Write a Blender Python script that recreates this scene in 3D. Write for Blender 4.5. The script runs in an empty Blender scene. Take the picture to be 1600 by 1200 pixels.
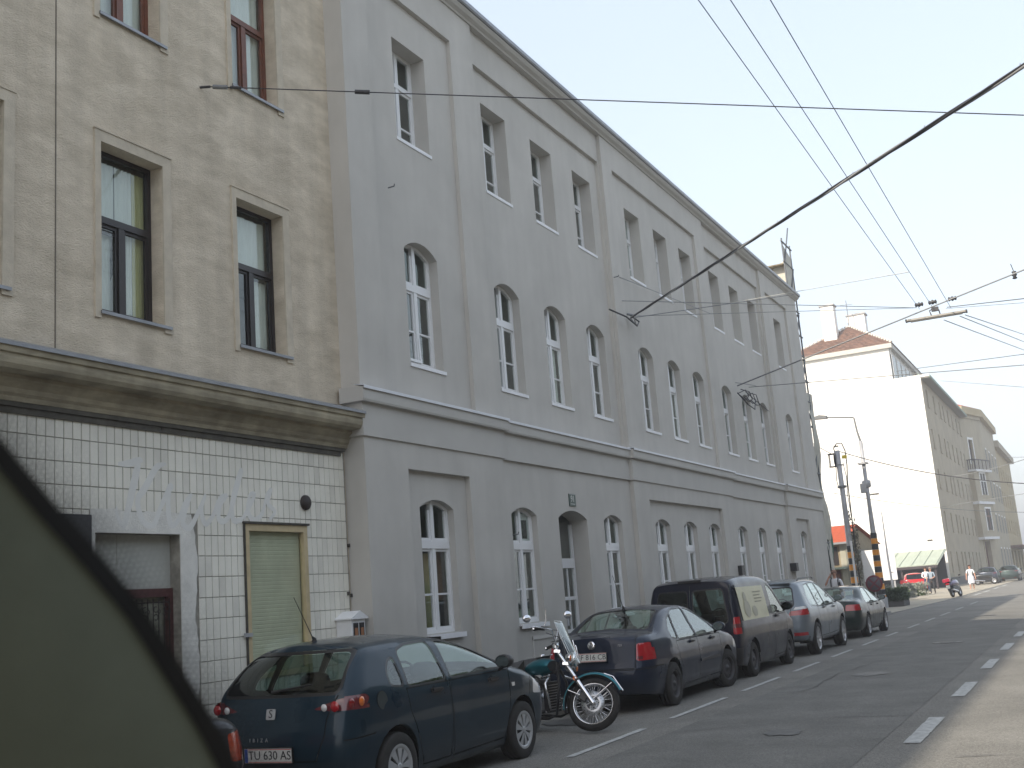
import bpy, bmesh, math, random
from mathutils import Vector, Matrix
R = math.radians
random.seed(7)
S = bpy.context.scene
COL = S.collection

# ------------------------------------------------------------------ camera
YAW, PITCH, ROLL, CAMH = R(26.749), R(11.096), R(-4.4814), 1.67
_f = Vector((-math.sin(YAW) * math.cos(PITCH), math.cos(YAW) * math.cos(PITCH), math.sin(PITCH)))
_r = Vector((math.cos(YAW), math.sin(YAW), 0)); _u = _r.cross(_f)
_r2 = _r * math.cos(ROLL) + _u * math.sin(ROLL); _u2 = -_r * math.sin(ROLL) + _u * math.cos(ROLL)
cd = bpy.data.cameras.new('camera'); cam = bpy.data.objects.new('camera', cd); COL.objects.link(cam)
cam.matrix_world = Matrix(((_r2.x, _u2.x, -_f.x, 0), (_r2.y, _u2.y, -_f.y, 0), (_r2.z, _u2.z, -_f.z, CAMH), (0, 0, 0, 1)))
cd.sensor_width = 36; cd.lens = 1731.8 / 1600 * 36; cd.clip_start = .05; cd.clip_end = 3000
cd.dof.use_dof = True; cd.dof.focus_distance = 24; cd.dof.aperture_fstop = 6.5
S.camera = cam

# ------------------------------------------------------------------ sky and sun
SUNV = Vector((-.41, -1.25, 1.0)).normalized()          # towards the sun
w = bpy.data.worlds.new('World'); S.world = w; w.use_nodes = True
nt = w.node_tree; nt.nodes.clear()
sky = nt.nodes.new('ShaderNodeTexSky'); sky.sky_type = 'NISHITA'; sky.sun_disc = False
sky.sun_elevation = math.asin(SUNV.z); sky.sun_rotation = math.atan2(SUNV.x, SUNV.y)
sky.altitude = 200; sky.air_density = 1.0; sky.dust_density = 2.5; sky.ozone_density = 1.0
bg = nt.nodes.new('ShaderNodeBackground'); bg.inputs[1].default_value = .14
wo = nt.nodes.new('ShaderNodeOutputWorld')
gm = nt.nodes.new('ShaderNodeGamma'); gm.inputs[1].default_value = .36      # summer haze evens out the whole dome
k_ = nt.nodes.new('ShaderNodeVectorMath'); k_.operation = 'SCALE'; k_.inputs['Scale'].default_value = 1.80
nt.links.new(sky.outputs[0], gm.inputs[0]); nt.links.new(gm.outputs[0], k_.inputs[0]); nt.links.new(k_.outputs[0], bg.inputs[0]); nt.links.new(bg.outputs[0], wo.inputs[0])
sl = bpy.data.lights.new('sun', 'SUN'); sl.energy = 2.3; sl.angle = R(.6); sl.color = (1, .89, .74)
sun = bpy.data.objects.new('sun', sl); COL.objects.link(sun)
sun.rotation_euler = SUNV.to_track_quat('Z', 'Y').to_euler(); sun.location = (0, 0, 60)
S.view_settings.view_transform = 'Standard'; S.view_settings.look = 'None'
S.view_settings.gamma = 1; S.view_settings.use_curve_mapping = False
S.view_settings.exposure = 1.58
S.render.engine = 'CYCLES'

# ------------------------------------------------------------------ materials
MATS = {}
def mat(name, col, rough=.8, metal=0, noise=0, scale=3, bump=0, bscale=60, spec=.5, coat=0, stretch=None, detail=6,
        col2=None, streak=0):
    if name in MATS: return MATS[name]
    m = bpy.data.materials.new(name); m.use_nodes = True; MATS[name] = m
    n = m.node_tree; b = n.nodes['Principled BSDF']
    b.inputs['Base Color'].default_value = (*col, 1); b.inputs['Roughness'].default_value = rough
    b.inputs['Metallic'].default_value = metal; b.inputs['Specular IOR Level'].default_value = spec
    b.inputs['Coat Weight'].default_value = coat; b.inputs['Coat Roughness'].default_value = .03
    tc = n.nodes.new('ShaderNodeTexCoord'); geo = n.nodes.new('ShaderNodeNewGeometry')
    mp = n.nodes.new('ShaderNodeMapping'); n.links.new(geo.outputs['Position'], mp.inputs[0])
    if stretch: mp.inputs['Scale'].default_value = stretch
    if noise:
        t = n.nodes.new('ShaderNodeTexNoise'); t.inputs['Scale'].default_value = scale; t.inputs['Detail'].default_value = detail
        t.inputs['Roughness'].default_value = .62
        n.links.new(mp.outputs[0], t.inputs[0])
        rmp = n.nodes.new('ShaderNodeValToRGB')
        rmp.color_ramp.elements[0].position = .3; rmp.color_ramp.elements[1].position = .72
        c2 = col2 or col
        rmp.color_ramp.elements[0].color = (*[max(0, c * (1 - noise)) for c in col], 1)
        rmp.color_ramp.elements[1].color = (*[min(1, c * (1 + noise)) for c in c2], 1)
        n.links.new(t.outputs[0], rmp.inputs[0]); last = rmp.outputs[0]
        if streak:
            mp2 = n.nodes.new('ShaderNodeMapping'); n.links.new(geo.outputs['Position'], mp2.inputs[0])
            mp2.inputs['Scale'].default_value = (2.2, 2.2, .22)
            t2 = n.nodes.new('ShaderNodeTexNoise'); t2.inputs['Scale'].default_value = 1.6; t2.inputs['Detail'].default_value = 5
            n.links.new(mp2.outputs[0], t2.inputs[0])
            mr = n.nodes.new('ShaderNodeMapRange'); mr.inputs[1].default_value = .35; mr.inputs[2].default_value = .7
            mr.inputs[3].default_value = 1 - streak; mr.inputs[4].default_value = 1 + streak * .5
            n.links.new(t2.outputs[0], mr.inputs[0])
            mx = n.nodes.new('ShaderNodeVectorMath'); mx.operation = 'SCALE'
            n.links.new(last, mx.inputs[0]); n.links.new(mr.outputs[0], mx.inputs['Scale']); last = mx.outputs[0]
        n.links.new(last, b.inputs['Base Color'])
    if bump:
        t = n.nodes.new('ShaderNodeTexNoise'); t.inputs['Scale'].default_value = bscale; t.inputs['Detail'].default_value = 4
        n.links.new(mp.outputs[0], t.inputs[0])
        bp = n.nodes.new('ShaderNodeBump'); bp.inputs['Strength'].default_value = bump; bp.inputs['Distance'].default_value = .02
        n.links.new(t.outputs[0], bp.inputs['Height']); n.links.new(bp.outputs[0], b.inputs['Normal'])
    return m

def glass(name, tint=(.75, .85, .8), refl=1.0, ior=1.5):
    m = bpy.data.materials.new(name); m.use_nodes = True; MATS[name] = m
    n = m.node_tree; n.nodes.clear()
    o = n.nodes.new('ShaderNodeOutputMaterial'); t = n.nodes.new('ShaderNodeBsdfTransparent'); g = n.nodes.new('ShaderNodeBsdfGlossy')
    t.inputs[0].default_value = (*tint, 1); g.inputs['Roughness'].default_value = .015
    g.inputs[0].default_value = (.95, 1, .98, 1)
    fr = n.nodes.new('ShaderNodeFresnel'); fr.inputs[0].default_value = ior
    mu = n.nodes.new('ShaderNodeMath'); mu.operation = 'MULTIPLY'; mu.inputs[1].default_value = refl; mu.use_clamp = True
    geo = n.nodes.new('ShaderNodeNewGeometry')
    tn = n.nodes.new('ShaderNodeTexNoise'); tn.inputs['Scale'].default_value = 1.3
    bp = n.nodes.new('ShaderNodeBump'); bp.inputs['Strength'].default_value = .05; bp.inputs['Distance'].default_value = .05
    n.links.new(geo.outputs['Position'], tn.inputs[0]); n.links.new(tn.outputs[0], bp.inputs['Height']); n.links.new(bp.outputs[0], g.inputs['Normal'])
    mx = n.nodes.new('ShaderNodeMixShader')
    inv = n.nodes.new('ShaderNodeMath'); inv.operation = 'SUBTRACT'; inv.inputs[0].default_value = 1; n.links.new(geo.outputs['Backfacing'], inv.inputs[1])
    m3 = n.nodes.new('ShaderNodeMath'); m3.operation = 'MULTIPLY'; n.links.new(fr.outputs[0], m3.inputs[0]); n.links.new(inv.outputs[0], m3.inputs[1])
    n.links.new(m3.outputs[0], mu.inputs[0]); n.links.new(mu.outputs[0], mx.inputs[0])
    n.links.new(t.outputs[0], mx.inputs[1]); n.links.new(g.outputs[0], mx.inputs[2]); n.links.new(mx.outputs[0], o.inputs[0])
    return m

def paint(name, col, flake=.5, inner=(.05, .05, .055)):
    """car paint outside, dark cloth on the inside of the shell"""
    m = bpy.data.materials.new(name); m.use_nodes = True; MATS[name] = m
    n = m.node_tree; b = n.nodes['Principled BSDF']
    b.inputs['Metallic'].default_value = flake; b.inputs['Roughness'].default_value = .32
    b.inputs['Coat Weight'].default_value = 1; b.inputs['Coat IOR'].default_value = 1.38; b.inputs['Coat Roughness'].default_value = .03; b.inputs['Specular IOR Level'].default_value = .1
    geo = n.nodes.new('ShaderNodeNewGeometry')
    tn = n.nodes.new('ShaderNodeTexNoise'); tn.inputs['Scale'].default_value = 2.2; tn.inputs['Detail'].default_value = 8
    n.links.new(geo.outputs['Position'], tn.inputs[0])
    mr = n.nodes.new('ShaderNodeMapRange'); mr.inputs[1].default_value = .35; mr.inputs[2].default_value = .75; mr.inputs[3].default_value = .26; mr.inputs[4].default_value = .46
    n.links.new(tn.outputs[0], mr.inputs[0]); n.links.new(mr.outputs[0], b.inputs['Roughness'])
    # road dust near the sills
    sx = n.nodes.new('ShaderNodeSeparateXYZ'); n.links.new(geo.outputs['Position'], sx.inputs[0])
    md = n.nodes.new('ShaderNodeMapRange'); md.inputs[1].default_value = .12; md.inputs[2].default_value = .5; md.inputs[3].default_value = .30; md.inputs[4].default_value = .015
    n.links.new(sx.outputs['Z'], md.inputs[0])
    mxd = n.nodes.new('ShaderNodeMix'); mxd.data_type = 'RGBA'
    n.links.new(md.outputs[0], mxd.inputs[0]); mxd.inputs[6].default_value = (*col, 1); mxd.inputs[7].default_value = (.10, .095, .085, 1)
    mx = n.nodes.new('ShaderNodeMix'); mx.data_type = 'RGBA'
    n.links.new(geo.outputs['Backfacing'], mx.inputs[0]); n.links.new(mxd.outputs[2], mx.inputs[6]); mx.inputs[7].default_value = (*inner, 1)
    n.links.new(mx.outputs[2], b.inputs['Base Color'])
    mm = n.nodes.new('ShaderNodeMath'); mm.operation = 'MULTIPLY_ADD'; mm.inputs[1].default_value = -flake; mm.inputs[2].default_value = flake
    n.links.new(geo.outputs['Backfacing'], mm.inputs[0]); n.links.new(mm.outputs[0], b.inputs['Metallic'])
    mc = n.nodes.new('ShaderNodeMath'); mc.operation = 'SUBTRACT'; mc.inputs[0].default_value = 1
    n.links.new(geo.outputs['Backfacing'], mc.inputs[1]); mk = n.nodes.new('ShaderNodeMath'); mk.operation = 'MULTIPLY'; mk.inputs[1].default_value = .68; n.links.new(mc.outputs[0], mk.inputs[0]); n.links.new(mk.outputs[0], b.inputs['Coat Weight'])
    return m

grey_render = mat('grey_render', (.54, .525, .49), .92, noise=.07, scale=.9, bump=.3, bscale=160, streak=.035)
grey_trim = mat('grey_trim', (.515, .505, .475), .92, noise=.05, scale=1.4, bump=.2, bscale=160)
beige_render = mat('beige_render', (.645, .56, .43), .95, noise=.17, scale=2.3, bump=.9, bscale=38, stretch=(1, .8, 2.2), col2=(.66, .585, .47), streak=.10)
beige_trim = mat('beige_trim', (.56, .50, .40), .95, noise=.14, scale=4, bump=.4, bscale=60)
cornice_stone = mat('cornice_stone', (.37, .33, .24), .95, noise=.32, scale=2.2, bump=.3, bscale=40, stretch=(1, .7, 3), streak=.2)
tile_mat = mat('wall_tile_glaze', (.85, .83, .74), .42, noise=.1, scale=1.2, bump=.03, bscale=8)
tile_mat2 = mat('wall_tile_glaze_grey', (.79, .77, .69), .45, noise=.12, scale=1.6, bump=.03, bscale=8)
tile_paint = mat('wall_tile_painted', (.92, .92, .88), .5, noise=.06, scale=2.0)
joint_mat = mat('tile_joint', (.31, .295, .255), .95, noise=.4, scale=5)
patch_plaster = mat('patch_plaster', (.74, .73, .68), .9, noise=.14, scale=3.5, bump=.3, bscale=50)
dirt_mat = mat('dirt_stain', (.07, .065, .055), .95, noise=.3, scale=9)
white_pvc = mat('white_pvc', (.78, .79, .80), .35, noise=.03, scale=2)
white_metal = mat('white_metal', (.70, .72, .76), .4, noise=.05, scale=3)
sill_white = mat('sill_white', (.80, .81, .83), .4, noise=.05, scale=3)
dark_frame = mat('dark_brown_frame', (.026, .021, .021), .35, noise=.1)
brown_frame = mat('brown_wood_frame', (.16, .055, .03), .4, noise=.25, scale=8)
cream_frame = mat('cream_frame', (.55, .45, .27), .5, noise=.15, scale=6)
zinc = mat('zinc_sheet', (.30, .31, .33), .45, metal=.6, noise=.15, scale=4)
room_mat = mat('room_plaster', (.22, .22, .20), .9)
curtain_mat = mat('curtain_cloth', (.72, .74, .70), .9, noise=.08, scale=6, stretch=(1, 6, .5))
curtain_gold = mat('curtain_gold_cloth', (.52, .50, .26), .9, noise=.1, scale=6, stretch=(1, 6, .5))
black_board = mat('black_board', (.012, .012, .012), .7)
shutter_mat = mat('roller_shutter_slats', (.55, .57, .46), .55, noise=.12, scale=2.5, bump=.05)
dark_red_paint = mat('dark_red_paint', (.10, .035, .035), .5, noise=.2, scale=10)
iron = mat('wrought_iron', (.03, .02, .022), .55)
asphalt = mat('asphalt', (.175, .17, .155), .88, noise=.22, scale=.55, bump=.55, bscale=75, detail=9)
def speckle(m, amt=.35, sc=90):
    n = m.node_tree; b = n.nodes['Principled BSDF']; src = b.inputs['Base Color'].links[0].from_socket
    geo = n.nodes.new('ShaderNodeNewGeometry'); v = n.nodes.new('ShaderNodeTexVoronoi'); v.inputs['Scale'].default_value = sc
    n.links.new(geo.outputs['Position'], v.inputs[0])
    mr = n.nodes.new('ShaderNodeMapRange'); mr.inputs[3].default_value = 1 - amt; mr.inputs[4].default_value = 1 + amt
    sp = n.nodes.new('ShaderNodeSeparateXYZ'); n.links.new(v.outputs['Color'], sp.inputs[0]); n.links.new(sp.outputs[0], mr.inputs[0])
    mx = n.nodes.new('ShaderNodeVectorMath'); mx.operation = 'SCALE'
    n.links.new(src, mx.inputs[0]); n.links.new(mr.outputs[0], mx.inputs['Scale']); n.links.new(mx.outputs[0], b.inputs['Base Color'])
speckle(asphalt)
asphalt_new = mat('asphalt_patch', (.148, .146, .135), .9, noise=.2, scale=1.2, bump=.5, bscale=80); speckle(asphalt_new, .3)
asphalt_walk = mat('walk_asphalt', (.17, .16, .145), .92, noise=.2, scale=.9, bump=.4, bscale=70)
sandy = mat('sandy_paving', (.34, .31, .25), .95, noise=.2, scale=.4, bump=.3, bscale=40)
road_paint = mat('road_paint', (.40, .41, .40), .85, noise=.35, scale=12)
granite = mat('granite_kerb', (.30, .295, .29), .85, noise=.25, scale=14)
soil = mat('soil_ground', (.12, .11, .08), .95, noise=.3, scale=.2)
black_rubber = mat('tyre_rubber', (.022, .021, .02), .85, noise=.3, scale=12)
black_plastic = mat('black_plastic', (.018, .018, .02), .45)
trim_black = mat('black_trim', (.012, .012, .013), .35)
seam_mat = mat('panel_gap', (.004, .004, .004), .8)
chrome = mat('chrome', (.78, .78, .80), .09, metal=1)
mirror_dark = mat('mirror_glass', (.22, .25, .25), .05, metal=1)
alloy = mat('alloy_silver', (.50, .51, .53), .3, metal=.7)
hubcap_mat = mat('hubcap_silver', (.42, .43, .44), .42, metal=.35)
steel_dark = mat('steel_wheel', (.05, .05, .055), .55)
red_lens = mat('red_lens', (.38, .012, .02), .12, coat=1)
pink_lens = mat('clear_pink_lens', (.13, .022, .028), .1, coat=1)
red_dim = mat('red_lens_deep', (.22, .006, .01), .12, coat=1)
amber_lens = mat('amber_lens', (.70, .16, .02), .15, coat=1)
clear_lens = mat('clear_lens', (.62, .62, .62), .1, coat=1)
plate_white = mat('number_plate', (.68, .69, .66), .4)
plate_ink = mat('plate_ink', (.02, .02, .025), .5)
plate_red = mat('plate_red', (.5, .03, .03), .5)
plate_blue = mat('plate_blue', (.03, .08, .35), .5)
seat_cloth = mat('seat_cloth', (.06, .065, .065), .9)
seat_light = mat('seat_cloth_light', (.12, .13, .12), .9)
win_glass = glass('window_glass', (.93, .955, .94), 2.2)
car_glass = glass('car_glass', (.66, .80, .74), 1.7)
dark_glass = glass('dark_tint_glass', (.22, .28, .27), 1.2)
galv = mat('galvanised_steel', (.42, .43, .45), .55, metal=.4, noise=.15, scale=3)
conc = mat('concrete_mast', (.42, .42, .42), .85, noise=.18, scale=4, bump=.2)
cable_mat = mat('cable_black', (.03, .03, .035), .5)
cable_grey = mat('cable_steel', (.20, .21, .22), .45, metal=.3)
cable_sunlit = mat('cable_sunlit', (.7, .7, .66), .4, metal=.2)  # pale colour stands in for sunlight on a steel wire
orange_band = mat('orange_band', (.75, .30, .03), .6, noise=.08, scale=4)
black_band = mat('black_band', (.025, .03, .035), .6)
skin = mat('skin', (.50, .27, .19), .55)
hair_dark = mat('hair_dark', (.05, .03, .02), .8)
hair_grey = mat('hair_grey', (.22, .19, .17), .8)

# ------------------------------------------------------------------ object helpers
def tag(o, label=None, cat=None, group=None, kind=None):
    if label: o['label'] = label
    if cat: o['category'] = cat
    if group: o['group'] = group
    if kind: o['kind'] = kind
    return o
def thing(name, label, cat, loc=(0, 0, 0), rz=0, group=None):
    o = bpy.data.objects.new(name, None); COL.objects.link(o); o.location = loc; o.rotation_euler = (0, 0, rz)
    o.empty_display_size = .2
    return tag(o, label, cat, group)
def link(name, me, parent=None, loc=None, rot=None):
    o = bpy.data.objects.new(name, me); COL.objects.link(o)
    if parent is not None: o.parent = parent
    if loc is not None: o.location = loc
    if rot is not None: o.rotation_euler = rot
    return o
def copy_tree(o, parent=None):
    c = o.copy(); COL.objects.link(c); c.parent = parent
    for ch in [k for k in ALLCH(o)]: copy_tree(ch, c)
    return c
def ALLCH(o): return [x for x in COL.objects if x.parent == o]

class MB:
    def __init__(s): s.v = []; s.f = []; s.m = []; s.sm = []; s.mats = []
    def mi(s, m):
        if m is None: return 0
        if m not in s.mats: s.mats.append(m)
        return s.mats.index(m)
    def face(s, pts, m=None, smooth=False):
        i = len(s.v); s.v += [tuple(p) for p in pts]; s.f.append(tuple(range(i, i + len(pts)))); s.m.append(s.mi(m)); s.sm.append(smooth); return s
    def box(s, x0, x1, y0, y1, z0, z1, m=None, skip=''):
        i = len(s.v); s.v += [(x, y, z) for z in (z0, z1) for y in (y0, y1) for x in (x0, x1)]
        F = {'b': (0, 2, 3, 1), 't': (4, 5, 7, 6), 'f': (0, 1, 5, 4), 'k': (2, 6, 7, 3), 'l': (0, 4, 6, 2), 'r': (1, 3, 7, 5)}
        for k, q in F.items():
            if k in skip: continue
            s.f.append(tuple(i + a for a in q)); s.m.append(s.mi(m)); s.sm.append(False)
        return s
    def grid(s, rows, m=None, smooth=True, closed=False, flip=False):
        i = len(s.v); nc = len(rows[0])
        for r in rows: s.v += [tuple(p) for p in r]
        for a in range(len(rows) - 1):
            for b in range(nc if closed else nc - 1):
                b2 = (b + 1) % nc; q = (i + a * nc + b, i + a * nc + b2, i + (a + 1) * nc + b2, i + (a + 1) * nc + b)
                s.f.append(q[::-1] if flip else q); s.m.append(s.mi(m)); s.sm.append(smooth)
        return s
    def tube(s, pts, r, n=8, m=None, cap=True):
        pts = [Vector(p) for p in pts]; rs = r if isinstance(r, (list, tuple)) else [r] * len(pts); rows = []
        up = None
        for k, p in enumerate(pts):
            d = (pts[min(k + 1, len(pts) - 1)] - pts[max(k - 1, 0)]).normalized()
            if up is None: up = Vector((0, 0, 1)) if abs(d.z) < .9 else Vector((1, 0, 0))
            a = d.cross(up).normalized(); b = a.cross(d).normalized(); up = b
            rows.append([p + (a * math.cos(t) + b * math.sin(t)) * rs[k] for t in [2 * math.pi * j / n for j in range(n)]])
        s.grid(rows, m, True, True)
        if cap: s.face(rows[0], m); s.face(rows[-1][::-1], m)
        return s
    def lathe(s, prof, n=24, axis='z', c=(0, 0, 0), m=None):
        rows = []
        for (r, h) in prof:
            row = []
            for j in range(n):
                t = 2 * math.pi * j / n; a, b = r * math.cos(t), r * math.sin(t)
                p = (a, b, h) if axis == 'z' else ((h, a, b) if axis == 'x' else (a, h, b))
                row.append((p[0] + c[0], p[1] + c[1], p[2] + c[2]))
            rows.append(row)
        return s.grid(rows, m, True, True)
    def prism(s, poly, axis, a0, a1, m=None, smooth=False):
        """poly in the two other axes; extruded along axis"""
        def P(u, v, a): return {'x': (a, u, v), 'y': (u, a, v), 'z': (u, v, a)}[axis]
        n = len(poly); s.face([P(u, v, a0) for u, v in poly], m); s.face([P(u, v, a1) for u, v in poly][::-1], m)
        i = len(s.v); s.v += [P(u, v, a0) for u, v in poly] + [P(u, v, a1) for u, v in poly]
        for k in range(n):
            k2 = (k + 1) % n; s.f.append((i + k, i + k2, i + n + k2, i + n + k)); s.m.append(s.mi(m)); s.sm.append(smooth)
        return s
    def mesh(s, name):
        me = bpy.data.meshes.new(name); me.from_pydata(s.v, [], s.f)
        for m in s.mats: me.materials.append(m)
        for p, k, sm in zip(me.polygons, s.m, s.sm): p.material_index = k; p.use_smooth = sm
        me.update(); return me
    def build(s, name, parent=None, loc=None, rot=None, bevel=0):
        me = s.mesh(name)
        if bevel:
            bm = bmesh.new(); bm.from_mesh(me); bmesh.ops.remove_doubles(bm, verts=bm.verts, dist=1e-5)
            es = [e for e in bm.edges if len(e.link_faces) == 2 and e.calc_face_angle(0) > .6]
            bmesh.ops.bevel(bm, geom=es, offset=bevel, segments=2, affect='EDGES', profile=.6); bm.to_mesh(me); bm.free()
        return link(name, me, parent, loc, rot)
def bx(name, x0, x1, y0, y1, z0, z1, m, parent=None, bevel=0):
    return MB().box(x0, x1, y0, y1, z0, z1, m).build(name, parent, bevel=bevel)

def text_mesh(txt, size, m, extrude=.002):
    cu = bpy.data.curves.new('text', 'FONT'); cu.body = txt; cu.size = size; cu.extrude = extrude; cu.resolution_u = 3
    cu.align_x = 'CENTER'; cu.align_y = 'CENTER'
    o = bpy.data.objects.new('tmp', cu); COL.objects.link(o)
    dg = bpy.context.evaluated_depsgraph_get(); me = bpy.data.meshes.new_from_object(o.evaluated_get(dg))
    bpy.data.objects.remove(o); me.materials.clear(); me.materials.append(m); return me

def wall(mb, X, y0, y1, z0, z1, ops, m, mr=None, N=8):
    """wall sheet in the plane x = X facing +x with openings (ya, yb, za, zb, rise, depth)"""
    mr = mr or m
    ys = sorted({y0, y1, *[o[0] for o in ops], *[o[1] for o in ops]}); zs = sorted({z0, z1, *[o[2] for o in ops], *[o[3] for o in ops]})
    ys = [y for y in ys if y0 <= y <= y1]; zs = [z for z in zs if z0 <= z <= z1]
    for a, b in zip(ys, ys[1:]):
        for c, d in zip(zs, zs[1:]):
            yc, zc = (a + b) / 2, (c + d) / 2
            if any(o[0] < yc < o[1] and o[2] < zc < o[3] for o in ops): continue
            mb.face([(X, a, c), (X, b, c), (X, b, d), (X, a, d)], m)
    for (a, b, c, d, rise, dep) in ops:
        pts = [(a, c), (b, c)]
        if rise:
            w_ = b - a; rad = (w_ * w_ / 4 + rise * rise) / (2 * rise); cy, cz = (a + b) / 2, d - rad; t0 = math.asin(w_ / 2 / rad)
            arc = [(cy + rad * math.sin(t), cz + rad * math.cos(t)) for t in [t0 - 2 * t0 * k / N for k in range(N + 1)]]
            for p, q in zip(arc, arc[1:]): mb.face([(X, q[0], q[1]), (X, p[0], p[1]), (X, p[0], d + 0), (X, q[0], d + 0)], m) if max(abs(p[1]-d), abs(q[1]-d)) > 1e-6 else None
            pts += arc
        else: pts += [(b, d), (a, d)]
        n = len(pts)
        for k in range(n):
            p, q = pts[k], pts[(k + 1) % n]
            mb.face([(X, p[0], p[1]), (X - dep, p[0], p[1]), (X - dep, q[0], q[1]), (X, q[0], q[1])], mr)
    return mb

# grime rising from the pavement on the grey render (dirt with a shape of its own)
def base_grime(m, z0, z1, amt, col=(.16, .15, .13)):
    n = m.node_tree; b = n.nodes['Principled BSDF']; src = b.inputs['Base Color'].links[0].from_socket
    geo = n.nodes.new('ShaderNodeNewGeometry'); sx = n.nodes.new('ShaderNodeSeparateXYZ'); n.links.new(geo.outputs['Position'], sx.inputs[0])
    t = n.nodes.new('ShaderNodeTexNoise'); t.inputs['Scale'].default_value = 1.7; t.inputs['Detail'].default_value = 7; n.links.new(geo.outputs['Position'], t.inputs[0])
    ad = n.nodes.new('ShaderNodeMath'); ad.operation = 'MULTIPLY_ADD'; ad.inputs[1].default_value = -1.6; n.links.new(t.outputs[0], ad.inputs[0]); n.links.new(sx.outputs['Z'], ad.inputs[2])
    mr = n.nodes.new('ShaderNodeMapRange'); mr.inputs[1].default_value = z0 - .8; mr.inputs[2].default_value = z1 - .8; mr.inputs[3].default_value = amt; mr.inputs[4].default_value = 0; n.links.new(ad.outputs[0], mr.inputs[0])
    mx = n.nodes.new('ShaderNodeMix'); mx.data_type = 'RGBA'; n.links.new(mr.outputs[0], mx.inputs[0]); n.links.new(src, mx.inputs[6]); mx.inputs[7].default_value = (*col, 1); n.links.new(mx.outputs[2], b.inputs['Base Color'])
base_grime(grey_render, .5, 2.2, .30); base_grime(tile_mat, .2, 1.6, .35); base_grime(tile_mat2, .2, 1.6, .35)

# worn translucent paint of the ghost lettering: the tile joints show through it
n_ = tile_paint.node_tree; b_ = n_.nodes['Principled BSDF']; b_.inputs['Alpha'].default_value = .8
# ================================================================== GROUND
def sheet(name, x0, x1, y0, y1, z, m, nx=1, ny=1):
    mb = MB(); mb.face([(x0, y0, z), (x1, y0, z), (x1, y1, z), (x0, y1, z)], m)
    return tag(mb.build(name), kind='structure')
sheet('ground', -1500, 1500, -1500, 2500, -.06, soil)
rd = MB()
rd.face([(-7.75, -40, 0), (12.0, -40, 0), (12.0, 60, 0), (-7.75, 50, 0)], asphalt)
rd.face([(-7.75, 50, 0), (12, 60, 0), (12.0, 320, 0), (-6.6, 320, 0), (-7.2, 100, 0)], asphalt)
tag(rd.build('road'), kind='structure')
# newer asphalt strip and a patched trench
MB().face([(-5.0, -10, .004), (-2.2, -10, .004), (-2.25, 41, .004), (-4.6, 41, .004)], asphalt_new).build('road_patch')['kind'] = 'structure'
# pavement in front of the two buildings: a raised slab, its kerb stones are pieces
pav = thing('pavement', None, None); pav['kind'] = 'structure'
MB().box(-9.44, -7.91, -22, 47, -.05, .12, asphalt_walk).build('paving', pav)
kb = MB().box(-7.905, -7.755, 0, .99, -.05, .125, granite).mesh('kerb_stone')
for k in range(46): link('kerb_stone', kb, pav, (random.uniform(-.004, .004), 2 + k * 1.0, random.uniform(-.004, .004)))
fc = MB()   # forecourt beyond the long building
fc.face([(-40, 47.01, .03), (-7.9, 47.01, .03), (-7.3, 62, .03), (-7.0, 108, .03), (-6.9, 320, .03), (-40, 320, .03)], sandy)
fc.face([(-7.9, 47.01, .03), (-7.9, 47.01, -.05), (-7.3, 62, -.05), (-7.3, 62, .03)], granite)
fc.face([(-7.3, 62, .03), (-7.3, 62, -.05), (-7.0, 108, -.05), (-7.0, 108, .03)], granite)
tag(fc.build('forecourt'), kind='structure')

# painted markings
lm = thing('lane_markings', None, None); lm['kind'] = 'structure'
def dash(x, y0, y1, wd, z=.008):
    mb = MB(); n = 8
    for k in range(n):
        a = y0 + (y1 - y0) * k / n; b = y0 + (y1 - y0) * (k + 1) / n; j = lambda: random.uniform(-.006, .006)
        mb.face([(x - wd / 2 + j(), a, z), (x + wd / 2 + j(), a, z), (x + wd / 2 + j(), b, z), (x - wd / 2 + j(), b, z)], road_paint)
    mb.build('dash_line', lm)
for y0, y1 in [(8.0, 9.7), (11.2, 13.4), (14.4, 16.85), (17.8, 20.1), (21.2, 23.3), (24.6, 26.7), (28.1, 30.2), (31.5, 33.4), (35.4, 37.8), (39.2, 41.6), (43.3, 46.2), (48.2, 51), (54, 57.5)]:
    dash(-5.3, y0, y1, .09)
for k in range(12):
    dash(-1.9 - .0 * k, 11.9 + k * 4.15, 11.9 + k * 4.15 + 1.9 if k else 13.9, .17)
for y0 in (70, 76, 84, 92): dash(-6.6, y0, y0 + 4.5, .18, .008)

# wear on the road: tar-sealed cracks, oil spots, drain covers, litter in the gutter
rw = thing('road_wear', None, None); rw['kind'] = 'structure'
tar = mat('tar_seal', (.085, .085, .08), .8); oil = mat('oil_spot', (.085, .083, .078), .55, noise=.3, scale=8)
def crack(x, y, L, ang, wd=.010, seed=0):
    rr = random.Random(seed); mb = MB(); p = [x, y]; a = ang; pts = [tuple(p)]
    for k in range(int(L / .35)): a += rr.uniform(-.35, .35) + (ang - a) * .4; p = [p[0] + .35 * math.sin(a), p[1] + .35 * math.cos(a)]; pts.append(tuple(p))
    for (a_, b_) in zip(pts, pts[1:]):
        dx, dy = b_[0] - a_[0], b_[1] - a_[1]; l = math.hypot(dx, dy); w0 = wd * rr.uniform(.5, 1.2); nx, ny = -dy / l * w0, dx / l * w0
        mb.face([(a_[0] + nx, a_[1] + ny, .0125), (b_[0] + nx, b_[1] + ny, .0125), (b_[0] - nx, b_[1] - ny, .0125), (a_[0] - nx, a_[1] - ny, .0125)], tar)
    mb.build('crack', rw)
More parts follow.
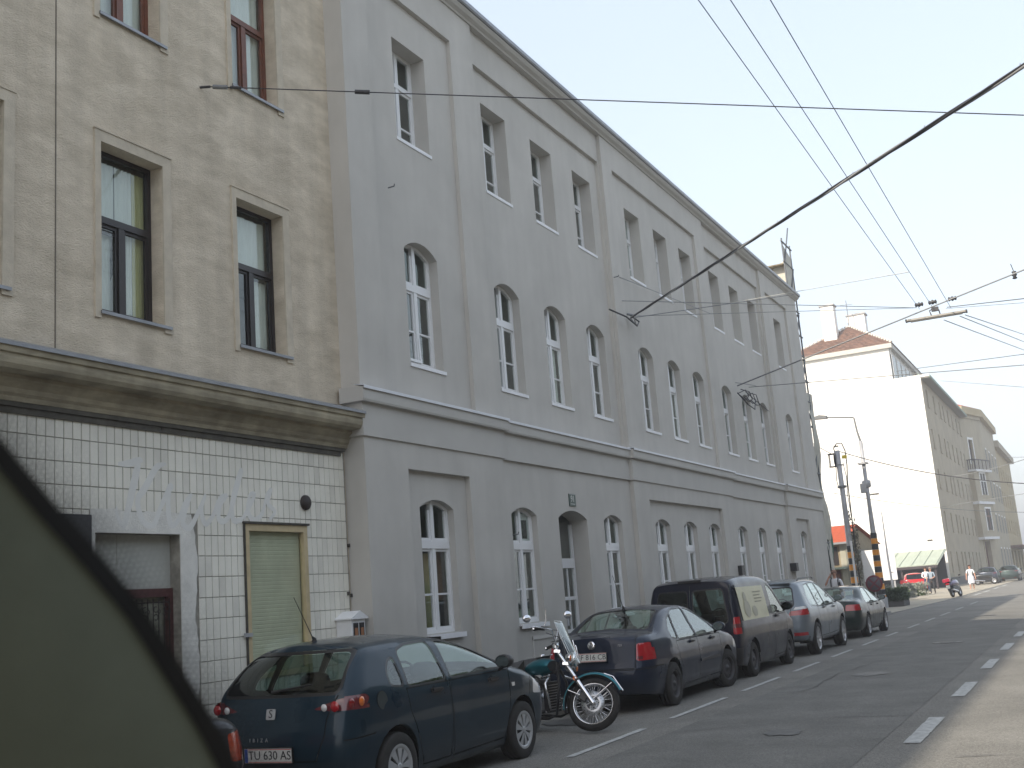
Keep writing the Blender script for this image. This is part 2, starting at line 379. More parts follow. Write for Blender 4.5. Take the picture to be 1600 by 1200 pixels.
for i, q in enumerate([(-4.4, 17, 9, -.03), (-1.4, 11, 2.6, 1.5), (-1.2, 15.6, 3.2, 1.45), (-1.3, 20, 3, 1.6), (-4.9, 13, 3.2, 1.4), (-3.0, 30, 10, .03), (-1.2, 27, 3, 1.5), (-4.6, 37, 2.8, 1.5)]): crack(*q, seed=i)
for i, (x, y, r_) in enumerate([(-6.7, 14.3, .35), (-6.5, 19.1, .4), (-6.8, 12.5, .28), (-3.4, 12.8, .22), (-6.6, 24.4, .4), (-6.7, 30.4, .4), (-3.7, 20, .3)]):
    rr = random.Random(i); pts = [(x + r_ * (.7 + .5 * rr.random()) * math.cos(a), y + r_ * 1.3 * (.7 + .5 * rr.random()) * math.sin(a), .0115) for a in [k * math.pi / 8 for k in range(16)]]
    MB().face(pts, oil).build('oil_spot', rw)
for (x, y) in ((-3.3, 27.5), (-3.6, 41)):
    g = MB(); g.lathe([(.001, .0145), (.28, .0145), (.30, .0135), (.34, .0135), (.34, .010)], 26, 'z', (x, y, 0), mat('cast_iron', (.06, .058, .055), .5, metal=.4))
    for k in range(5): g.box(x - .18, x + .18, y - .17 + k * .08, y - .145 + k * .08, .0147, .0157, tar)
    g.build('drain_cover', rw)
g = MB(); rr = random.Random(12)
for k in range(420):
    x, y = -7.70 + abs(rr.gauss(0, .12)), rr.uniform(8, 46); s_ = rr.uniform(.012, .035); a = rr.uniform(0, 3)
    g.face([(x + s_ * math.cos(a + b), y + s_ * math.sin(a + b), .014 + rr.uniform(0, .01)) for b in (0, 1.5, 3.1, 4.6)], rr.choice((mat('dry_leaf', (.16, .12, .06), .9), mat('grit', (.22, .21, .19), .9))))
o = g.build('gutter_litter', rw); o['kind'] = 'stuff'

# ================================================================== WINDOWS (shared meshes)
def sheet_yz(mb, x, a, b, c, d, m, rise=0, N=8):
    if not rise: mb.face([(x, a, c), (x, b, c), (x, b, d), (x, a, d)], m); return
    w_ = b - a; rad = (w_ * w_ / 4 + rise * rise) / (2 * rise); cy, cz = (a + b) / 2, d - rad; t0 = math.asin(w_ / 2 / rad)
    mb.face([(x, a, c), (x, b, c)] + [(x, cy + rad * math.sin(t), cz + rad * math.cos(t)) for t in [t0 - 2 * t0 * k / N for k in range(N + 1)]], m)
def arc_z(y, wd, rise, top):
    if not rise: return top
    rad = (wd * wd / 4 + rise * rise) / (2 * rise); return top - rad + math.sqrt(max(0, rad * rad - (y - wd / 2) ** 2))
def frame_bars(mb, wd, h, rise, fr, tz, th, m, x0=0, x1=.06, mull=True, bars=(), leaf=.045, upm=True):
    """casement window in local coords: y 0..wd, z 0..h (crown)"""
    spring = h - rise
    mb.box(x0, x1, 0, fr, 0, spring, m); mb.box(x0, x1, wd - fr, wd, 0, spring, m); mb.box(x0, x1 + .01, fr, wd - fr, 0, fr, m)
    N = 10
    for k in range(N):
        a, b = wd * k / N, wd * (k + 1) / N; za, zb = arc_z(a, wd, rise, h), arc_z(b, wd, rise, h)
        for q in ([(x1, a, za - fr), (x1, b, zb - fr), (x1, b, zb), (x1, a, za)], [(x0, a, za - fr), (x1, a, za - fr), (x1, b, zb - fr), (x0, b, zb - fr)]): mb.face(q, m)
    mb.box(x0, x1 + .018, fr, wd - fr, tz, tz + th, m)
    c = wd / 2
    if mull:
        mb.box(x0, x1 + .012, c - .045, c + .045, fr, tz, m)
        if upm: mb.box(x0, x1 + .012, c - .045, c + .045, tz + th, arc_z(c, wd, rise, h) - fr * .5, m)
    # leaf frames
    xl0, xl1 = x0 + .01, x1 - .012
    cells = [(fr, c - .045), (c + .045, wd - fr)] if mull else [(fr, wd - fr)]
    for a, b in cells:
        for c0, c1 in ((fr, tz), (tz + th, None)):
            if c1 is None and not upm: continue
            top = c1 if c1 else min(arc_z(a + .02, wd, rise, h), arc_z(b - .02, wd, rise, h)) - fr
            mb.box(xl0, xl1, a, a + leaf, c0, top, m); mb.box(xl0, xl1, b - leaf, b, c0, top, m)
            mb.box(xl0, xl1, a + leaf, b - leaf, c0, c0 + leaf, m)
            if c1: mb.box(xl0, xl1, a + leaf, b - leaf, c1 - leaf, c1, m)
    for bz in bars:
        for a, b in cells: mb.box(xl0, xl1 - .004, a + leaf, b - leaf, bz - .016, bz + .016, m)
    return cells
class WinType:
    def __init__(s, name, wd, h, rise, tz, th, m, fr=.055, bars=(), mull=True, sill=None, leaf=.045, curt=None, upm=True):
        s.name = name; mb = MB(); cells = frame_bars(mb, wd, h, rise, fr, tz, th, m, bars=bars, mull=mull, leaf=leaf, upm=upm); s.frame = mb.mesh(name)
        s.panes = []
        zz = [fr + leaf] + sorted(bars) + [tz - leaf]
        for a, b in cells:
            a += leaf; b -= leaf
            for c, d in zip(zz, zz[1:]): g = MB(); g.box(.02, .026, a, b, c, d, win_glass); s.panes.append(g.mesh('pane'))
            if not upm:
                if b > wd / 2: g = MB(); g.box(.02, .026, fr, wd - fr, tz + th, h - fr, win_glass); s.panes.append(g.mesh('pane'))
                continue
            g = MB(); n = 5
            tops = [(a + (b - a) * k / n, arc_z(a + (b - a) * k / n, wd, rise, h) - fr * .9) for k in range(n + 1)]
            pts = [(a, tz + th + .02), (b, tz + th + .02)] + tops[::-1]
            g.prism(pts, 'x', .02, .026, win_glass); s.panes.append(g.mesh('pane'))
        s.sill = None
        if sill:
            o, t = sill; g = MB(); g.prism([(0, -.005), (o, -.035), (o, -.035 - t), (o - .012, -.035 - t), (0, -.03)], 'y', -.02, wd + .05, sill_white) if False else None
            g.v = []; g.f = []
            g.box(0, o, -.01, wd + .04, -.045, -.02, sill_white); g.box(o - .015, o + .005, -.02, wd + .05, -.045 - t, -.015, sill_white); s.sill = g.mesh('sill')
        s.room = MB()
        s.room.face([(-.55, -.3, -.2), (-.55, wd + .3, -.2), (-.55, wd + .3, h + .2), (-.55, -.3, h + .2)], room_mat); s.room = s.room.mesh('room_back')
        s.curt = []
        if curt:
            for (a, b, c, d, mm) in curt:
                g = MB(); n = 14; rows = []
                for k in range(n + 1): y = a + (b - a) * k / n; x = -.05 + .018 * math.sin(k * 2.1); rows.append([(x, y, c), (x, y, d)])
                g.grid(rows, mm); s.curt.append(g.mesh('curtain'))
    def place(s, parent, X, y, z, nocurt=False):
        o = link('window', s.frame, parent, (X, y, z))
        for p in s.panes: link('pane', p, o)
        if s.sill: link('sill', s.sill, o)
        if not nocurt:
            for c in s.curt: link('curtain', c, o)
        return o
def bldg(name, label, cat, group=None): return thing(name, label, cat, (0, 0, 0), 0, group)

# ================================================================== GREY LONG BUILDING
XW, XF, XR = -9.60, -9.52, -9.43          # upper window plane, flat bays, projecting bays
gb = bldg('grey_building', 'long three storey building in smooth grey render with tall white framed windows', 'building')
YS, YE = 13.62, 45.35
cols = [(15.37, 1), (18.59, 2), (20.83, 2), (23.06, 2), (26.37, 3), (28.55, 3), (30.72, 3), (33.6, 4), (35.86, 4), (38.1, 4), (41.8, 5)]
WD = 1.07
# widths and heights were taken off at x = -9.6; carry them to the plane each element really lies in
def cy_(y, X): return y * X / -9.6
def cz_(z, X): return 1.67 + (z - 1.67) * X / -9.6
panels = [(cy_(a, XR if k in (1, 3, 5) else XF), cy_(b, XR if k in (1, 3, 5) else XF), k) for a, b, k in [(14.62, 17.5, 1), (18.40, 24.8, 2), (25.76, 32.5, 3), (33.42, 39.8, 4), (40.95, 44.2, 5)]]
risal = [(YS, 18.06), (24.64, 32.85), (39.6, YE)]
flat = [(18.06, 24.64), (32.85, 39.6)]
def wpos(y, k, gf=False):
    X = ((XR + .02 - .1) if k in (1, 3, 5) else XF) if gf else (XR if k in (1, 3, 5) else XF) - .085
    return X, cy_(y, X)
DM, DG = .23, .18
DEP = .35
mb = MB()
ZC, ZT = 5.03, 13.1
def inris(y): return any(a <= y <= b for a, b in risal)
for (a, b, proj) in [(x, y, 1) for x, y in risal] + [(x, y, 0) for x, y in flat]:
    X = XR if proj else XF
    ps = [(p, q, ZC, 12.3, 0, .085) for p, q, k in panels if a <= (p + q) / 2 <= b]
    wall(mb, X, a, b, ZC, ZT, ps, grey_render)
    for p, q, *_ in ps:
        kk = [(wpos(y, k)[1], k) for y, k in cols]; zb = cz_(9.76, X - .085); zm = cz_(5.72, X - .085)
        ws = [(y, y + WD, zb, zb + 1.86, 0, DEP) for y, k in kk if p < y < q] + [(y, y + WD, zm, zm + 2.18, .19, DM) for y, k in kk if p < y < q]
        wall(mb, X - .085, p, q, ZC, 12.3, ws, grey_render)
# returns of the projecting bays
for a, b in risal:
    for y in (a, b):
        mb.face([(XR, y, 4.7), (XR - .4, y, 4.7), (XR - .4, y, ZT), (XR, y, ZT)], grey_render); mb.face([(XR + .02, y, .12), (XR - .4, y, .12), (XR - .4, y, 4.75), (XR + .02, y, 4.75)], grey_render)
# ground floor
gfw = [(wpos(y, k, True)[1], 1.27, 3.42) for y, k in cols if abs(y - 20.83) > .1]
for (a, b, proj) in [(x, y, 1) for x, y in risal] + [(x, y, 0) for x, y in flat]:
    X = XR + .02 if proj else XF
    if proj:
        pn = [(p, q) for p, q in ((14.80, 16.76), (25.6, 31.6), (40.7, 42.7)) if a < p < b][0]
        wall(mb, X, a, b, .62, 4.75, [(pn[0], pn[1], .66, 3.86, 0, .1)], grey_render)
        ws = [(y, y + WD, z0, z1, .14, DG) for y, z0, z1 in gfw if pn[0] - .01 < y < pn[1]]
        wall(mb, X - .1, pn[0], pn[1], .66, 3.86, ws, grey_render)
    else:
        ws = [(y, y + WD, z0, z1, .14, DG) for y, z0, z1 in gfw if a < y < b]
        if a < 20: ws += [(20.50, 21.94, .66, 3.44, .17, .42)]
        wall(mb, X, a, b, .62, 4.75, ws, grey_render)
# end wall, back and roof space
mb.face([(XR, YE, .0), (-21, YE, .0), (-21, YE, ZT), (XR, YE, ZT)], grey_render)
mb.face([(-21, YS, 0), (-21, YE, 0), (-21, YE, ZT), (-21, YS, ZT)], grey_render)
mb.face([(XR, YE, ZT), (-21, YE, ZT), (-15.2, YE, 16.2)], grey_render); mb.face([(-9.5, YS + .05, ZT), (-21, YS + .05, ZT), (-15.2, YS + .05, 16.2)], grey_render)
mb.face([(-9.83, YS + .02, .1), (-21, YS + .02, .1), (-21, YS + .02, ZT), (-9.83, YS + .02, ZT)], grey_render)
mb.build('wall', gb)
MB().box(-11.2, -11.1, YS + .1, YE - .1, .1, 13, room_mat).box(-21, -9.98, YS + .1, YE - .1, 4.3, 4.5, room_mat).box(-21, -9.98, YS + .1, YE - .1, 8.6, 8.8, room_mat).build('interior_wall', gb)
# plinth
plm = mat('plinth_stone', (.13, .125, .12), .9, noise=.25, scale=6, bump=.3)
for (a, b, proj) in [(x, y, 1) for x, y in risal] + [(x, y, 0) for x, y in flat]:
    X = (XR + .045) if proj else XF + .03
    segs = [(a, b)]
    if a < 19 < b and not proj: segs = [(a, 18.95), (19.9, 20.50), (21.94, 22.5), (23.5, b)]
    for p, q in segs: MB().box(-9.9, X, p, q, .1, .62, plm).build('plinth', gb)
# courses: string course with white flashing, frieze, GF band
cs = MB(); fl = MB()
for (a, b, proj) in [(x, y, 1) for x, y in risal] + [(x, y, 0) for x, y in flat]:
    X = XR if proj else XF
    e0 = a - (.12 if proj and a > YS else 0); e1 = b + (.12 if proj and b < YE else 0)
    if not proj: e0, e1 = a + .12, b - .12
    if a == YS: e0 = a - .13
    cs.prism([(X - .3, 4.79), (X + .13, 4.79), (X + .14, 4.82), (X + .14, 5.0), (X - .3, 5.03)], 'y', e0, e1, grey_trim)
    f0 = a - (.05 if proj else -.05); f1 = b + (.05 if proj else -.05)
    cs.prism([(X - .3, 4.28), (X + .055, 4.28), (X + .055, 4.79), (X - .3, 4.79)], 'y', f0, f1, grey_trim)
    fl.prism([(X - .02, 5.045), (X + .16, 5.012), (X + .16, 4.975), (X + .168, 4.975), (X + .168, 5.022), (X - .02, 5.055)], 'y', e0 - .01, e1 + .01, zinc if False else white_metal)
    # corner return over the beige house
cs.build('string_course', gb); fl.build('flashing', gb)
# main cornice: cove, fascia, gutter
ct = MB()
ct.prism([(XR - .5, 13.02), (XR + .03, 13.02), (XR + .05, 13.05), (XR + .12, 13.09), (XR + .16, 13.14), (XR + .16, 13.18), (XR - .5, 13.18)], 'y', YS - .12, YE + .14, grey_trim)
ct.build('cornice', gb)
gt = MB(); gt.prism([(XR + .10, 13.18), (XR + .19, 13.17), (XR + .21, 13.20), (XR + .21, 13.28), (XR + .19, 13.28), (XR + .19, 13.20), (XR + .10, 13.21)], 'y', YS - .14, YE + .16, zinc); gt.build('gutter', gb)
rf = MB(); rf.face([(XR + .17, YS - .12, 13.24), (XR + .17, YE + .16, 13.24), (-15.2, YE + .16, 16.4), (-15.2, YS - .12, 16.4)], mat('roof_sheet', (.16, .15, .145), .7, noise=.15))
rf.face([(-21.2, YS - .12, 13.2), (-21.2, YE + .16, 13.2), (-15.2, YE + .16, 16.4), (-15.2, YS - .12, 16.4)], MATS['roof_sheet']); rf.build('roof', gb)
# windows
Wtop = WinType('window', WD, 1.86, 0, 1.16, .075, white_pvc, bars=(.44,), sill=(.36, .03))
Wmid = WinType('window', WD, 2.18, .19, 1.33, .12, white_pvc, bars=(.62,), sill=(DM + .02, .03))
Wgf = WinType('window', WD, 2.15, .14, 1.36, .13, white_pvc, bars=(.62,), sill=(DG + .07, .05), curt=None)
Wtopc = WinType('window', WD, 1.86, 0, 1.16, .075, white_pvc, bars=(.44,), sill=(.36, .03), curt=[(.05, 1.0, .05, 1.8, curtain_mat)])
Wmidc = WinType('window', WD, 2.18, .19, 1.33, .12, white_pvc, bars=(.62,), sill=(DM + .02, .03), curt=[(.06, 1.0, .05, 1.3, curtain_mat)])
for i, (y, k) in enumerate(cols):
    X, yw = wpos(y, k)
    w1 = (Wtopc if i in (4, 8) else Wtop).place(gb, X - DEP, yw, cz_(9.76, X))
    w2 = (Wmidc if i in (2, 5, 8) else Wmid).place(gb, X - DM, yw, cz_(5.72, X))
    if abs(y - 20.83) > .1:
        X, yw = wpos(y, k, True)
        w3 = Wgf.place(gb, X - DG, yw, 1.27)
        if i == 1:
            MB().box(-.02, .0, .60, 1.0, 1.50, 2.05, white_pvc).build('window_board', w3)
            MB().box(.0, .012, .66, .93, 1.58, 1.93, black_board).build('vent_opening', w3)
        if i == 0:
            g = MB(); g.box(-.2, -.16, .56, .72, .05, 1.3, curtain_gold); g.build('curtain', w3)
# ajar leaf in the third upper window
mb = MB(); mb.box(0, .03, 0, .42, 0, .04, white_pvc).box(0, .03, 0, .42, 1.04, 1.08, white_pvc).box(0, .03, 0, .04, .04, 1.04, white_pvc).box(0, .03, .38, .42, .04, 1.04, white_pvc).box(.01, .02, .04, .38, .04, 1.04, win_glass)
# tilted leaf of the first middle floor window, leaning out of its frame
tl = MB(); tl.box(0, .035, 0, .045, 0, 1.26, white_pvc).box(0, .035, .46, .505, 0, 1.26, white_pvc).box(0, .035, .045, .46, 0, .045, white_pvc).box(0, .035, .045, .46, 1.215, 1.26, white_pvc)
tl.build('tilted_leaf', gb, (XR - .085 - DM + .07, 15.30, 5.76), (0, R(-3.5), 0))
# entrance door, white, glazed upper part
dr = MB(); dd = XF - .42
dr.box(dd, dd + .06, 20.52, 20.60, .2, 3.2, white_pvc).box(dd, dd + .06, 21.84, 21.92, .2, 3.2, white_pvc).box(dd, dd + .07, 20.60, 21.84, 2.28, 2.48, white_pvc)
dr.box(dd, dd + .06, 21.18, 21.26, .2, 3.3, white_pvc)
for zz in (.2, .95, 1.62): dr.box(dd + .01, dd + .05, 20.60, 21.84, zz, zz + .07, white_pvc)
for yy in (20.88, 21.54): dr.box(dd + .015, dd + .045, yy - .02, yy + .02, .2, 2.28, white_pvc)
drf = dr.build('door', gb)
for a, b in ((20.62, 21.18), (21.26, 21.84)):
    for c, d in ((.3, .95), (1.02, 1.62), (1.69, 2.28), (2.48, 3.3)): MB().box(dd + .02, dd + .026, a, b, c, d, win_glass).build('pane', drf)
MB().box(dd + .06, dd + .12, 21.28, 21.32, 1.1, 1.3, chrome).build('handle', drf)
MB().box(-9.9, -9.3, 20.50, 21.94, .1, .24, granite).build('door_step', gb)
# basement windows with grilles, small box vents on the wall
for a, b in ((18.95, 19.9), (22.5, 23.5)):
    g = MB(); g.box(-9.85, -9.80, a, b, .12, .95, black_board)
    for k in range(9): g.box(-9.60, -9.57, a, b, .18 + k * .085, .205 + k * .085, iron)
    g.box(-9.62, XF + .012, a - .05, a, .12, 1.0, grey_trim).box(-9.62, XF + .012, b, b + .05, .12, 1.0, grey_trim).box(-9.62, XF + .02, a - .05, b + .05, .95, 1.02, grey_trim)
    g.build('basement_window', gb)
for y, z in ((32.5, 1.93), (39.3, 1.97)): MB().box(XF, XR + .14, y, y + .3, z, z + .28, black_plastic).build('vent_box', gb)
# small eye hooks
for y, z in ((14.72, 8.55), (18.25, 2.88), (24.72, 9.3)): MB().tube([(XR, y, z), (XR + .12, y, z), (XR + .13, y, z + .04)], .012, 6, cable_grey).build('eye_hook', gb)
# street lamp conduit hook; house number plate
npl = thing('house_number_plate', 'small dark green enamel plate reading 91 over the white entrance door', 'sign', (XF, 21.24, 3.66))
MB().box(0, .018, -.16, .16, -.13, .13, mat('enamel_green', (.015, .05, .04), .3)).build('plate_board', npl)
MB().box(.018, .02, -.11, .11, -.088, -.078, plate_white).box(.018, .02, -.15, .15, .118, .124, plate_white).build('line', npl)
tm = text_mesh('91', .19, plate_white); link('numerals', tm, npl, (.0195, 0, .02), (R(90), 0, R(90)))
# ================================================================== BEIGE CORNER HOUSE
XB = -9.78
bb = bldg('beige_building', 'old house in rough beige render with brown and black windows over a tiled shop front', 'building')
HB = 18.6
mb = MB()
wcols = [6.66, 8.96, 11.34]
ops = []
allw = []
for k in range(-10, 1): pass
ycol = [11.34 - 2.38 * 0, 8.96, 6.62, 4.2, 1.8, -.6, -3.0, -5.4, -7.8, -10.2, -12.6]
rows_z = [(5.36, 7.45), (9.16, 11.25), (12.9, 14.9), (16.0, 17.6)]
for y in ycol:
    for (c, d) in rows_z: ops.append((y, y + 1.0, c, d, 0, .25)); allw.append((y, c))
wall(mb, XB, -16, YS, 4.72, HB, ops, beige_render)
mb.face([(XB, YS - .01, .1), (-21, YS - .01, .1), (-21, YS - .01, HB), (XB, YS - .01, HB)], beige_render)
mb.face([(XB, -16, .1), (-21, -16, .1), (-21, -16, HB), (XB, -16, HB)], beige_render)
mb.face([(-21, -16, .1), (-21, YS - .01, .1), (-21, YS - .01, HB), (-21, -16, HB)], beige_render)
mb.build('wall', bb)
MB().box(-11.2, -11.1, -15.8, YS - .1, .1, 18, room_mat).box(-20.9, -10.1, -15.8, YS - .1, 4.4, 4.6, room_mat).box(-20.9, -10.1, -15.8, YS - .1, 8.3, 8.5, room_mat).build('interior_wall', bb)
rf = MB(); tl_ = mat('old_roof_tiles', (.18, .09, .06), .9, noise=.25)
rf.face([(XB + .42, -16.2, HB + .1), (XB + .42, YS, HB + .1), (-15.3, YS, 21.5), (-15.3, -16.2, 21.5)], tl_); rf.face([(-21.3, -16.2, HB + .1), (-21.3, YS, HB + .1), (-15.3, YS, 21.5), (-15.3, -16.2, 21.5)], tl_)
rf.face([(XB, YS - .02, HB), (-21, YS - .02, HB), (-15.3, YS - .02, 21.45)], beige_render); rf.face([(XB, -16, HB), (-21, -16, HB), (-15.3, -16, 21.45)], beige_render)
rf.build('roof', bb)
MB().prism([(XB - .3, HB - .25), (XB + .1, HB - .25), (XB + .42, HB + .02), (XB + .42, HB + .12), (XB - .3, HB + .12)], 'y', -16.2, YS, beige_trim).build('eaves_cornice', bb)
for k in range(60): pass
# raised window surrounds
def surround(y, z0, z1, wo=.13, t=.025):
    g = MB(); a, b = y - .09, y + 1.14
    g.box(XB, XB + t, a, y - .001, z0 - .1, z1 + .14, beige_trim); g.box(XB, XB + t, y + 1.001, b, z0 - .1, z1 + .14, beige_trim)
    g.box(XB, XB + t, y - .001, y + 1.001, z1 + .001, z1 + .14, beige_trim)
    # sunken outer line
    g.box(XB, XB + t + .012, a - .012, b + .012, z1 + .14, z1 + .155, beige_trim)
    g.build('window_surround', bb)
for (y, c) in allw:
    if c < 12.5 and y > 3: surround(y, c, c + 2.09)
Wdark = WinType('window', 1.0, 2.09, 0, 1.16, .085, dark_frame, fr=.055, leaf=.038, upm=False, curt=[(.04, .55, .05, 1.15, curtain_mat), (.5, .78, .05, 2.0, curtain_mat), (.78, .98, .05, 2.0, curtain_gold), (.04, .5, 1.28, 2.0, curtain_mat)])
Wbrown = WinType('window', 1.0, 2.09, 0, 1.16, .085, brown_frame, fr=.055, leaf=.038, upm=False, curt=[(.3, .98, .05, 2.0, curtain_mat)])
Wdark2 = WinType('window', 1.0, 2.09, 0, 1.16, .085, dark_frame, fr=.055, leaf=.038, upm=False, curt=[(.55, .96, .05, 1.1, curtain_mat), (.04, .96, 1.26, 2.0, curtain_mat)])
for (y, c) in allw:
    if y < 1.5 or c > 12.5:
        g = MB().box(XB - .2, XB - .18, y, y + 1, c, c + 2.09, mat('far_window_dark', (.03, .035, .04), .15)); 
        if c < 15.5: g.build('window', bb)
        continue
    t = (Wdark2 if y > 11 else Wdark) if c < 8 else Wbrown
    o = t.place(bb, XB - .25, y, c)
    g = MB(); g.box(0, .29, -.01, 1.03, -.035, -.015, zinc); g.box(.28, .30, -.02, 1.10, -.05, -.012, zinc); g.box(0.1, .285, 1.0, 1.09, -.034, -.015, zinc); g.build('sill', o)
    if abs(y - 8.96) < .1 and c < 8:   # tilted leaf
        l = MB(); 
        for q in ((0, .05, 0, 1.02), (.36, .41, 0, 1.02)): l.box(0, .04, q[0], q[1], q[2], q[3], dark_frame)
        l.box(0, .04, .05, .36, 0, .05, dark_frame).box(0, .04, .05, .36, .97, 1.02, dark_frame); l.build('tilted_leaf', o, (-.17, .08, .1), (0, R(9), R(0)))
    if abs(y - 11.34) < .1 and c < 8:  # pot plant behind the glass
        l = MB()
        for k in range(60):
            p = Vector((random.uniform(-.25, -.1), random.uniform(.08, .42), random.uniform(.05, .75))); d = Vector((random.uniform(-1, 1), random.uniform(-1, 1), random.uniform(-.5, 1))).normalized() * .08; e = d.cross(Vector((0, 0, 1))).normalized() * .02
            l.face([p - d, p + e, p + d, p - e], mat('pot_plant_green', (.02, .05, .02), .5))
        l.build('pot_plant', o)
# expansion joint
MB().box(XB - .01, XB + .004, 8.312, 8.328, 4.78, HB, mat('joint_brown', (.16, .14, .11), .9)).build('expansion_joint', bb)
# stains under sills and on the wall
# cornice between shop and first floor
prof = [(XB - .1, 4.12), (XB + .06, 4.12), (XB + .07, 4.17), (XB + .10, 4.20), (XB + .11, 4.25), (XB + .16, 4.30), (XB + .20, 4.33), (XB + .20, 4.37), (XB + .36, 4.385), (XB + .37, 4.40), (XB + .39, 4.43), (XB + .40, 4.48), (XB + .40, 4.50), (XB + .385, 4.505), (XB + .385, 4.53), (XB + .41, 4.54), (XB + .42, 4.60), (XB + .42, 4.63), (XB - .1, 4.78)]
cm = MB(); N = 30
for k in range(N):
    a, b = -16 + (YS + .0 + 16) * k / N, -16 + (YS + .0 + 16) * (k + 1) / N
    i0 = cm.prism(prof, 'y', a, b, cornice_stone)
cn = cm.build('cornice', bb)
cm2 = MB(); cm2.prism([(XB + .42, 4.628), (XB + .435, 4.62), (XB + .435, 4.60), (XB + .44, 4.60), (XB + .44, 4.64), (XB - .02, 4.80), (XB - .02, 4.79)], 'y', -16, YS - .0, zinc); cm2.build('flashing', bb)
MB().box(XB + .0, XB + .05, -16, YS - .05, 4.07, 4.12, mat('ledge_dark', (.10, .095, .08), .9, noise=.3, scale=6)).box(XB, XB + .025, -16, YS - .12, 4.0, 4.068, MATS['ledge_dark']).build('tile_ledge', bb)

# shop front: joint backing + tiles
TW, TH = .1195, .2555
ops = [(8.80 + .07, 10.17, .12, 2.78, 0, .22), (11.32, 12.62, .95, 2.94, 0, .10), (7.0, 8.79, .12, 2.97, 0, .02)]
mb = MB(); wall(mb, XB - .012, -16, YS, .1, 4.12, ops, joint_mat); mb.build('shop_wall', bb)
tiles = []
z_top = 4.055
for i in range(0, 100):
    y1 = YS - .04 - i * TW; y0 = y1 - TW
    if y1 < 1.2: break
    for j in range(0, 16):
        zt = z_top - j * TH + (0.0); zb = zt - TH
        if zt < .2: break
        zb = max(zb, .15)
        rects = [(y0, y1, zb, zt)]
        for (a, b, c, d, *_r) in ops:
            nr = []
            for (p, q, r_, s_) in rects:
                if q <= a or p >= b or s_ <= c or r_ >= d: nr.append((p, q, r_, s_)); continue
                if p < a: nr.append((p, a, r_, s_))
                if q > b: nr.append((b, q, r_, s_))
                if s_ > d: nr.append((max(p, a), min(q, b), d, s_))
                if r_ < c: nr.append((max(p, a), min(q, b), r_, c))
            rects = nr
        for r_ in rects:
            if r_[1] - r_[0] > .02 and r_[3] - r_[2] > .03:
                # patch of plain plaster around the doorway
                if 8.79 < (r_[0] + r_[1]) / 2 < 10.44 and r_[2] < 2.98: continue
                pass
                tiles.append(r_)
def tmesh(mb, x, r_, m):
    a, b, c, d = r_; g = .0042; a += g; b -= g; c += g * .8; d -= g * .8; e = .004
    i = len(mb.v); mb.v += [(x - .008, a, c), (x - .008, b, c), (x - .008, b, d), (x - .008, a, d), (x, a + e, c + e), (x, b - e, c + e), (x, b - e, d - e), (x, a + e, d - e)]
    for q in ((4, 5, 6, 7), (0, 1, 5, 4), (1, 2, 6, 5), (2, 3, 7, 6), (3, 0, 4, 7)): mb.f.append(tuple(i + k for k in q)); mb.m.append(mb.mi(m)); mb.sm.append(False)
# whole tiles share one mesh; the rest are cut ones
clad = MB(); clad.box(XB - .03, XB - .0125, 1.2, YS - .03, .12, 4.1, joint_mat)
clad = thing('tile_cladding', None, None); clad.parent = bb
whole = {}
for mi_, mm in enumerate((tile_mat, tile_mat2)):
    t = MB(); tmesh(t, 0, (0, TW, 0, TH), mm); whole[mi_] = t.mesh('tile')
tiles.sort(key=lambda r: -(r[0] + r[1]) * 0 + abs((r[0] + r[1]) / 2 - 10.6) * 1.0 + (0 if r[3] > 1.6 else 6))
n = 0; rest = MB()
for r_ in tiles:
    full = abs(r_[1] - r_[0] - TW) < 1e-4 and abs(r_[3] - r_[2] - TH) < 1e-4
    grim = 0 if random.random() < .72 else 1
    if n < 298 and r_[1] - r_[0] > .06 and r_[3] - r_[2] > .12:
        if full: o = link('tile', whole[grim], clad, (XB + random.uniform(-.0015, .0015), r_[0], r_[2]), (random.uniform(-.003, .003), 0, random.uniform(-.006, .006)))
        else: t = MB(); tmesh(t, XB, r_, tile_mat); t.build('tile', clad)
        n += 1
    else: tmesh(rest, XB, r_, tile_mat if grim == 0 else tile_mat2)
tag(rest.build('tile_field', clad), kind='stuff')
# plain plaster patch with ragged edges round the doorway
def ragged(pts, x, m, name, par, clean=()):
    out = []
    for (p, q) in zip(pts, pts[1:] + pts[:1]):
        L = math.hypot(q[0] - p[0], q[1] - p[1]); k = 1 if (p in clean and q in clean) else max(1, int(L / .07))
        for j in range(k): t = j / k; out.append((p[0] + (q[0] - p[0]) * t + random.uniform(-.012, .012) * (j > 0), p[1] + (q[1] - p[1]) * t + random.uniform(-.012, .012) * (j > 0)))
    mb = MB(); mb.prism(out, 'x', x - .012, x, m); return mb.build(name, par)
ragged([(10.172, .14), (10.47, .14), (10.42, .8), (10.46, 1.3), (10.40, 1.8), (10.46, 2.4), (10.44, 2.6), (10.40, 2.85), (10.36, 3.03), (10.1, 3.04), (9.8, 3.05), (9.5, 3.03), (9.2, 3.05), (8.95, 3.05), (8.80, 3.04), (8.80, .14), (8.868, .14), (8.868, 2.782), (10.172, 2.782)], XB + .0015, patch_plaster, 'plaster_patch', bb, clean=((10.172, .14), (8.868, .14), (8.868, 2.782), (10.172, 2.782), (8.80, 3.04), (8.80, .14)))
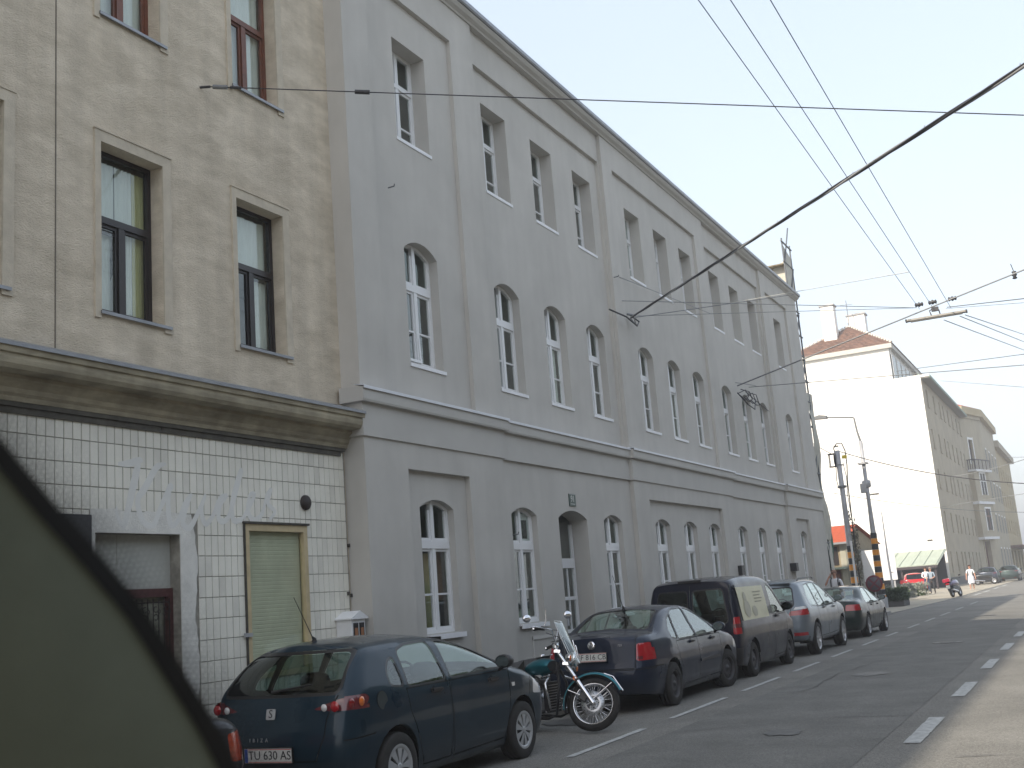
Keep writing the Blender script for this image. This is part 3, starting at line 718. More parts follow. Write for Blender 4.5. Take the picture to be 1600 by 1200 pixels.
# ghost of old painted brush script over the tiles: strokes follow the joints of real lettering
SC = [0]
def stroke(mb, pts, wds, x, m):
    n = len(pts); fine = []
    for i in range(n - 1):
        p0, p1, p2, p3 = pts[max(i - 1, 0)], pts[i], pts[i + 1], pts[min(i + 2, n - 1)]
        for k in range(6):
            t = k / 6; c = [.5 * ((2 * p1[a]) + (-p0[a] + p2[a]) * t + (2 * p0[a] - 5 * p1[a] + 4 * p2[a] - p3[a]) * t * t + (-p0[a] + 3 * p1[a] - 3 * p2[a] + p3[a]) * t ** 3) for a in (0, 1)]
            fine.append((c[0], c[1], wds[i] + (wds[i + 1] - wds[i]) * t))
    fine.append((*pts[-1], wds[-1]))
    L_, R_ = [], []
    for i, (a, b, wd) in enumerate(fine):
        q0 = fine[max(i - 1, 0)]; q1 = fine[min(i + 1, len(fine) - 1)]; dx, dy = q1[0] - q0[0], q1[1] - q0[1]; l = math.hypot(dx, dy) or 1
        nx, ny = -dy / l * wd / 2, dx / l * wd / 2; L_.append((x, a + nx, b + ny)); R_.append((x, a - nx, b - ny))
    for i in range(len(fine) - 1):
        SC[0] += 1; e = SC[0] * .00001; mb.face([(q[0] + e, q[1], q[2]) for q in (L_[i], L_[i + 1], R_[i + 1], R_[i])], m)
gl = MB(); G = tile_paint; x = XB + .0028
gx = lambda px, py: (9.19 + (px - 130) / 1380 * 2.78, 3.60 - (py - 150 - (px - 130) * .115) / 5.714 / 85.0)
def S_(pts, w_): stroke(gl, [gx(*p) for p in pts], [k * .8 for k in w_], x, G)
S_([(135, 165), (215, 165), (300, 150), (315, 165)], [.05, .11, .10, .03])
S_([(290, 165), (260, 260), (215, 400), (175, 510), (130, 460), (120, 400)], [.10, .14, .12, .10, .06, .02])
S_([(510, 180), (430, 200), (340, 310), (280, 380), (320, 500), (400, 530), (460, 430), (540, 320), (555, 300)], [.03, .11, .12, .10, .10, .09, .08, .12, .03])
S_([(540, 320), (520, 430), (540, 540), (600, 520), (660, 420), (720, 370)], [.05, .10, .10, .07, .07, .04])
S_([(720, 370), (660, 470), (640, 540), (700, 570), (790, 460), (840, 380)], [.04, .09, .09, .10, .08, .05])
S_([(840, 380), (800, 470), (830, 560), (900, 520), (970, 420), (1040, 400)], [.05, .09, .10, .08, .10, .06])
S_([(1040, 400), (960, 470), (960, 550), (1040, 540), (1120, 380), (1180, 260), (1150, 270), (1080, 450), (1090, 560), (1180, 560)], [.05, .09, .11, .09, .10, .07, .05, .10, .11, .08])
S_([(1180, 560), (1260, 470), (1300, 410), (1250, 420), (1230, 520), (1290, 580), (1370, 540), (1420, 420)], [.08, .09, .07, .07, .10, .11, .08, .05])
S_([(1420, 420), (1470, 390), (1430, 480), (1500, 540), (1440, 590)], [.05, .06, .09, .08, .05])
gl.build('painted_script', bb)
# doorway: white transom panel, dark red frame, green-grey boards behind an iron grille
D = XB - .19
dm = MB(); dm.box(D, D + .02, 8.87, 10.168, 2.14, 2.78, mat('transom_board', (.50, .51, .47), .7, noise=.08, scale=3)).box(D + .02, D + .022, 9.33, 9.335, 2.14, 2.78, joint_mat)
dm.build('transom_panel', bb)
dm = MB(); dm.box(D, D + .06, 8.87, 10.168, 2.05, 2.15, dark_red_paint).box(D, D + .06, 10.09, 10.168, .2, 2.05, dark_red_paint).box(D, D + .05, 8.87, 8.94, .2, 2.05, dark_red_paint).box(D, D + .05, 9.38, 9.44, .2, 2.05, dark_red_paint)
dm.box(D - .06, D - .05, 8.87, 10.168, .2, 2.1, shutter_mat)
door = dm.build('door', bb)
gr = MB()
def ring(cy, cz, r_, a0=0, a1=360, rr=.006):
    n = 12; gr.tube([(D + .075, cy + r_ * math.cos(R(a0 + (a1 - a0) * k / n)), cz + r_ * math.sin(R(a0 + (a1 - a0) * k / n))) for k in range(n + 1)], rr, 5, iron)
for k in range(14):
    y = 8.97 + k * .086
    if abs(y - 9.4) < .03: continue
    gr.tube([(D + .075, y, .25), (D + .075, y, 2.03)], .007, 5, iron)
for k in range(7):
    y = 9.01 + k * .172
    for zc in (1.86, 1.30, .8):
        ring(y, zc + .045, .032, 60, 330); ring(y, zc - .045, .032, -120, 150); ring(y + .05, zc + .02, .022, 200, 480)
for z in (1.98, 1.10, .5): gr.box(D + .07, D + .08, 8.95, 10.09, z, z + .014, iron)
gr.build('grille', door)
MB().box(XB - .1, XB + .01, 8.6, 10.25, .1, .16, granite).build('door_step', bb)
# shop window with drawn roller shutter behind glass, cream frame
c = MB(); a, b, z0, z1 = 11.32, 12.62, .95, 2.94
c.box(XB - .06, XB + .02, a, a + .08, z0, z1, cream_frame).box(XB - .06, XB + .02, b - .08, b, z0, z1, cream_frame).box(XB - .06, XB + .02, a + .08, b - .08, z1 - .09, z1, cream_frame).box(XB - .06, XB + .02, a + .08, b - .08, z0, z0 + .07, cream_frame)
c.box(XB - .0, XB + .045, a - .03, b + .03, z1 + .002, z1 + .03, dirt_mat).box(XB, XB + .03, a - .02, a - .002, z0, z1, dirt_mat)
sw = c.build('shop_window', bb)
sh = MB()
for k in range(36): zz = z0 + .07 + k * .0508; sh.prism([(XB - .075, zz), (XB - .072, zz + .008), (XB - .072, zz + .043), (XB - .075, zz + .0508)], 'y', a + .08, b - .08, shutter_mat)
sh.build('roller_shutter', sw); MB().box(XB - .04, XB - .034, a + .08, b - .08, z0 + .07, z1 - .09, glass('shop_glass', (.97, .98, .95), 1.3)).build('pane', sw)
MB().box(XB + .02, XB + .05, 11.24, 11.38, 1.49, 1.54, galv).build('latch', sw)
# round vent
v = MB(); v.lathe([(.001, .055), (.085, .05), (.105, .03), (.108, 0)], 20, 'x', (0, 0, 0), mat('vent_brown', (.03, .022, .02), .6)); v.build('vent_cap', bb, (XB, 12.62, 3.27))
for (y, z) in ((9.86, 4.03), (13.58, 2.65), (13.52, 1.95), (13.6, 1.92)): MB().box(XB, XB + .03, y, y + .035, z, z + .05, dirt_mat).build('old_fixing', bb)
# left dark shop opening partly hidden by the car pillar
MB().box(XB - .03, XB + .04, 7.0, 8.785, .12, 2.97, mat('dark_shop_panel', (.05, .052, .058), .5, noise=.1)).build('shop_panel', bb)

# little house-shaped vending box on the wall
vb = thing('vending_box', 'small white house shaped vending box with two dark fronts on the tiled wall corner', 'vending machine', (XB, 13.39, .62))
g = MB(); g.box(.0, .27, -.165, .165, 0, .98, white_pvc); g.build('cabinet', vb, bevel=.006)
g = MB(); g.prism([(-.20, .982), (.20, .982), (.20, 1.0), (0, 1.10), (-.20, 1.0)], 'x', -.0, .31, white_pvc)
g.build('gable_roof', vb)
for yy in (-.125, .02):
    g = MB(); g.box(.272, .282, yy - .005, yy + .105, .62, .93, black_plastic); g.build('product_window', vb)
    g = MB(); g.box(.283, .288, yy + .015, yy + .08, .74, .86, mat('gum_picture', (.35, .16, .08), .4)); g.build('product_picture', vb)
# ================================================================== SCAFFOLDED HOUSE NEXT DOOR
XS = -9.78
sc = bldg('scaffolding', 'tall tube scaffolding with pale netting beyond the far end of the grey building', 'scaffolding')
net = mat('scaffold_net', (.50, .49, .43), .9, noise=.15, scale=3); netg = mat('green_net', (.03, .14, .09), .9, noise=.3, scale=4); netb = mat('blue_tarp', (.04, .06, .12), .7, noise=.2)
tube_m = mat('scaffold_tube', (.13, .14, .15), .5, metal=.3)
ZS = 16.0
for y in (45.95, 47.35):
    for dx in (0, -.85):
        MB().tube([(XS + dx, y, 0), (XS + dx, y, ZS if dx == 0 else 13)], .036, 6, tube_m).build('upright', sc)
for k in range(8):
    z = 2.0 + k * 1.98
    MB().tube([(XS, 45.8, z), (XS, 47.6, z)], .04, 6, tube_m).build('ledger', sc); MB().tube([(XS, 45.8, z - .9), (XS, 47.6, z - .9)], .035, 6, tube_m).build('ledger', sc)
    MB().box(XS - .8, XS - .05, 45.85, 47.5, z - 1.04, z - .99, mat('scaffold_board', (.22, .18, .12), .9, noise=.3, scale=5)).build('walk_board', sc)
    for y in (45.95, 47.35): MB().tube([(XS, y, z - 1), (XS - .85, y, z - 1)], .022, 6, tube_m).build('transom', sc)
    MB().tube([(XS + .03, 45.95, z - .9), (XS + .03, 47.35, z + .95)], .032, 6, tube_m).build('brace', sc)
def cloth(x0, y0, y1, z0, z1, m, name, amp=.05, nz=26, ny=12, seed=1):
    rr = random.Random(seed); rows = []
    for i in range(nz + 1):
        z = z0 + (z1 - z0) * i / nz; row = []
        for j in range(ny + 1):
            y = y0 + (y1 - y0) * j / ny
            row.append((x0 + amp * math.sin(z * 1.7 + seed) + amp * .7 * math.sin(y * 3 + z * 2.3) + rr.uniform(-.01, .01), y + .06 * math.sin(z * 2.1), z))
        rows.append(row)
    mb = MB(); mb.grid(rows, m); return mb.build(name, sc)
cloth(XS + .06, 46.75, 47.75, 3.2, 9.4, net, 'netting', .05); cloth(XS + .02, 47.0, 47.9, 1.0, 5.0, net, 'netting', seed=4)
cloth(XS + .05, 45.95, 46.35, 7.0, 9.6, netb, 'tarpaulin', .02, seed=2); cloth(XS - .02, 46.0, 48.2, .2, 3.6, netg, 'green_netting', .04, seed=3)
cloth(XS + .03, 45.6, 46.1, .2, 4.0, netb, 'tarpaulin', .03, seed=6)
mb = MB(); mb.grid([[(XS, 45.95, 13.9), (XS, 47.4, 13.6)], [(XS - .02, 45.95, 15.8), (XS, 47.4, 15.4)]], net); mb.build('netting', sc)
mb = MB(); mb.grid([[(XS, 46.2, 13.4), (XS - 2.6, 46.3, 13.2)], [(XS, 46.2, 15.1), (XS - 2.2, 46.3, 13.9)]], net); mb.build('netting', sc)
# the house inside the scaffold, unplastered
hs = bldg('scaffolded_house', 'low unfinished house wall hidden behind the scaffolding', 'building')
MB().box(-20, -11.6, 46.3, 52, 0, 11.8, mat('raw_wall', (.30, .27, .22), .95, noise=.25)).build('wall', hs)

# ================================================================== SMALL HOUSE WITH RED ROOF
sh_ = bldg('small_house', 'small house with bright red tiled roof behind the striped masts', 'building')
hw = mat('small_house_wall', (.30, .25, .17), .9, noise=.2); hy = mat('small_house_plaster', (.36, .35, .29), .9, noise=.12); redtile = mat('red_roof_tiles', (.40, .085, .035), .75, noise=.16, scale=5)
Y0 = 64
MB().box(-18, -12.25, Y0, 74, 0, 3.45, hw).build('wall', sh_)
MB().box(-12.62, -12.2, Y0 - .06, Y0, 0, 3.45, hy).build('corner_pier', sh_)
MB().box(-18, -12.3, Y0 - 1.0, Y0 - .005, 2.06, 2.16, mat('canopy_green', (.25, .31, .25), .7)).build('canopy', sh_)
MB().box(-13.02, -12.72, Y0 - .05, Y0 - .01, .1, 2.0, dark_red_paint).box(-12.95, -12.78, Y0 - .055, Y0 - .052, .3, 1.8, brown_frame).build('door', sh_)
MB().box(-13.05, -12.75, Y0 - .05, Y0 - .01, 2.3, 3.3, dark_frame).build('window', sh_)
r_ = MB(); n = 16
for k in range(n):
    a, b = k / n, (k + 1) / n; za, zb = 3.52 + 1.05 * a, 3.52 + 1.05 * b; ya, yb = Y0 - .45 + 3.2 * a, Y0 - .45 + 3.2 * b
    r_.face([(-18.3, ya, za + .03), (-12.05, ya, za + .03), (-12.05, yb, zb), (-18.3, yb, zb)], redtile); r_.face([(-18.3, ya, za), (-12.05, ya, za), (-12.05, ya, za + .03), (-18.3, ya, za + .03)], redtile)
r_.face([(-18.3, 67, 4.57), (-12.05, 67, 4.57), (-12.05, 74.4, 3.5), (-18.3, 74.4, 3.5)], redtile); r_.build('roof', sh_)
MB().prism([(Y0, 3.45), (74, 3.45), (67, 4.5)], 'x', -12.35, -12.25, hw).build('gable', sh_)
MB().box(-18.3, -12.0, Y0 - .52, Y0 - .42, 3.42, 3.53, zinc).build('gutter', sh_)
MB().box(-12.3, -12.0, Y0 - .12, 72, 0, 3.1, mat('side_annex', (.22, .22, .19), .9, noise=.2)).build('annex', sh_)

# ================================================================== WHITE GABLE HOUSE
wh = bldg('white_gable_house', 'five storey house with blank sunlit white gable wall and brown hip roof', 'building')
Y0, Y1, X0, ZE = 108, 141.4, -11.9, 19.25
wwall = mat('white_gable_paint', (.80, .79, .76), .9, noise=.02, scale=.5); sand_wall = mat('sand_facade', (.42, .375, .29), .95, noise=.14, scale=.6, streak=.12)
mb = MB(); mb.face([(X0, Y0, 0), (-26, Y0, 0), (-26, Y0, ZE), (X0, Y0, ZE)], wwall)
wy = [110.4, 115.6, 120.2, 123.2, 127.3, 131.2, 135.6, 139.2]; wz = [(1.35, 3.15), (5.1, 6.9), (9.05, 10.85), (12.85, 14.65), (16.8, 18.45)]
ops = [(y, y + 1.15, a, b, 0, .22) for y in wy for a, b in wz]
wall(mb, X0, Y0, Y1, 0, ZE, ops, sand_wall)
mb.face([(X0, Y1, 0), (-26, Y1, 0), (-26, Y1, ZE), (X0, Y1, ZE)], sand_wall); mb.face([(-26, Y0, 0), (-26, Y1, 0), (-26, Y1, ZE), (-26, Y0, ZE)], sand_wall)
mb.build('wall', wh)
fw = MB(); fw.box(-.25, -.2, 0, 1.15, 0, 1.8, mat('far_window_glass', (.035, .038, .038), .5, spec=.2)).box(-.2, -.15, 0, .08, 0, 1.8, white_pvc).box(-.2, -.15, 1.07, 1.15, 0, 1.8, white_pvc).box(-.2, -.15, .53, .62, 0, 1.8, white_pvc).box(-.2, -.15, 0, 1.15, 1.2, 1.28, white_pvc).box(-.2, .10, -.05, 1.2, -.1, 0, sand_wall)
fw = fw.mesh('window')
for y in wy:
    for a, b in wz: link('window', fw, wh, (X0, y, a))
MB().box(X0 - .02, X0 + .05, Y0 + .02, Y1, 0, .8, mat('grey_plinth', (.16, .16, .16), .9)).build('plinth', wh)
MB().box(X0 - .5, X0 + .75, Y0 + .02, Y1 + .3, ZE - .12, ZE + .06, mat('eave_soffit', (.22, .21, .19), .9)).box(X0 + .751, X0 + .85, Y0, Y1 + .3, ZE - .1, ZE + .14, mat('green_gutter', (.20, .28, .24), .6)).build('eaves', wh)
MB().box(-14.35, X0 + .8, Y0 - .05, Y0 + .25, ZE, ZE + .22, wwall).build('parapet', wh)
at = MB(); ZA = 22.45
at.box(-24.2, -14.35, Y0 - .02, Y1, ZE, ZA, wwall)
at.build('attic_wall', wh)
MB().box(-14.34, -14.25, Y0 + .5, Y1, ZE + .3, ZA - .5, mat('attic_glazing', (.10, .13, .12), .2)).build('attic_window_band', wh)
for k in range(10): MB().box(-14.26, -14.2, Y0 + .4 + k * 3, Y0 + .55 + k * 3, ZE + .2, ZA, wwall).build('attic_post', wh)
MB().box(-24.5, -14.0, Y0 - .35, Y1, ZA, ZA + .42, mat('roof_edge_sheet', (.50, .49, .45), .8, noise=.1)).build('roof_edge', wh)
browntile = mat('brown_roof_tiles', (.135, .085, .065), .9, noise=.4, scale=2.2, stretch=(1, 1, 3), col2=(.22, .12, .08), bump=.8, bscale=9)
hp = MB(); a, b, c, d = (-24.4, Y0 - .25, ZA + .43), (-13.95, Y0 - .25, ZA + .43), (-13.95, Y1, ZA + .43), (-24.4, Y1, ZA + .43); r1, r2 = (-18.4, Y0 + 4.4, 26.1), (-18.4, Y1 - 4, 26.1)
def tiled_face(mb, p, q, r, s, rows=18):
    p, q, r, s = map(Vector, (p, q, r, s)); nrm = (q - p).cross(s - p).normalized(); nrm = nrm if nrm.z > 0 else -nrm
    for k in range(rows):
        t, u = k / rows, (k + 1) / rows; A, B, C_, D_ = p.lerp(s, t), q.lerp(r, t), q.lerp(r, u), p.lerp(s, u)
        mb.face([A + nrm * .07, B + nrm * .07, C_, D_], browntile); mb.face([A, B, B + nrm * .07, A + nrm * .07], browntile)
tiled_face(hp, a, b, r1, r1); tiled_face(hp, b, c, r2, r1); tiled_face(hp, c, d, r2, r2); tiled_face(hp, d, a, r1, r2)
hp.build('roof', wh)
mort = mat('ridge_mortar', (.62, .60, .54), .9)
for (p, q, n) in ((a, r1, 17), (b, r1, 17)):
    p, q = Vector(p), Vector(q)
    for k in range(n): u0, u1 = p.lerp(q, (k + .05) / n), p.lerp(q, (k + .62) / n); MB().tube([u0 + Vector((0, 0, .08)), u1 + Vector((0, 0, .12))], .14, 6, mort).build('ridge_tile', wh)
for (x, y, w_, dy, z1) in ((-19.9, Y0 + 2.1, 1.25, 1.3, 28.1), (-17.75, Y0 + 5.3, 1.7, 1.3, 27.4)):
    MB().box(x - w_ / 2, x + w_ / 2, y, y + dy, 23.5, z1, wwall).box(x - w_ / 2 - .12, x + w_ / 2 + .12, y - .12, y + dy + .12, z1, z1 + .14, conc).build('chimney', wh)
MB().tube([(-18.3, Y0 + 4.2, 26), (-18.3, Y0 + 4.2, 28.8)], .04, 5, cable_grey).tube([(-18.9, Y0 + 4.2, 28.4), (-17.7, Y0 + 4.2, 28.3)], .025, 5, cable_grey).build('antenna', wh)
MB().tube([(-24.1, Y0 + 1, 23), (-24.1, Y0 + 1, 26.2)], .04, 5, cable_grey).tube([(-24.6, Y0 + 1, 25.6), (-22.4, Y0 + 1, 26.1)], .02, 5, cable_grey).build('antenna', wh)
MB().prism([(-12.9, ZE + .1), (-12.0, ZE + .1), (-12.9, ZE + 1.7)], 'y', Y0 + 7, Y0 + 7.2, mat('terrace_screen', (.35, .45, .40), .4)).build('terrace_screen', wh)
for (x, z) in ((-20.6, 13.8), (-13.4, 4.2), (-17.9, 8.9), (-17.5, 8.9)): MB().box(x, x + .45, Y0 - .05, Y0, z, z + .12, dirt_mat).build('wall_fixing', wh)

# lean-to shed before the gable, dark under a pale green sheet roof
sd = bldg('lean_to_shed', 'low lean-to shed with pale green sheet roof against the white gable', 'shed')
gsh = mat('green_roof_sheet', (.36, .41, .34), .7, noise=.12, scale=1.5, stretch=(3, .3, 1))
r_ = MB(); r_.prism([(99.0, 1.98), (99.0, 2.08), (106.5, 3.35), (106.5, 3.25)], 'x', -26, -11.75, gsh)
for k in range(14): pass
r_.build('roof', sd)
for k in range(15): MB().prism([(99.0, 2.085), (99.0, 2.14), (106.5, 3.41), (106.5, 3.355)], 'x', -25.9 + k * 1.0, -25.84 + k * 1.0, gsh).build('roof_seam', sd)
MB().box(-26, -11.95, 106.2, 106.5, 0, 3.3, mat('shed_wall', (.055, .045, .05), .9)).box(-26, -25.8, 99.3, 106.5, 0, 2, MATS['shed_wall']).build('wall', sd)
for k in range(6): MB().box(-25.6 + k * 2.7, -25.45 + k * 2.7, 99.2, 99.35, 0, 1.98, MATS['shed_wall']).build('post', sd)
MB().box(-26, -11.8, 98.95, 99.02, 1.78, 2.0, MATS['shed_wall']).build('eaves_board', sd)

# ================================================================== HOUSE WITH BAY WINDOW, YELLOW HOUSE, BACKGROUND
by = thing('bay_window_house', 'cream old house with projecting bay and balcony and red roof peeping over', 'building', (-11.9, 141.45, 0), R(-15))
cream = mat('cream_stucco', (.43, .39, .30), .9, noise=.12, scale=.5, streak=.1); creamy = mat('yellow_stucco', (.44, .37, .23), .9, noise=.12, scale=.5)
FG = MATS['far_window_glass']
# local frame: the oblique front runs along +y at x = 0, the street front continues bent back
ops = [(1.6, 3.4, .1, 4.4, 0, .5), (1.5, 2.9, 14.0, 16.6, 0, .35)]
mb = MB(); wall(mb, 0, 0, 6.2, 0, 19.6, ops, cream); mb.face([(0, 0, 0), (-9, 2.4, 0), (-9, 2.4, 19.6), (0, 0, 19.6)], cream)
mb.build('wall', by)
MB().box(-.45, -.4, 1.6, 3.4, .1, 4.4, dark_red_paint).build('door', by)
MB().box(-.06, .08, 1.4, 1.6, .1, 4.6, cream).box(-.06, .08, 3.4, 3.6, .1, 4.6, cream).build('door_surround', by)
MB().box(-.3, -.25, 1.5, 2.9, 14, 16.6, FG).box(-.25, -.2, 1.5, 2.9, 15.7, 15.85, brown_frame).box(-.25, -.2, 2.15, 2.27, 14, 15.7, brown_frame).box(.0, .06, 1.3, 1.5, 13.6, 16.9, white_pvc).box(.0, .06, 2.9, 3.1, 13.6, 16.9, white_pvc).box(0, .07, 1.3, 3.1, 16.6, 16.85, white_pvc).build('window', by)
MB().box(.001, .62, .1, 4.9, 4.9, 12.6, cream).box(.001, .72, .03, 5.0, 4.6, 4.9, white_metal).box(.001, .78, 0.0, 5.1, 8.75, 9.05, white_metal).build('bay', by)
for z, m_ in ((5.7, brown_frame), (9.9, white_pvc)):
    MB().box(.62, .66, 1.8, 3.4, z, z + 2.5, FG).box(.62, .70, 1.62, 1.8, z - .1, z + 2.7, white_pvc).box(.62, .70, 3.4, 3.58, z - .1, z + 2.7, white_pvc).box(.62, .71, 1.62, 3.58, z + 2.5, z + 2.7, white_pvc).box(.66, .69, 2.55, 2.68, z, z + 2.5, m_).box(.66, .69, 1.8, 3.4, z + 1.55, z + 1.7, m_).build('window', by)
bal = MB(); bal.box(.0, 1.0, .0, 5.2, 12.6, 12.85, white_metal).box(.86, .94, .1, 5.1, 13.95, 14.07, iron).box(.0, .9, .1, .18, 13.95, 14.07, iron)
for k in range(13): bal.box(.88, .93, .12 + k * .4, .22 + k * .4, 12.85, 13.95, conc if k % 3 else iron)
for k in range(4): bal.box(.05 + k * .25, .12 + k * .25, .1, .17, 12.85, 13.95, iron)
bal.build('balcony', by)
MB().box(-.4, .5, -.2, 6.3, 19.6, 20.5, creamy).box(-.3, .2, -.1, 6.2, 19.2, 19.6, cream).build('cornice', by)
# street front beyond the bend
Xc, Yc = 0, 6.2
sf = MB(); a_ = R(-15); ux, uy = math.sin(a_), math.cos(a_)
P_ = lambda t, z, o=0: (Xc + ux * t + uy * o, Yc + uy * t - ux * o, z)
def pq(mb, t0, t1, z0, z1, o, m): mb.face([P_(t0, z0, o), P_(t1, z0, o), P_(t1, z1, o), P_(t0, z1, o)], m)
pq(sf, 0, 22, 0, 19.6, 0, cream); sf.face([P_(22, 0), P_(22, 0, -9), P_(22, 19.6, -9), P_(22, 19.6)], cream); sf.face([P_(22, 0, -9), P_(22, 19.6, -9), (-9, 2.4, 19.6), (-9, 2.4, 0)], cream); sf.build('street_wall', by)
cg = MB()
for (o0, o1, z0, z1) in ((0, .5, 19.6, 20.5),):
    cg.face([P_(0, z0, o1), P_(22, z0, o1), P_(22, z1, o1), P_(0, z1, o1)], creamy); cg.face([P_(0, z0, 0), P_(22, z0, 0), P_(22, z0, o1), P_(0, z0, o1)], creamy); cg.face([P_(0, z1, -.5), P_(22, z1, -.5), P_(22, z1, o1), P_(0, z1, o1)], creamy)
cg.build('cornice', by)
for t in (3, 8, 13, 18):
    for z in (1.4, 5.6, 9.7, 13.8):
        g = MB(); pq(g, t, t + 1.5, z, z + 2.1, .02, FG); pq(g, t + .68, t + .8, z, z + 2.1, .04, white_pvc); pq(g, t - .25, t + 1.7, z + 2.1, z + 2.3, .05, white_pvc); g.build('window', by)
r_ = MB(); r_.face([(.5, -.2, 20.5), (.5, 6.3, 20.5), (-4, 8, 22.4), (-4, 3.5, 22.4)], redtile); r_.face([(.5, -.2, 20.5), (-9, 2.2, 20.5), (-4, 3.5, 22.4)], redtile); r_.face([P_(0, 20.5, .5), P_(22, 20.5, .5), P_(20, 22.4, -4.2), P_(0, 22.4, -4.2)], redtile); r_.face([P_(22, 20.5, .5), P_(22, 20.5, -9), P_(20, 22.4, -4.2)], redtile); r_.face([(-9, 2.2, 20.5), P_(22, 20.5, -9), P_(20, 22.4, -4.2), (-4, 3.5, 22.4)], redtile); r_.build('roof', by)
ye = thing('yellow_house', 'ochre yellow corner house at the far end of the street', 'building', (-10.45, 169.2, 0), R(0))
ops = [(y, y + 1.4, z, z + 2.1, 0, .3) for y in (3, 8, 13, 18, 23, 28) for z in (5.8, 9.7, 13.4)] + [(y, y + 4.6, .4, 3.4, 0, .6) for y in (1.5, 9, 16.5, 24)]
mb = MB(); wall(mb, 0, 0, 33, 0, 17.8, ops, creamy); mb.face([(0, 33, 0), (-12, 33, 0), (-12, 33, 17.8), (0, 33, 17.8)], creamy); mb.face([(0, 0, 0), (-12, 0, 0), (-12, 0, 17.8), (0, 0, 17.8)], creamy); mb.build('wall', ye)
for o in ops: MB().box(-.28, -.22, o[0], o[1], o[2], o[3], FG).build('window', ye)
MB().box(-.6, .7, -.1, 33.4, 17.8, 18.7, cream).build('cornice', ye)
MB().box(0, 1.6, 1, 31, 3.7, 4.05, mat('awning_brown', (.12, .06, .04), .8)).build('awning', ye)
r_ = MB(); r_.face([(.6, 0, 18.4), (.6, 33.3, 18.4), (-6, 30, 21.4), (-6, 0, 21.4)], browntile); r_.face([(-12, 0, 18.4), (-12, 33.3, 18.4), (-6, 30, 21.4), (-6, 0, 21.4)], browntile); r_.build('roof', ye)

# ================================================================== FOLIAGE
leaf_g = mat('leaf_green', (.055, .10, .028), .6, noise=.45, scale=1.2, col2=(.085, .13, .035)); leaf_d = mat('leaf_dark', (.035, .06, .022), .6, noise=.4, scale=2); leaf_grey = mat('leaf_grey', (.22, .23, .19), .8, noise=.35, scale=6); bark = mat('bark', (.10, .08, .06), .9, noise=.3)
def foliage(mb, c, rad, n, ls, m, seed=0, flat=1.0, bumps=5):
    rr = random.Random(seed); lobes = [(Vector((rr.uniform(-.6, .6) * rad[0], rr.uniform(-.6, .6) * rad[1], rr.uniform(-.5, .6) * rad[2])), rr.uniform(.35, .62)) for _ in range(bumps)]
    for _ in range(n):
        l, k = rr.choice(lobes); u = Vector((rr.gauss(0, 1), rr.gauss(0, 1), rr.gauss(0, 1))).normalized() * rr.uniform(.55, 1) ** .5
        p = Vector(c) + l + Vector((u.x * rad[0] * k, u.y * rad[1] * k, u.z * rad[2] * k))
        a = Vector((rr.gauss(0, 1), rr.gauss(0, 1), rr.gauss(0, 1))).normalized(); b = a.orthogonal().normalized(); s = ls * rr.uniform(.6, 1.4)
        mb.face([p - a * s, p + b * s * .5, p + a * s, p - b * s * .5], m)
def tree(name, label, x, y, h, r, seed, n=5000, ls=.35, group=None, m=None):
    t = thing(name, label, 'tree', (x, y, 0), 0, group); rr = random.Random(seed)
    tr = MB(); tr.tube([(0, 0, 0), (.1, 0, h * .3), (0, .1, h * .6), (.1, .1, h * .9)], [r * .09, r * .07, r * .05, .03], 8, bark)
    for k in range(7):
        a = k * 2.4; z = h * (.35 + .07 * k); tr.tube([(0, 0, z), (math.cos(a) * r * .35, math.sin(a) * r * .35, z + h * .12), (math.cos(a) * r * .7, math.sin(a) * r * .7, z + h * .18)], [r * .035, r * .02, .02], 6, bark)
    tr.build('trunk', t)
    cr = MB(); foliage(cr, (0, 0, h * .68), (r, r, h * .36), n, ls, m or leaf_g, seed, bumps=11); cr.build('crown', t)
    return t
tree('street_tree', 'leafy green tree at the right edge beyond the yellow house', -4.9, 226, 15, 5.0, 3, 7000, .4)
tree('street_tree', 'second green tree further back past the yellow house', -3.8, 250, 16, 6, 5, 5000, .4)

hg = thing('planter_hedge', 'square clipped dark green hedge in a low planter beside the striped mast', 'hedge', (-9.35, 57.6, 0))
MB().box(-.85, .85, -.9, .9, 0, .32, mat('planter_conc', (.10, .10, .10), .9, noise=.2)).build('planter', hg)
cr = MB(); rr = random.Random(4)
cr.box(-.78, .78, -.82, .82, .32, .78, leaf_d)
for _ in range(3200):
    p = Vector((rr.uniform(-.85, .85), rr.uniform(-.9, .9), rr.uniform(.3, .9)))
    f = rr.choice('xyz+')
    if f == 'x': p.x = .82 * rr.choice((-1, 1)) + rr.uniform(-.04, .04)
    elif f == 'y': p.y = -.88 + rr.uniform(-.05, .05)
    else: p.z = .84 + rr.uniform(-.06, .07)
    a = Vector((rr.gauss(0, 1), rr.gauss(0, 1), rr.gauss(0, 1))).normalized(); b = a.orthogonal(); cr.face([p - a * .05, p + b * .03, p + a * .05, p - b * .03], leaf_g if f == '+' or f == 'z' else leaf_d)
cr.build('foliage', hg)
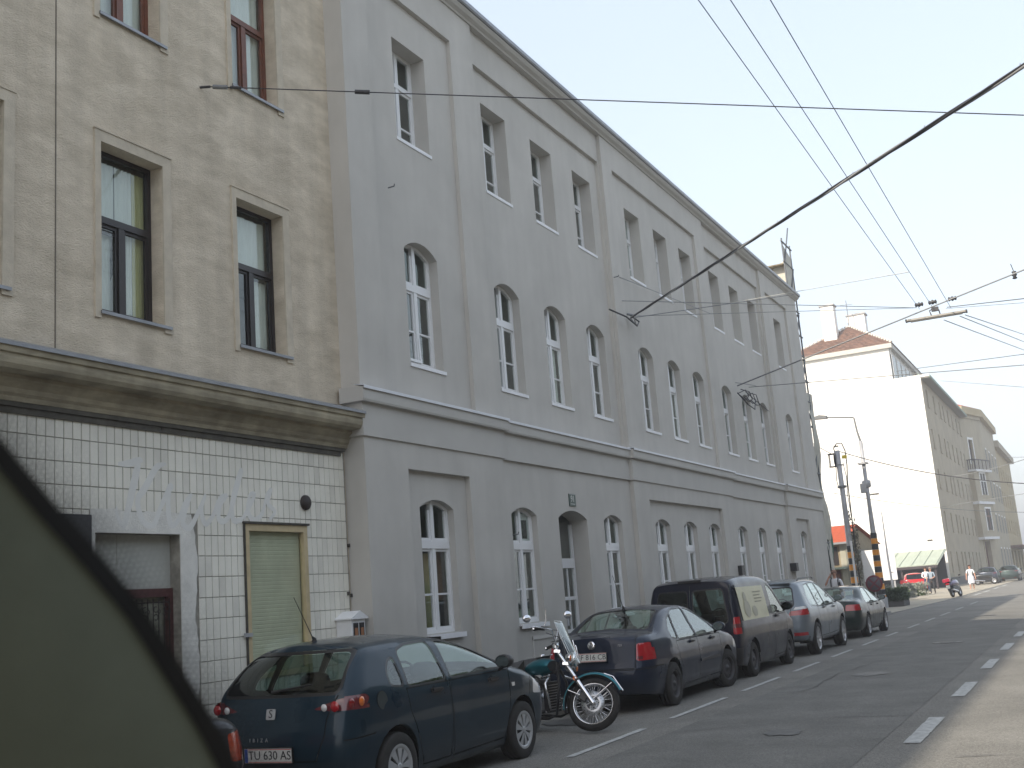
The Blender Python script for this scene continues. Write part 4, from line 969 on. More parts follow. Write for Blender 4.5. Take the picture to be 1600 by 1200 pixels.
for i, (x, y, r, lab) in enumerate([(-11.3, 71.5, .95, 'round silver grey bush nearest the planter hedge'), (-11.2, 74.5, 1.0, 'middle silver grey bush of the row before the red car'), (-11.1, 78, 1.05, 'last silver grey bush nearest the couple')]):
    b = thing('grey_bush', lab, 'bush', (x, y, 0), 0, 'silver grey bushes at the kerb of the forecourt')
    cr = MB(); foliage(cr, (0, 0, .42), (r, r * 1.3, .48), 1500, .075, leaf_grey, 20 + i, bumps=9); foliage(cr, (0, 0, .25), (r * .9, r * 1.2, .3), 500, .08, leaf_g, 30 + i, bumps=6); cr.build('foliage', b)
    MB().tube([(0, 0, 0), (.05, .02, .4)], .03, 5, bark).build('stem', b)

# ================================================================== MASTS
def mast(name, label, x, y, h, r0, r1, bands, group=None, bm=orange_band):
    t = thing(name, label, 'mast', (x, y, 0), 0, group)
    MB().lathe([(r0 + .05, 0), (r0 + .05, .5), (r0, .55), (r0 - (r0 - r1) * .3, h * .3), (r0 - (r0 - r1) * .32, h * .3 + .02), (r1 * 1.05, h * .62), (r1, h), (.001, h)], 16, 'z', (0, 0, 0), galv).build('pole', t)
    for k in range(len(bands)):
        z0, z1 = bands[k]; rr = r0 - (r0 - r1) * z0 / h + .006
        MB().lathe([(rr, z0), (rr, z1)], 16, 'z', (0, 0, 0), orange_band if k % 2 else black_band).build('stripe', t)
    return t
# mast with street light arm
arm_grey = mat('arm_grey', (.16, .17, .18), .6)
Yp = 56
m2 = mast('striped_mast', 'thicker mast with orange and black stripes and a long lamp arm, right of the two', -9.36, Yp, 8.1, .19, .09, [(3.35 - k * .27, 3.60 - k * .27) for k in range(12)][::1], 'orange and black striped catenary masts')
MB().tube([(0, 0, 8.05), (-.1, 0, 8.6), (-.16, 0, 9.25), (-.2, 0, 9.3), (-1.0, 0, 9.42), (-1.75, 0, 9.52)], [.055, .045, .04, .04, .035, .03], 8, arm_grey).build('lamp_arm', m2)
MB().prism([(-2.2, 9.46), (-1.45, 9.42), (-1.45, 9.56), (-1.8, 9.64), (-2.1, 9.58)], 'y', -.15, .15, arm_grey).build('lamp_head', m2)
MB().tube([(-.24, 0, 9.22), (-.9, 0, 9.28), (-1.5, 0, 9.2)], .012, 5, cable_grey).build('arm_stay', m2)
MB().box(-.28, .0, -.22, .06, 5.55, 6.0, galv).box(-.25, .2, -.25, .25, 6.95, 7.02, galv).lathe([(.17, 5.8), (.21, 5.85), (.21, 6.1), (.17, 6.15)], 12, 'z', (0, 0, 0), galv).build('bracket', m2)
m1 = mast('striped_mast', 'slimmer striped mast with wires and a box lantern on top, left of the two', -10.5, 55.8, 7.75, .17, .12, [(2.8 - k * .30, 3.08 - k * .30) for k in range(10)], 'orange and black striped catenary masts')
g = MB(); 
for dx in (-.42, -.16):
    for dy in (-.12, .12): g.tube([(dx, dy, 7.0), (dx, dy, 7.6)], .02, 5, cable_mat)
g.box(-.46, -.12, -.16, .16, 7.58, 7.63, cable_mat).box(-.46, -.12, -.16, .16, 6.96, 7.0, cable_mat).lathe([(.05, 7.05), (.07, 7.3), (.05, 7.55)], 10, 'z', (-.16, 0, 0), cable_mat); g.build('switch_box', m1)
g = MB(); g.tube([(-.12, 0, 7.5), (-.15, 0, 7.9), (0, .05, 8.1), (.25, .05, 8.1), (.38, 0, 7.7), (.38, 0, 7.0), (.3, 0, 6.2), (.28, 0, 5.0), (.26, 0, 3.5), (.25, 0, 1)], .028, 6, cable_mat)
g.tube([(.18, .1, 7.2), (.26, .1, 6.4), (.2, .1, 5.5), (.24, .1, 4.4), (.22, .1, 3)], .018, 5, cable_mat).tube([(-.14, -.05, 7.1), (-.2, -.05, 6.3), (-.17, 0, 6.0)], .02, 5, cable_mat)
g.build('conduit', m1)
MB().box(.2, .42, -.08, .06, 7.32, 7.48, mat('yellow_box', (.7, .55, .05), .5)).build('warning_tag', m1)
g = MB(); g.lathe([(.2, 5.9), (.22, 5.92), (.22, 6.0), (.2, 6.02)], 12, 'z', (0, 0, 0), cable_grey).lathe([(.2, 7.0), (.2, 7.05)], 12, 'z', (0, 0, 0), cable_grey); g.build('clamp', m1)
# greenery climbing? dark ivy-like growth on the lower mast
g = MB(); foliage(g, (.28, .1, 2.9), (.28, .2, 2.2), 500, .07, mat('dry_ivy', (.16, .15, .11), .9, noise=.4), 9, bumps=9); g.build('climbing_growth', m1)
t = thing('slim_pole', 'thin white pole leaning a little beside the shed, before the green roof', 'pole', (-9.0, 57.0, 0))
MB().tube([(.06, 0, 0), (0, 0, 2.4), (-.0, 0, 4.6)], [.055, .045, .02], 8, white_pvc).build('pole_tube', t); MB().box(.02, .16, -.03, .03, 1.65, 1.69, galv).build('bracket', t)
t = thing('slim_pole', 'short bright pole standing right beside the left striped mast', 'pole', (-10.28, 55.0, 0))
MB().tube([(0, 0, 0), (0, 0, 3.3)], .05, 8, white_pvc).build('pole_tube', t)
# round no stopping sign seen near the parked car
t = thing('no_stopping_sign', 'round no stopping sign with red rim and cross behind the dark green saloon', 'sign', (-7.66, 44.5, 0))
MB().tube([(0, 0, 0), (0, 0, 1.62)], .03, 8, galv).build('post', t)
zc = 1.30
sgn = MB().lathe([(.001, -.03), (.30, -.03), (.30, -.02), (.001, -.02)], 28, 'y', (0, 0, zc), mat('sign_blue_grey', (.11, .10, .12), .5)); sgn.build('disc', t)
rg = MB(); rg.lathe([(.25, -.032), (.315, -.032), (.315, -.018), (.25, -.018), (.25, -.032)], 28, 'y', (0, 0, zc), mat('sign_red', (.17, .03, .045), .5)); rg.build('rim', t)
g = MB(); 
for s_ in (1, -1):
    d = Vector((math.cos(R(45)) * s_, 0, math.sin(R(45)))); p = Vector((-d.z * s_, 0, d.x * s_)) * .028
    c = Vector((0, -.034, zc)); g.face([c - d * .25 - p, c + d * .25 - p, c + d * .25 + p, c - d * .25 + p], MATS['sign_red']) if s_ == 1 else g.face([(x.x, x.y - .001, x.z) for x in (c - d * .25 - p, c + d * .25 - p, c + d * .25 + p, c - d * .25 + p)], MATS['sign_red'])
g.build('cross_stripe', t)
# white board behind the right mast
t = thing('white_board', 'blank white board standing behind the right striped mast', 'board', (-11.0, 66, 0))
MB().box(-.85, .95, 0, .06, 1.25, 3.0, white_pvc).build('panel', t); MB().box(-.7, -.6, .06, .14, 0, 2.8, galv).box(.7, .8, .06, .14, 0, 2.8, galv).build('frame_post', t)

# ================================================================== OVERHEAD LINES
def cable(name, label, pts, r, m, sag=0, n=14, cat='cable', group=None):
    P = [Vector(p) for p in pts]; out = []
    for a, b in zip(P, P[1:]):
        for k in range(n): t = k / n; p = a.lerp(b, t); p.z -= sag * 4 * t * (1 - t); out.append(p)
    out.append(P[-1]); mb = MB(); mb.tube(out, r, 6, m); o = mb.build(name); return tag(o, label, cat, group)
# thick bundled cable from the facade hook to the far side of the street
A, Bp = Vector((-9.42, 25.57, 8.43)), Vector((.13, 12.0, 6.67))
dirv = (Bp - A); far = A + dirv * 1.9
t = thing('bundled_cable', 'thick twisted black cable crossing the sky to the grey wall', 'cable')
for k in range(3):
    pts = []
    for i in range(240):
        s_ = i / 239; p = A.lerp(far, s_); p.z -= .18 * 4 * s_ * (1 - s_) * 0; a = s_ * 46 + k * 2.094; q = dirv.normalized(); e1 = q.cross(Vector((0, 0, 1))).normalized(); e2 = e1.cross(q)
        pts.append(p + (e1 * math.cos(a) + e2 * math.sin(a)) * (.014 if i else 0))
    MB().tube(pts, .017, 5, cable_mat if k else mat('cable_shine', (.30, .31, .32), .3)).build('strand', t)
for k in range(16):
    p = A.lerp(far, .1 + k * .05 + .012 * (k % 3)); MB().tube([p + Vector((0, 0, .0)), p + Vector((.01, 0, .055))], .004, 4, cable_grey).build('cable_tie', t)
MB().tube([(-9.43, 24.2, 8.38), (-9.2, 24.7, 8.25), (-9.2, 25.4, 8.15), (-9.28, 25.8, 8.35), A + dirv * .012], .02, 6, cable_mat).tube([A, A + Vector((0, .35, -.1)), A + dirv * .02], .014, 6, cable_grey).build('drip_loop', t)
MB().tube([(-9.44, 25.4, 8.5), (-9.3, 25.5, 8.46)], .03, 6, cable_grey).build('wall_hook', t)
# span wire with the street light
L0, L1 = Vector((-9.42, 34.84, 7.96)), Vector((-.55, 33.4, 9.6))
cable('span_wire', 'steel span wire that carries the hanging street light', [L0, (-3.15, 34, 9.22), L1 + Vector((4, 0, 1.0))], .022, cable_grey, 0)
lf = thing('hanging_street_light', 'long flat fluorescent street light hanging on the span wire over the road', 'street light', (-3.06, 34, 8.9), R(2))
MB().prism([(-.10, 0), (.10, 0), (.085, .055), (-.085, .055)], 'x', -.82, .82, mat('lamp_housing', (.20, .19, .17), .5)).build('housing', lf, None, (0, R(0), 0))
MB().prism([(-.07, -.03), (.07, -.03), (.09, 0), (-.09, 0)], 'x', -.72, .72, mat('lamp_diffuser', (.36, .35, .32), .4)).build('diffuser', lf)
MB().box(-.86, -.815, -.1, .1, -.01, .06, black_plastic).box(.815, .86, -.1, .1, -.01, .06, black_plastic).build('end_cap', lf)
g = MB(); g.tube([(-.12, 0, .05), (-.16, 0, .22), (0, 0, .28)], .02, 6, cable_mat).tube([(.12, 0, .05), (.1, 0, .2), (0, 0, .28)], .02, 6, cable_mat).box(-.1, .1, -.05, .05, .18, .3, cable_mat); g.build('hanger', lf)
# insulators
for i, (px, lab) in enumerate([((-3.48, 34, 9.36), 'black insulator left of the street light'), ((-3.1, 34, 9.36), 'black insulator above the street light'), ((-2.55, 34, 9.36), 'black insulator right of the street light'), ((-.82, 34, 9.72), 'round black insulator far right on the span wire')]):
    ins = thing('insulator', lab, 'insulator', px, 0, 'insulators on the overhead wires')
    MB().lathe([(.02, -.12), (.07, -.1), (.04, -.04), (.08, 0), (.04, .05), (.07, .1), (.02, .12)], 10, 'x' if i < 3 else 'z', (0, 0, 0), cable_mat).build('insulator_body', ins)
    if i == 3: MB().tube([(0, 0, .1), (-.05, 0, .34)], .012, 5, cable_mat).build('rod', ins)
# trolley wires along the street
for i, (px, z, x2) in enumerate([((-3.48), 9.22, 'leftmost'), ((-3.1), 9.17, 'middle'), ((-2.62), 9.08, 'rightmost')]):
    cable('trolley_wire', f'{x2} of the three thin wires running along the street overhead', [(px, -8, z), (px, 34, z)], .0075, mat('trolley_wire', (.22, .28, .40), .5), 0, 20, 'wire', 'thin wires along the street')
for i, (x1, z1, x2, z2, lab) in enumerate([(-3.3, 9.15, -1.2, 7.4, 'upper'), (-3.0, 9.1, -1.9, 8.1, 'middle'), (-2.6, 9.05, -1.5, 8.2, 'lower')]):
    pass
from mathutils.geometry import intersect_line_plane
def ray(px, py):
    d = _f + _r2 * ((px - 800) / 1731.8) - _u2 * ((py - 600) / 1731.8); return d
def atY(px, py, Y): d = ray(px, py); return Vector((0, 0, CAMH)) + d * (Y / d.y)
def atX(px, py, X): d = ray(px, py); return Vector((0, 0, CAMH)) + d * (X / d.x)
W = [ # pixel measured ends turned into real points at their true distances
 ('support wire fixed left of the brown window, crossing to the right', atX(315, 135, -9.75), atY(1600, 180, 15), .0075, cable_mat, 0),
 ('thin stay wire from the grey wall to the left insulator', atX(972, 470, -9.42), atY(1432, 481, 34), .010, cable_grey, 0),
 ('second stay wire from the grey wall hook to the bracket', atX(968, 433, -9.42), atX(1110, 490, -9.3), .008, cable_grey, 0),
 ('sunlit pale wire rising from the grey wall to the right', atX(985, 497, -9.42), atY(1240, 460, 30), .011, cable_grey, 0),
 ('bright wire continuing past the eaves to the right edge', atY(1138, 474, 32), atY(1420, 425, 20), .008, cable_sunlit, 0),
 ('lower stay wire crossing the white house roof', atX(985, 494, -9.42), atY(1430, 481, 34), .008, cable_grey, 0),
 ('wire leaving the right insulator for the opposite side', atY(1480, 480, 34), atY(1640, 462, 26), .014, cable_grey, 0),
 ('upper wire from the insulators to the right edge', atY(1478, 482, 34), atY(1640, 470, 30), .007, cable_grey, 0),
 ('dark wire from the wall anchor to the right edge over the white house', atX(1170, 605, -9.42), atY(1640, 567, 33), .013, cable_grey, 0),
 ('thin grey wire above the terrace of the white house', atY(1400, 580, 60), atY(1640, 548, 50), .018, cable_grey, 0),
 ('thin wire from the wall anchor sinking towards the masts', atX(1165, 612, -9.42), atY(1305, 712, 55), .016, cable_mat, .2),
 ('sagging wire from the left mast to the right edge', atY(1310, 705, 56), atY(1640, 757, 52), .022, cable_mat, .35),
 ('low thin wire across the white gable and far houses', atY(1300, 770, 56), atY(1640, 800, 70), .014, cable_grey, .3),
 ('first wire bending right beyond the street light', atY(1475, 500, 36), atY(1640, 562, 70), .015, cable_grey, 0),
 ('second wire bending right beyond the street light', atY(1500, 494, 36), atY(1640, 550, 70), .015, cable_grey, 0),
 ('third wire bending right beyond the street light', atY(1508, 492, 36), atY(1640, 536, 70), .015, cable_grey, 0),
 ('faint wire just below the terrace level at the right edge', atY(1470, 595, 90), atY(1640, 608, 60), .016, cable_grey, 0),
 ('far wire crossing in front of the yellow house cornice', atY(1480, 745, 110), atY(1640, 705, 60), .02, cable_grey, .2),
 ('far double wire near the top of the yellow house', atY(1570, 715, 120), atY(1640, 713, 90), .02, cable_grey, 0),
 ('far wire crossing the bay window house low down', atY(1470, 792, 110), atY(1640, 765, 90), .02, cable_grey, 0),
]
for lab, p, q, r_, m_, sg in W:
    cable('overhead_wire', lab, [p, q], r_, m_, sg, 14, 'wire')
# strain fittings on the support wire
p0, p1 = atX(315, 135, -9.75), atY(1600, 180, 15)
d_ = (p1 - p0)
st = thing('wire_anchor', 'small turnbuckle and eye where the support wire meets the beige wall', 'anchor', p0)
u_ = d_.normalized()
MB().tube([Vector((-.06, 0, 0)), u_ * .12], .018, 6, cable_mat).tube([u_ * .16, u_ * .36], .03, 6, cable_grey).tube([u_ * .40, u_ * .55], .02, 6, cable_mat).build('turnbuckle', st)
st = thing('wire_clamp', 'small clamp on the support wire over the corner of the grey house', 'clamp', p0 + d_ * .205)
MB().tube([-u_ * .1, u_ * .1], .03, 6, cable_mat).build('clamp_body', st)
# wall anchor cluster on the grey facade
st = thing('wall_anchor', 'cluster of black hooks and looped cable on the grey wall below the span wires', 'anchor', (-9.43, 35.3, 7.7))
g = MB()
for k in range(4):
    y = -.5 + k * .42; g.tube([(0, y, .2 * (k % 2)), (.25, y + .1, .1), (.3, y + .2, -.1 - .05 * k), (.15, y + .35, -.2), (.02, y + .2, -.02)], .015, 6, cable_mat)
g.tube([(0, -.6, .35), (.3, -.2, .3), (.42, .3, .3)], .012, 5, cable_grey); g.build('hook', st)
g = MB(); g.tube([(.05, -.7, .0), (.3, -.5, -.4), (.35, .1, -.5), (.3, .5, -.1)], .018, 6, cable_mat); g.build('cable_loop', st)

# ================================================================== OTHER SIDE OF THE STREET (invented trees and houses, out of view, for reflections)
first = None  # tree row added out of view to darken reflections and facade light
for k in range(9):
    x, y, sc_ = 13.6 + .4 * math.sin(k * 2.3), -22 + k * 10.5, 1 + .08 * math.sin(k * 1.7)
    if first is None: first = tree('added_tree', 'added unseen tree across the road behind the viewer, first of its row', x, y, 12.5, 4.9, 11, 4600, .42, 'trees added out of view across the road', leaf_d); continue
    c_ = first.copy(); COL.objects.link(c_); c_.location = (x, y, 0); c_.rotation_euler = (0, 0, k * 1.3); c_.scale = (sc_, sc_, sc_)
    c_['label'] = f"{['first', 'second', 'third', 'fourth', 'fifth', 'sixth', 'seventh', 'eighth', 'ninth'][k]} added unseen tree across the road, counted from behind the viewer"
    for ch in first.children: d = ch.copy(); COL.objects.link(d); d.parent = c_
first['label'] = 'nearest added unseen tree behind the viewer across the road, start of the row'
dk1 = mat('dark_brick', (.20, .14, .11), .9, noise=.2); dk2 = mat('dark_ochre', (.20, .165, .11), .9, noise=.2)
for (y0, y1, h_, lab, m_) in ((-48, -6, 15, 'added unseen brick house across the road behind the viewer', dk1), (-5.8, 34, 12.5, 'added unseen dark ochre house across the road opposite the grey one', dk2), (34.2, 70, 14, 'added unseen brick house across the road opposite the forecourt', dk1)):
    b_ = bldg('added_house', lab, 'building')  # house added out of view so glass and paint have something to mirror
    ops = [(y0 + 2 + 3.6 * i, y0 + 3.2 + 3.6 * i, z, z + 1.9, 0, .2) for i in range(int((y1 - y0 - 3) / 3.6)) for z in (1.4, 5.2, 8.8)]
    mb = MB(); wall(mb, -19, y0, y1, 0, h_, ops, m_); mb.v = [(-x, y, z) for x, y, z in mb.v]; mb.box(19.01, 30, y0, y1, 0, h_, m_, 'l'); mb.build('wall', b_)
    g = MB()
    for o in ops: g.box(19.2, 19.25, *o[:4], FG)
    tag(g.build('window_panes', b_), kind='stuff')
tag(MB().box(12.0, 18.9, -60, 320, -.05, .11, asphalt_walk).build('far_pavement'), kind='structure')

# ================================================================== SUMMER HAZE
hz = bpy.data.materials.new('haze_air'); hz.use_nodes = True; hn = hz.node_tree; hn.nodes.clear()
ho = hn.nodes.new('ShaderNodeOutputMaterial'); hv = hn.nodes.new('ShaderNodeVolumePrincipled'); hv.inputs['Color'].default_value = (.93, .95, 1, 1); hv.inputs['Density'].default_value = .0019; hv.inputs['Anisotropy'].default_value = .2
hn.links.new(hv.outputs[0], ho.inputs['Volume'])
tag(MB().box(-1510, 1510, -1510, 2510, -1.1, 34, hz).build('haze'), kind='stuff')
# ================================================================== VEHICLES
from bisect import bisect_left
_KEYS = {}
def interp(tab, x):
    ks = _KEYS.get(id(tab))
    if ks is None: ks = _KEYS[id(tab)] = ([q[0] for q in tab], tab)
    ks = ks[0]
    if x <= ks[0]: return tab[0][1]
    if x >= ks[-1]: return tab[-1][1]
    i = bisect_left(ks, x); (a, b), (c, d) = tab[i - 1], tab[i]
    return b + (d - b) * (x - a) / (c - a)
def smooth_tab(tab, n=10):
    """Catmull-Rom resampling of a polyline of (x, y)"""
    out = []
    for i in range(len(tab) - 1):
        p0, p1, p2, p3 = tab[max(i - 1, 0)], tab[i], tab[i + 1], tab[min(i + 2, len(tab) - 1)]
        for k in range(n):
            t = k / n
            out.append(tuple(.5 * ((2 * p1[a]) + (-p0[a] + p2[a]) * t + (2 * p0[a] - 5 * p1[a] + 4 * p2[a] - p3[a]) * t * t + (-p0[a] + 3 * p1[a] - 3 * p2[a] + p3[a]) * t ** 3) for a in (0, 1)))
    out.append(tab[-1]); return out
class Shell:
    def __init__(s, sp, ns=52, nv=22, na=12):
        s.sp = sp; yr, yf, top, bot, wz, wp, W = sp['yr'], sp['yf'], smooth_tab(sp['top'], 8), sp['bot'], sp['wz'], sp['wp'], sp['W']
        yr = smooth_tab(yr, 6); yf = smooth_tab(yf, 6); wz = smooth_tab(wz, 6)
        stab = []
        for y, z in top:
            r, f = interp(yr, z), interp(yf, z); stab.append(((y - r) / (f - r), z))
        stab[0] = (0, stab[0][1]); stab[-1] = (1, stab[-1][1])
        stab = [p for i, p in enumerate(stab) if i == 0 or p[0] > stab[i - 1][0]]
        crown, cr, cf = sp.get('crown', .045), sp.get('cr', .07), sp.get('cf', .10)
        rt, rx = sp.get('rt', .10), sp.get('rx', .075); ce = sp.get('ce', .13)
        def hw(y, z, sv, v, zt):
            w_ = W * interp(wz, z) * interp(wp, y)
            d = zt - z
            if d < rt: w_ -= rx * (1 - math.sqrt(max(0, 1 - (1 - d / rt) ** 2)))
            for e, t, c in ((.055, sv, ce), (.07, 1 - sv, ce * 1.5)):
                if t < e: w_ -= c * (1 - math.sqrt(max(0, 1 - (1 - t / e) ** 2)))
            return w_
        def P(sv, v, a):
            zt = interp(stab, sv); zb = interp(bot, sv); z = zb + (zt - zb) * v
            r, f = interp(yr, z), interp(yf, z); y = r + sv * (f - r)
            w_ = hw(y, z, sv, v, zt); x = a * w_; k = 1 - a * a
            tv = max(0, (v - .8) / .2)
            z += crown * k * tv * tv
            y -= cr * k * max(0, 1 - sv / .2); y += cf * k * max(0, (sv - .8) / .2)
            return Vector((x, y, z))
        s.P = P
        ss = [0, .008, .02, .035, .055] + [.055 + (1 - .055 - .07) * (k / ns) for k in range(1, ns)] + [.93, .95, .97, .985, .995, 1]
        vs = [k / nv * .86 for k in range(nv)] + [.86 + .14 * math.sin(k / 8 * math.pi / 2) for k in range(9)]
        aa = [-math.cos(math.pi * k / na) for k in range(na + 1)]
        bm = s.bm = bmesh.new(); s.tag = bm.faces.layers.int.new('part')
        def G(rows):
            V = [[bm.verts.new(p) for p in r] for r in rows]
            for i in range(len(V) - 1):
                for j in range(len(V[0]) - 1):
                    try: bm.faces.new((V[i][j], V[i][j + 1], V[i + 1][j + 1], V[i + 1][j]))
                    except ValueError: pass
        G([[P(sv, v, 1) for sv in ss] for v in vs]); G([[P(sv, v, -1) for sv in ss[::-1]] for v in vs])
        G([[P(sv, 1, a) for a in aa] for sv in ss][::-1]); G([[P(sv, 0, a) for a in aa] for sv in ss])
        G([[P(0, v, a) for a in aa] for v in vs]); G([[P(1, v, a) for a in aa[::-1]] for v in vs])
        bmesh.ops.remove_doubles(bm, verts=bm.verts, dist=.0008)
        bmesh.ops.dissolve_degenerate(bm, dist=1e-4, edges=bm.edges)
        bmesh.ops.recalc_face_normals(bm, faces=bm.faces)
        s.parts = {}; s.cur = 1; s.poly = []
    # projections: side -> (y,z), rear/front -> (x,z), top -> (x,y)
    def pj(s, co, pr): return (co.y, co.z) if pr[0] == 's' else ((co.x, co.z) if pr in ('rear', 'front') else (co.x, co.y))
    def ok(s, f, pr):
        c, n = f.calc_center_median(), f.normal
        lim = .42 if c.y < .4 else .12
        if pr == 's+': return c.x > 0 and n.x > lim
        if pr == 's-': return c.x < 0 and n.x < -lim
        if pr == 'rear': return n.y < -.12 and c.y < s.sp['L'] * .45
        if pr == 'front': return n.y > .1 and c.y > s.sp['L'] * .5
        if pr == 'top': return n.z > .05
        if pr == 'under': return n.z < -.3
    def cut(s, poly, pr):
        bm = s.bm
        xs = [p[0] for p in poly]; ys = [p[1] for p in poly]; bb = (min(xs) - .004, max(xs) + .004, min(ys) - .004, max(ys) + .004)
        ax = {'s': Vector((1, 0, 0)), 'r': Vector((0, 1, 0)), 'f': Vector((0, 1, 0)), 't': Vector((0, 0, 1)), 'u': Vector((0, 0, 1))}[pr[0]]
        def lift(p):
            return Vector((0, p[0], p[1])) if pr[0] == 's' else (Vector((p[0], 0, p[1])) if pr[0] in 'rf' else Vector((p[0], p[1], 0)))
        cand = []; ia, ib = {'s': (1, 2), 'r': (0, 2), 'f': (0, 2), 't': (0, 1), 'u': (0, 1)}[pr[0]]; E = .34
        b0, b1, b2, b3 = bb[0] - E, bb[1] + E, bb[2] - E, bb[3] + E
        for f in bm.faces:
            c = f.verts[0].co
            if not (b0 < c[ia] < b1 and b2 < c[ib] < b3): continue
            if not s.ok(f, pr): continue
            q = [s.pj(v.co, pr) for v in f.verts]
            if max(a for a, b in q) < bb[0] or min(a for a, b in q) > bb[1] or max(b for a, b in q) < bb[2] or min(b for a, b in q) > bb[3]: continue
            cand.append(f)
        for i in range(len(poly)):
            a, b = lift(poly[i]), lift(poly[(i + 1) % len(poly)]); n = (b - a).cross(ax)
            if n.length < 1e-7: continue
            cand = [f for f in cand if f.is_valid]
            es = {e for f in cand for e in f.edges}; vs = {v for f in cand for v in f.verts}
            r = bmesh.ops.bisect_plane(bm, geom=list(cand) + list(es) + list(vs), plane_co=a, plane_no=n.normalized(), dist=2e-5)
            new = {g for g in r['geom'] if isinstance(g, bmesh.types.BMFace)}
            cand = [f for f in (set(f for f in cand if f.is_valid) | new)]
            for e in r['geom_cut']:
                if isinstance(e, bmesh.types.BMEdge):
                    for f in e.link_faces: 
                        if f not in new and s.ok(f, pr): cand.append(f)
            cand = list(set(cand))
    def inside(s, p, poly):
        c = False; n = len(poly)
        for i in range(n):
            (x1, y1), (x2, y2) = poly[i], poly[(i + 1) % n]
            if (y1 > p[1]) != (y2 > p[1]) and p[0] < (x2 - x1) * (p[1] - y1) / (y2 - y1) + x1: c = not c
        return c
    def mark(s, poly, pr, name, m, push=0, do_cut=True, only=None, label=None):
        if do_cut: s.cut(poly, pr)
        if name not in s.parts: s.parts[name] = (s.cur, m, push); s.cur += 1
        k = s.parts[name][0]; ia, ib = {'s': (1, 2), 'r': (0, 2), 'f': (0, 2), 't': (0, 1), 'u': (0, 1)}[pr[0]]
        xs = [p[0] for p in poly]; ys = [p[1] for p in poly]; E = .02; b0, b1, b2, b3 = min(xs) - E, max(xs) + E, min(ys) - E, max(ys) + E
        if do_cut: s.bm.normal_update()
        for f in s.bm.faces:
            c = f.verts[0].co
            if not (b0 < c[ia] < b1 and b2 < c[ib] < b3): continue
            if only is not None and f[s.tag] not in only: continue
            if s.ok(f, pr) and s.inside(s.pj(f.calc_center_median(), pr), poly): f[s.tag] = k
    def seam(s, pts, pr, wd=.011, name='seam'):
        for a, b in zip(pts, pts[1:]):
            dx, dy = b[0] - a[0], b[1] - a[1]; l = math.hypot(dx, dy); nx, ny = -dy / l * wd / 2, dx / l * wd / 2; ex, ey = dx / l * wd * .3, dy / l * wd * .3
            s.mark([(a[0] + nx - ex, a[1] + ny - ey), (b[0] + nx + ex, b[1] + ny + ey), (b[0] - nx + ex, b[1] - ny + ey), (a[0] - nx - ex, a[1] - ny - ey)], pr, name, seam_mat, -.008, only=None)
    def delete(s, poly, pr):
        s.cut(poly, pr); s.bm.normal_update()
        bmesh.ops.delete(s.bm, geom=[f for f in s.bm.faces if s.ok(f, pr) and s.inside(s.pj(f.calc_center_median(), pr), poly)], context='FACES')
    def finish(s, root, names, bodym, flat=()):
        """names: part key -> (object name, parent key or None)"""
        bm = s.bm; inv = {k[0]: n for n, k in s.parts.items()}; objs = {}
        bm.normal_update(); bm.faces.ensure_lookup_table()
        def sub(tagv, m, push, nm):
            me = bpy.data.meshes.new(nm); idx = {}; vs = []; fs = []; nr = {}
            for f in bm.faces:
                if f[s.tag] != tagv: continue
                q = []
                for v in f.verts:
                    if v.index not in idx: idx[v.index] = len(vs); vs.append(v.co.copy()); nr[v.index] = v.normal.copy()
                    q.append(idx[v.index])
                fs.append(q)
            if push:
                for i, k in idx.items(): vs[k] = vs[k] + nr[i] * push
            me.from_pydata([tuple(v) for v in vs], [], fs); me.materials.append(m)
            for p in me.polygons: p.use_smooth = True
            # keep the smooth normals of the uncut shell
            try:
                loopn = []
                inv_i = {k: i for i, k in idx.items()}
                for l in me.loops: loopn.append(nr[inv_i[l.vertex_index]])
                me.normals_split_custom_set(loopn)
            except Exception as e: pass
            return me
        for i, v in enumerate(bm.verts): v.index = i
        root_body = link('body', sub(0, bodym, 0, 'body'), root); objs[0] = root_body
        order = sorted(s.parts, key=lambda n: (names.get(n, (n, None))[1] is not None))
        for n in order:
            k, m, push = s.parts[n]; nm, par = names.get(n, (n, None))
            if not any(f[s.tag] == k for f in bm.faces): continue
            objs[n] = link(nm, sub(k, m, push, nm), objs[par] if par in objs else (root if par is None else root_body))
        bm.free(); return objs
def circ(cy, cz, r, n=22): return [(cy + r * math.cos(2 * math.pi * k / n), cz + r * math.sin(2 * math.pi * k / n)) for k in range(n)]
def rpoly(poly, r=.04, n=3):
    """round the corners of a convex polygon"""
    out = []; m = len(poly)
    for i in range(m):
        p0, p1, p2 = Vector(poly[i - 1]), Vector(poly[i]), Vector(poly[(i + 1) % m]); a = (p0 - p1); b = (p2 - p1); q = min(r, a.length * .45, b.length * .45)
        s_, e = p1 + a.normalized() * q, p1 + b.normalized() * q
        for k in range(n + 1):
            t = k / n; out.append(tuple(s_ * (1 - t) ** 2 + p1 * 2 * t * (1 - t) + e * t * t))
    return out
def grow(poly, d):
    c = Vector((sum(p[0] for p in poly) / len(poly), sum(p[1] for p in poly) / len(poly))); out = []
    n = len(poly); area = sum(poly[i][0] * poly[(i + 1) % n][1] - poly[(i + 1) % n][0] * poly[i][1] for i in range(n)); sg = 1 if area > 0 else -1
    for i in range(n):
        p0, p1, p2 = Vector(poly[i - 1]), Vector(poly[i]), Vector(poly[(i + 1) % n])
        a, b = (p1 - p0).normalized(), (p2 - p1).normalized(); na, nb = Vector((a.y, -a.x)) * sg, Vector((b.y, -b.x)) * sg; m_ = (na + nb)
        m_ = m_ / max(.5, m_.dot(na) if m_.length else 1); out.append(tuple(p1 + m_ * d))
    return out

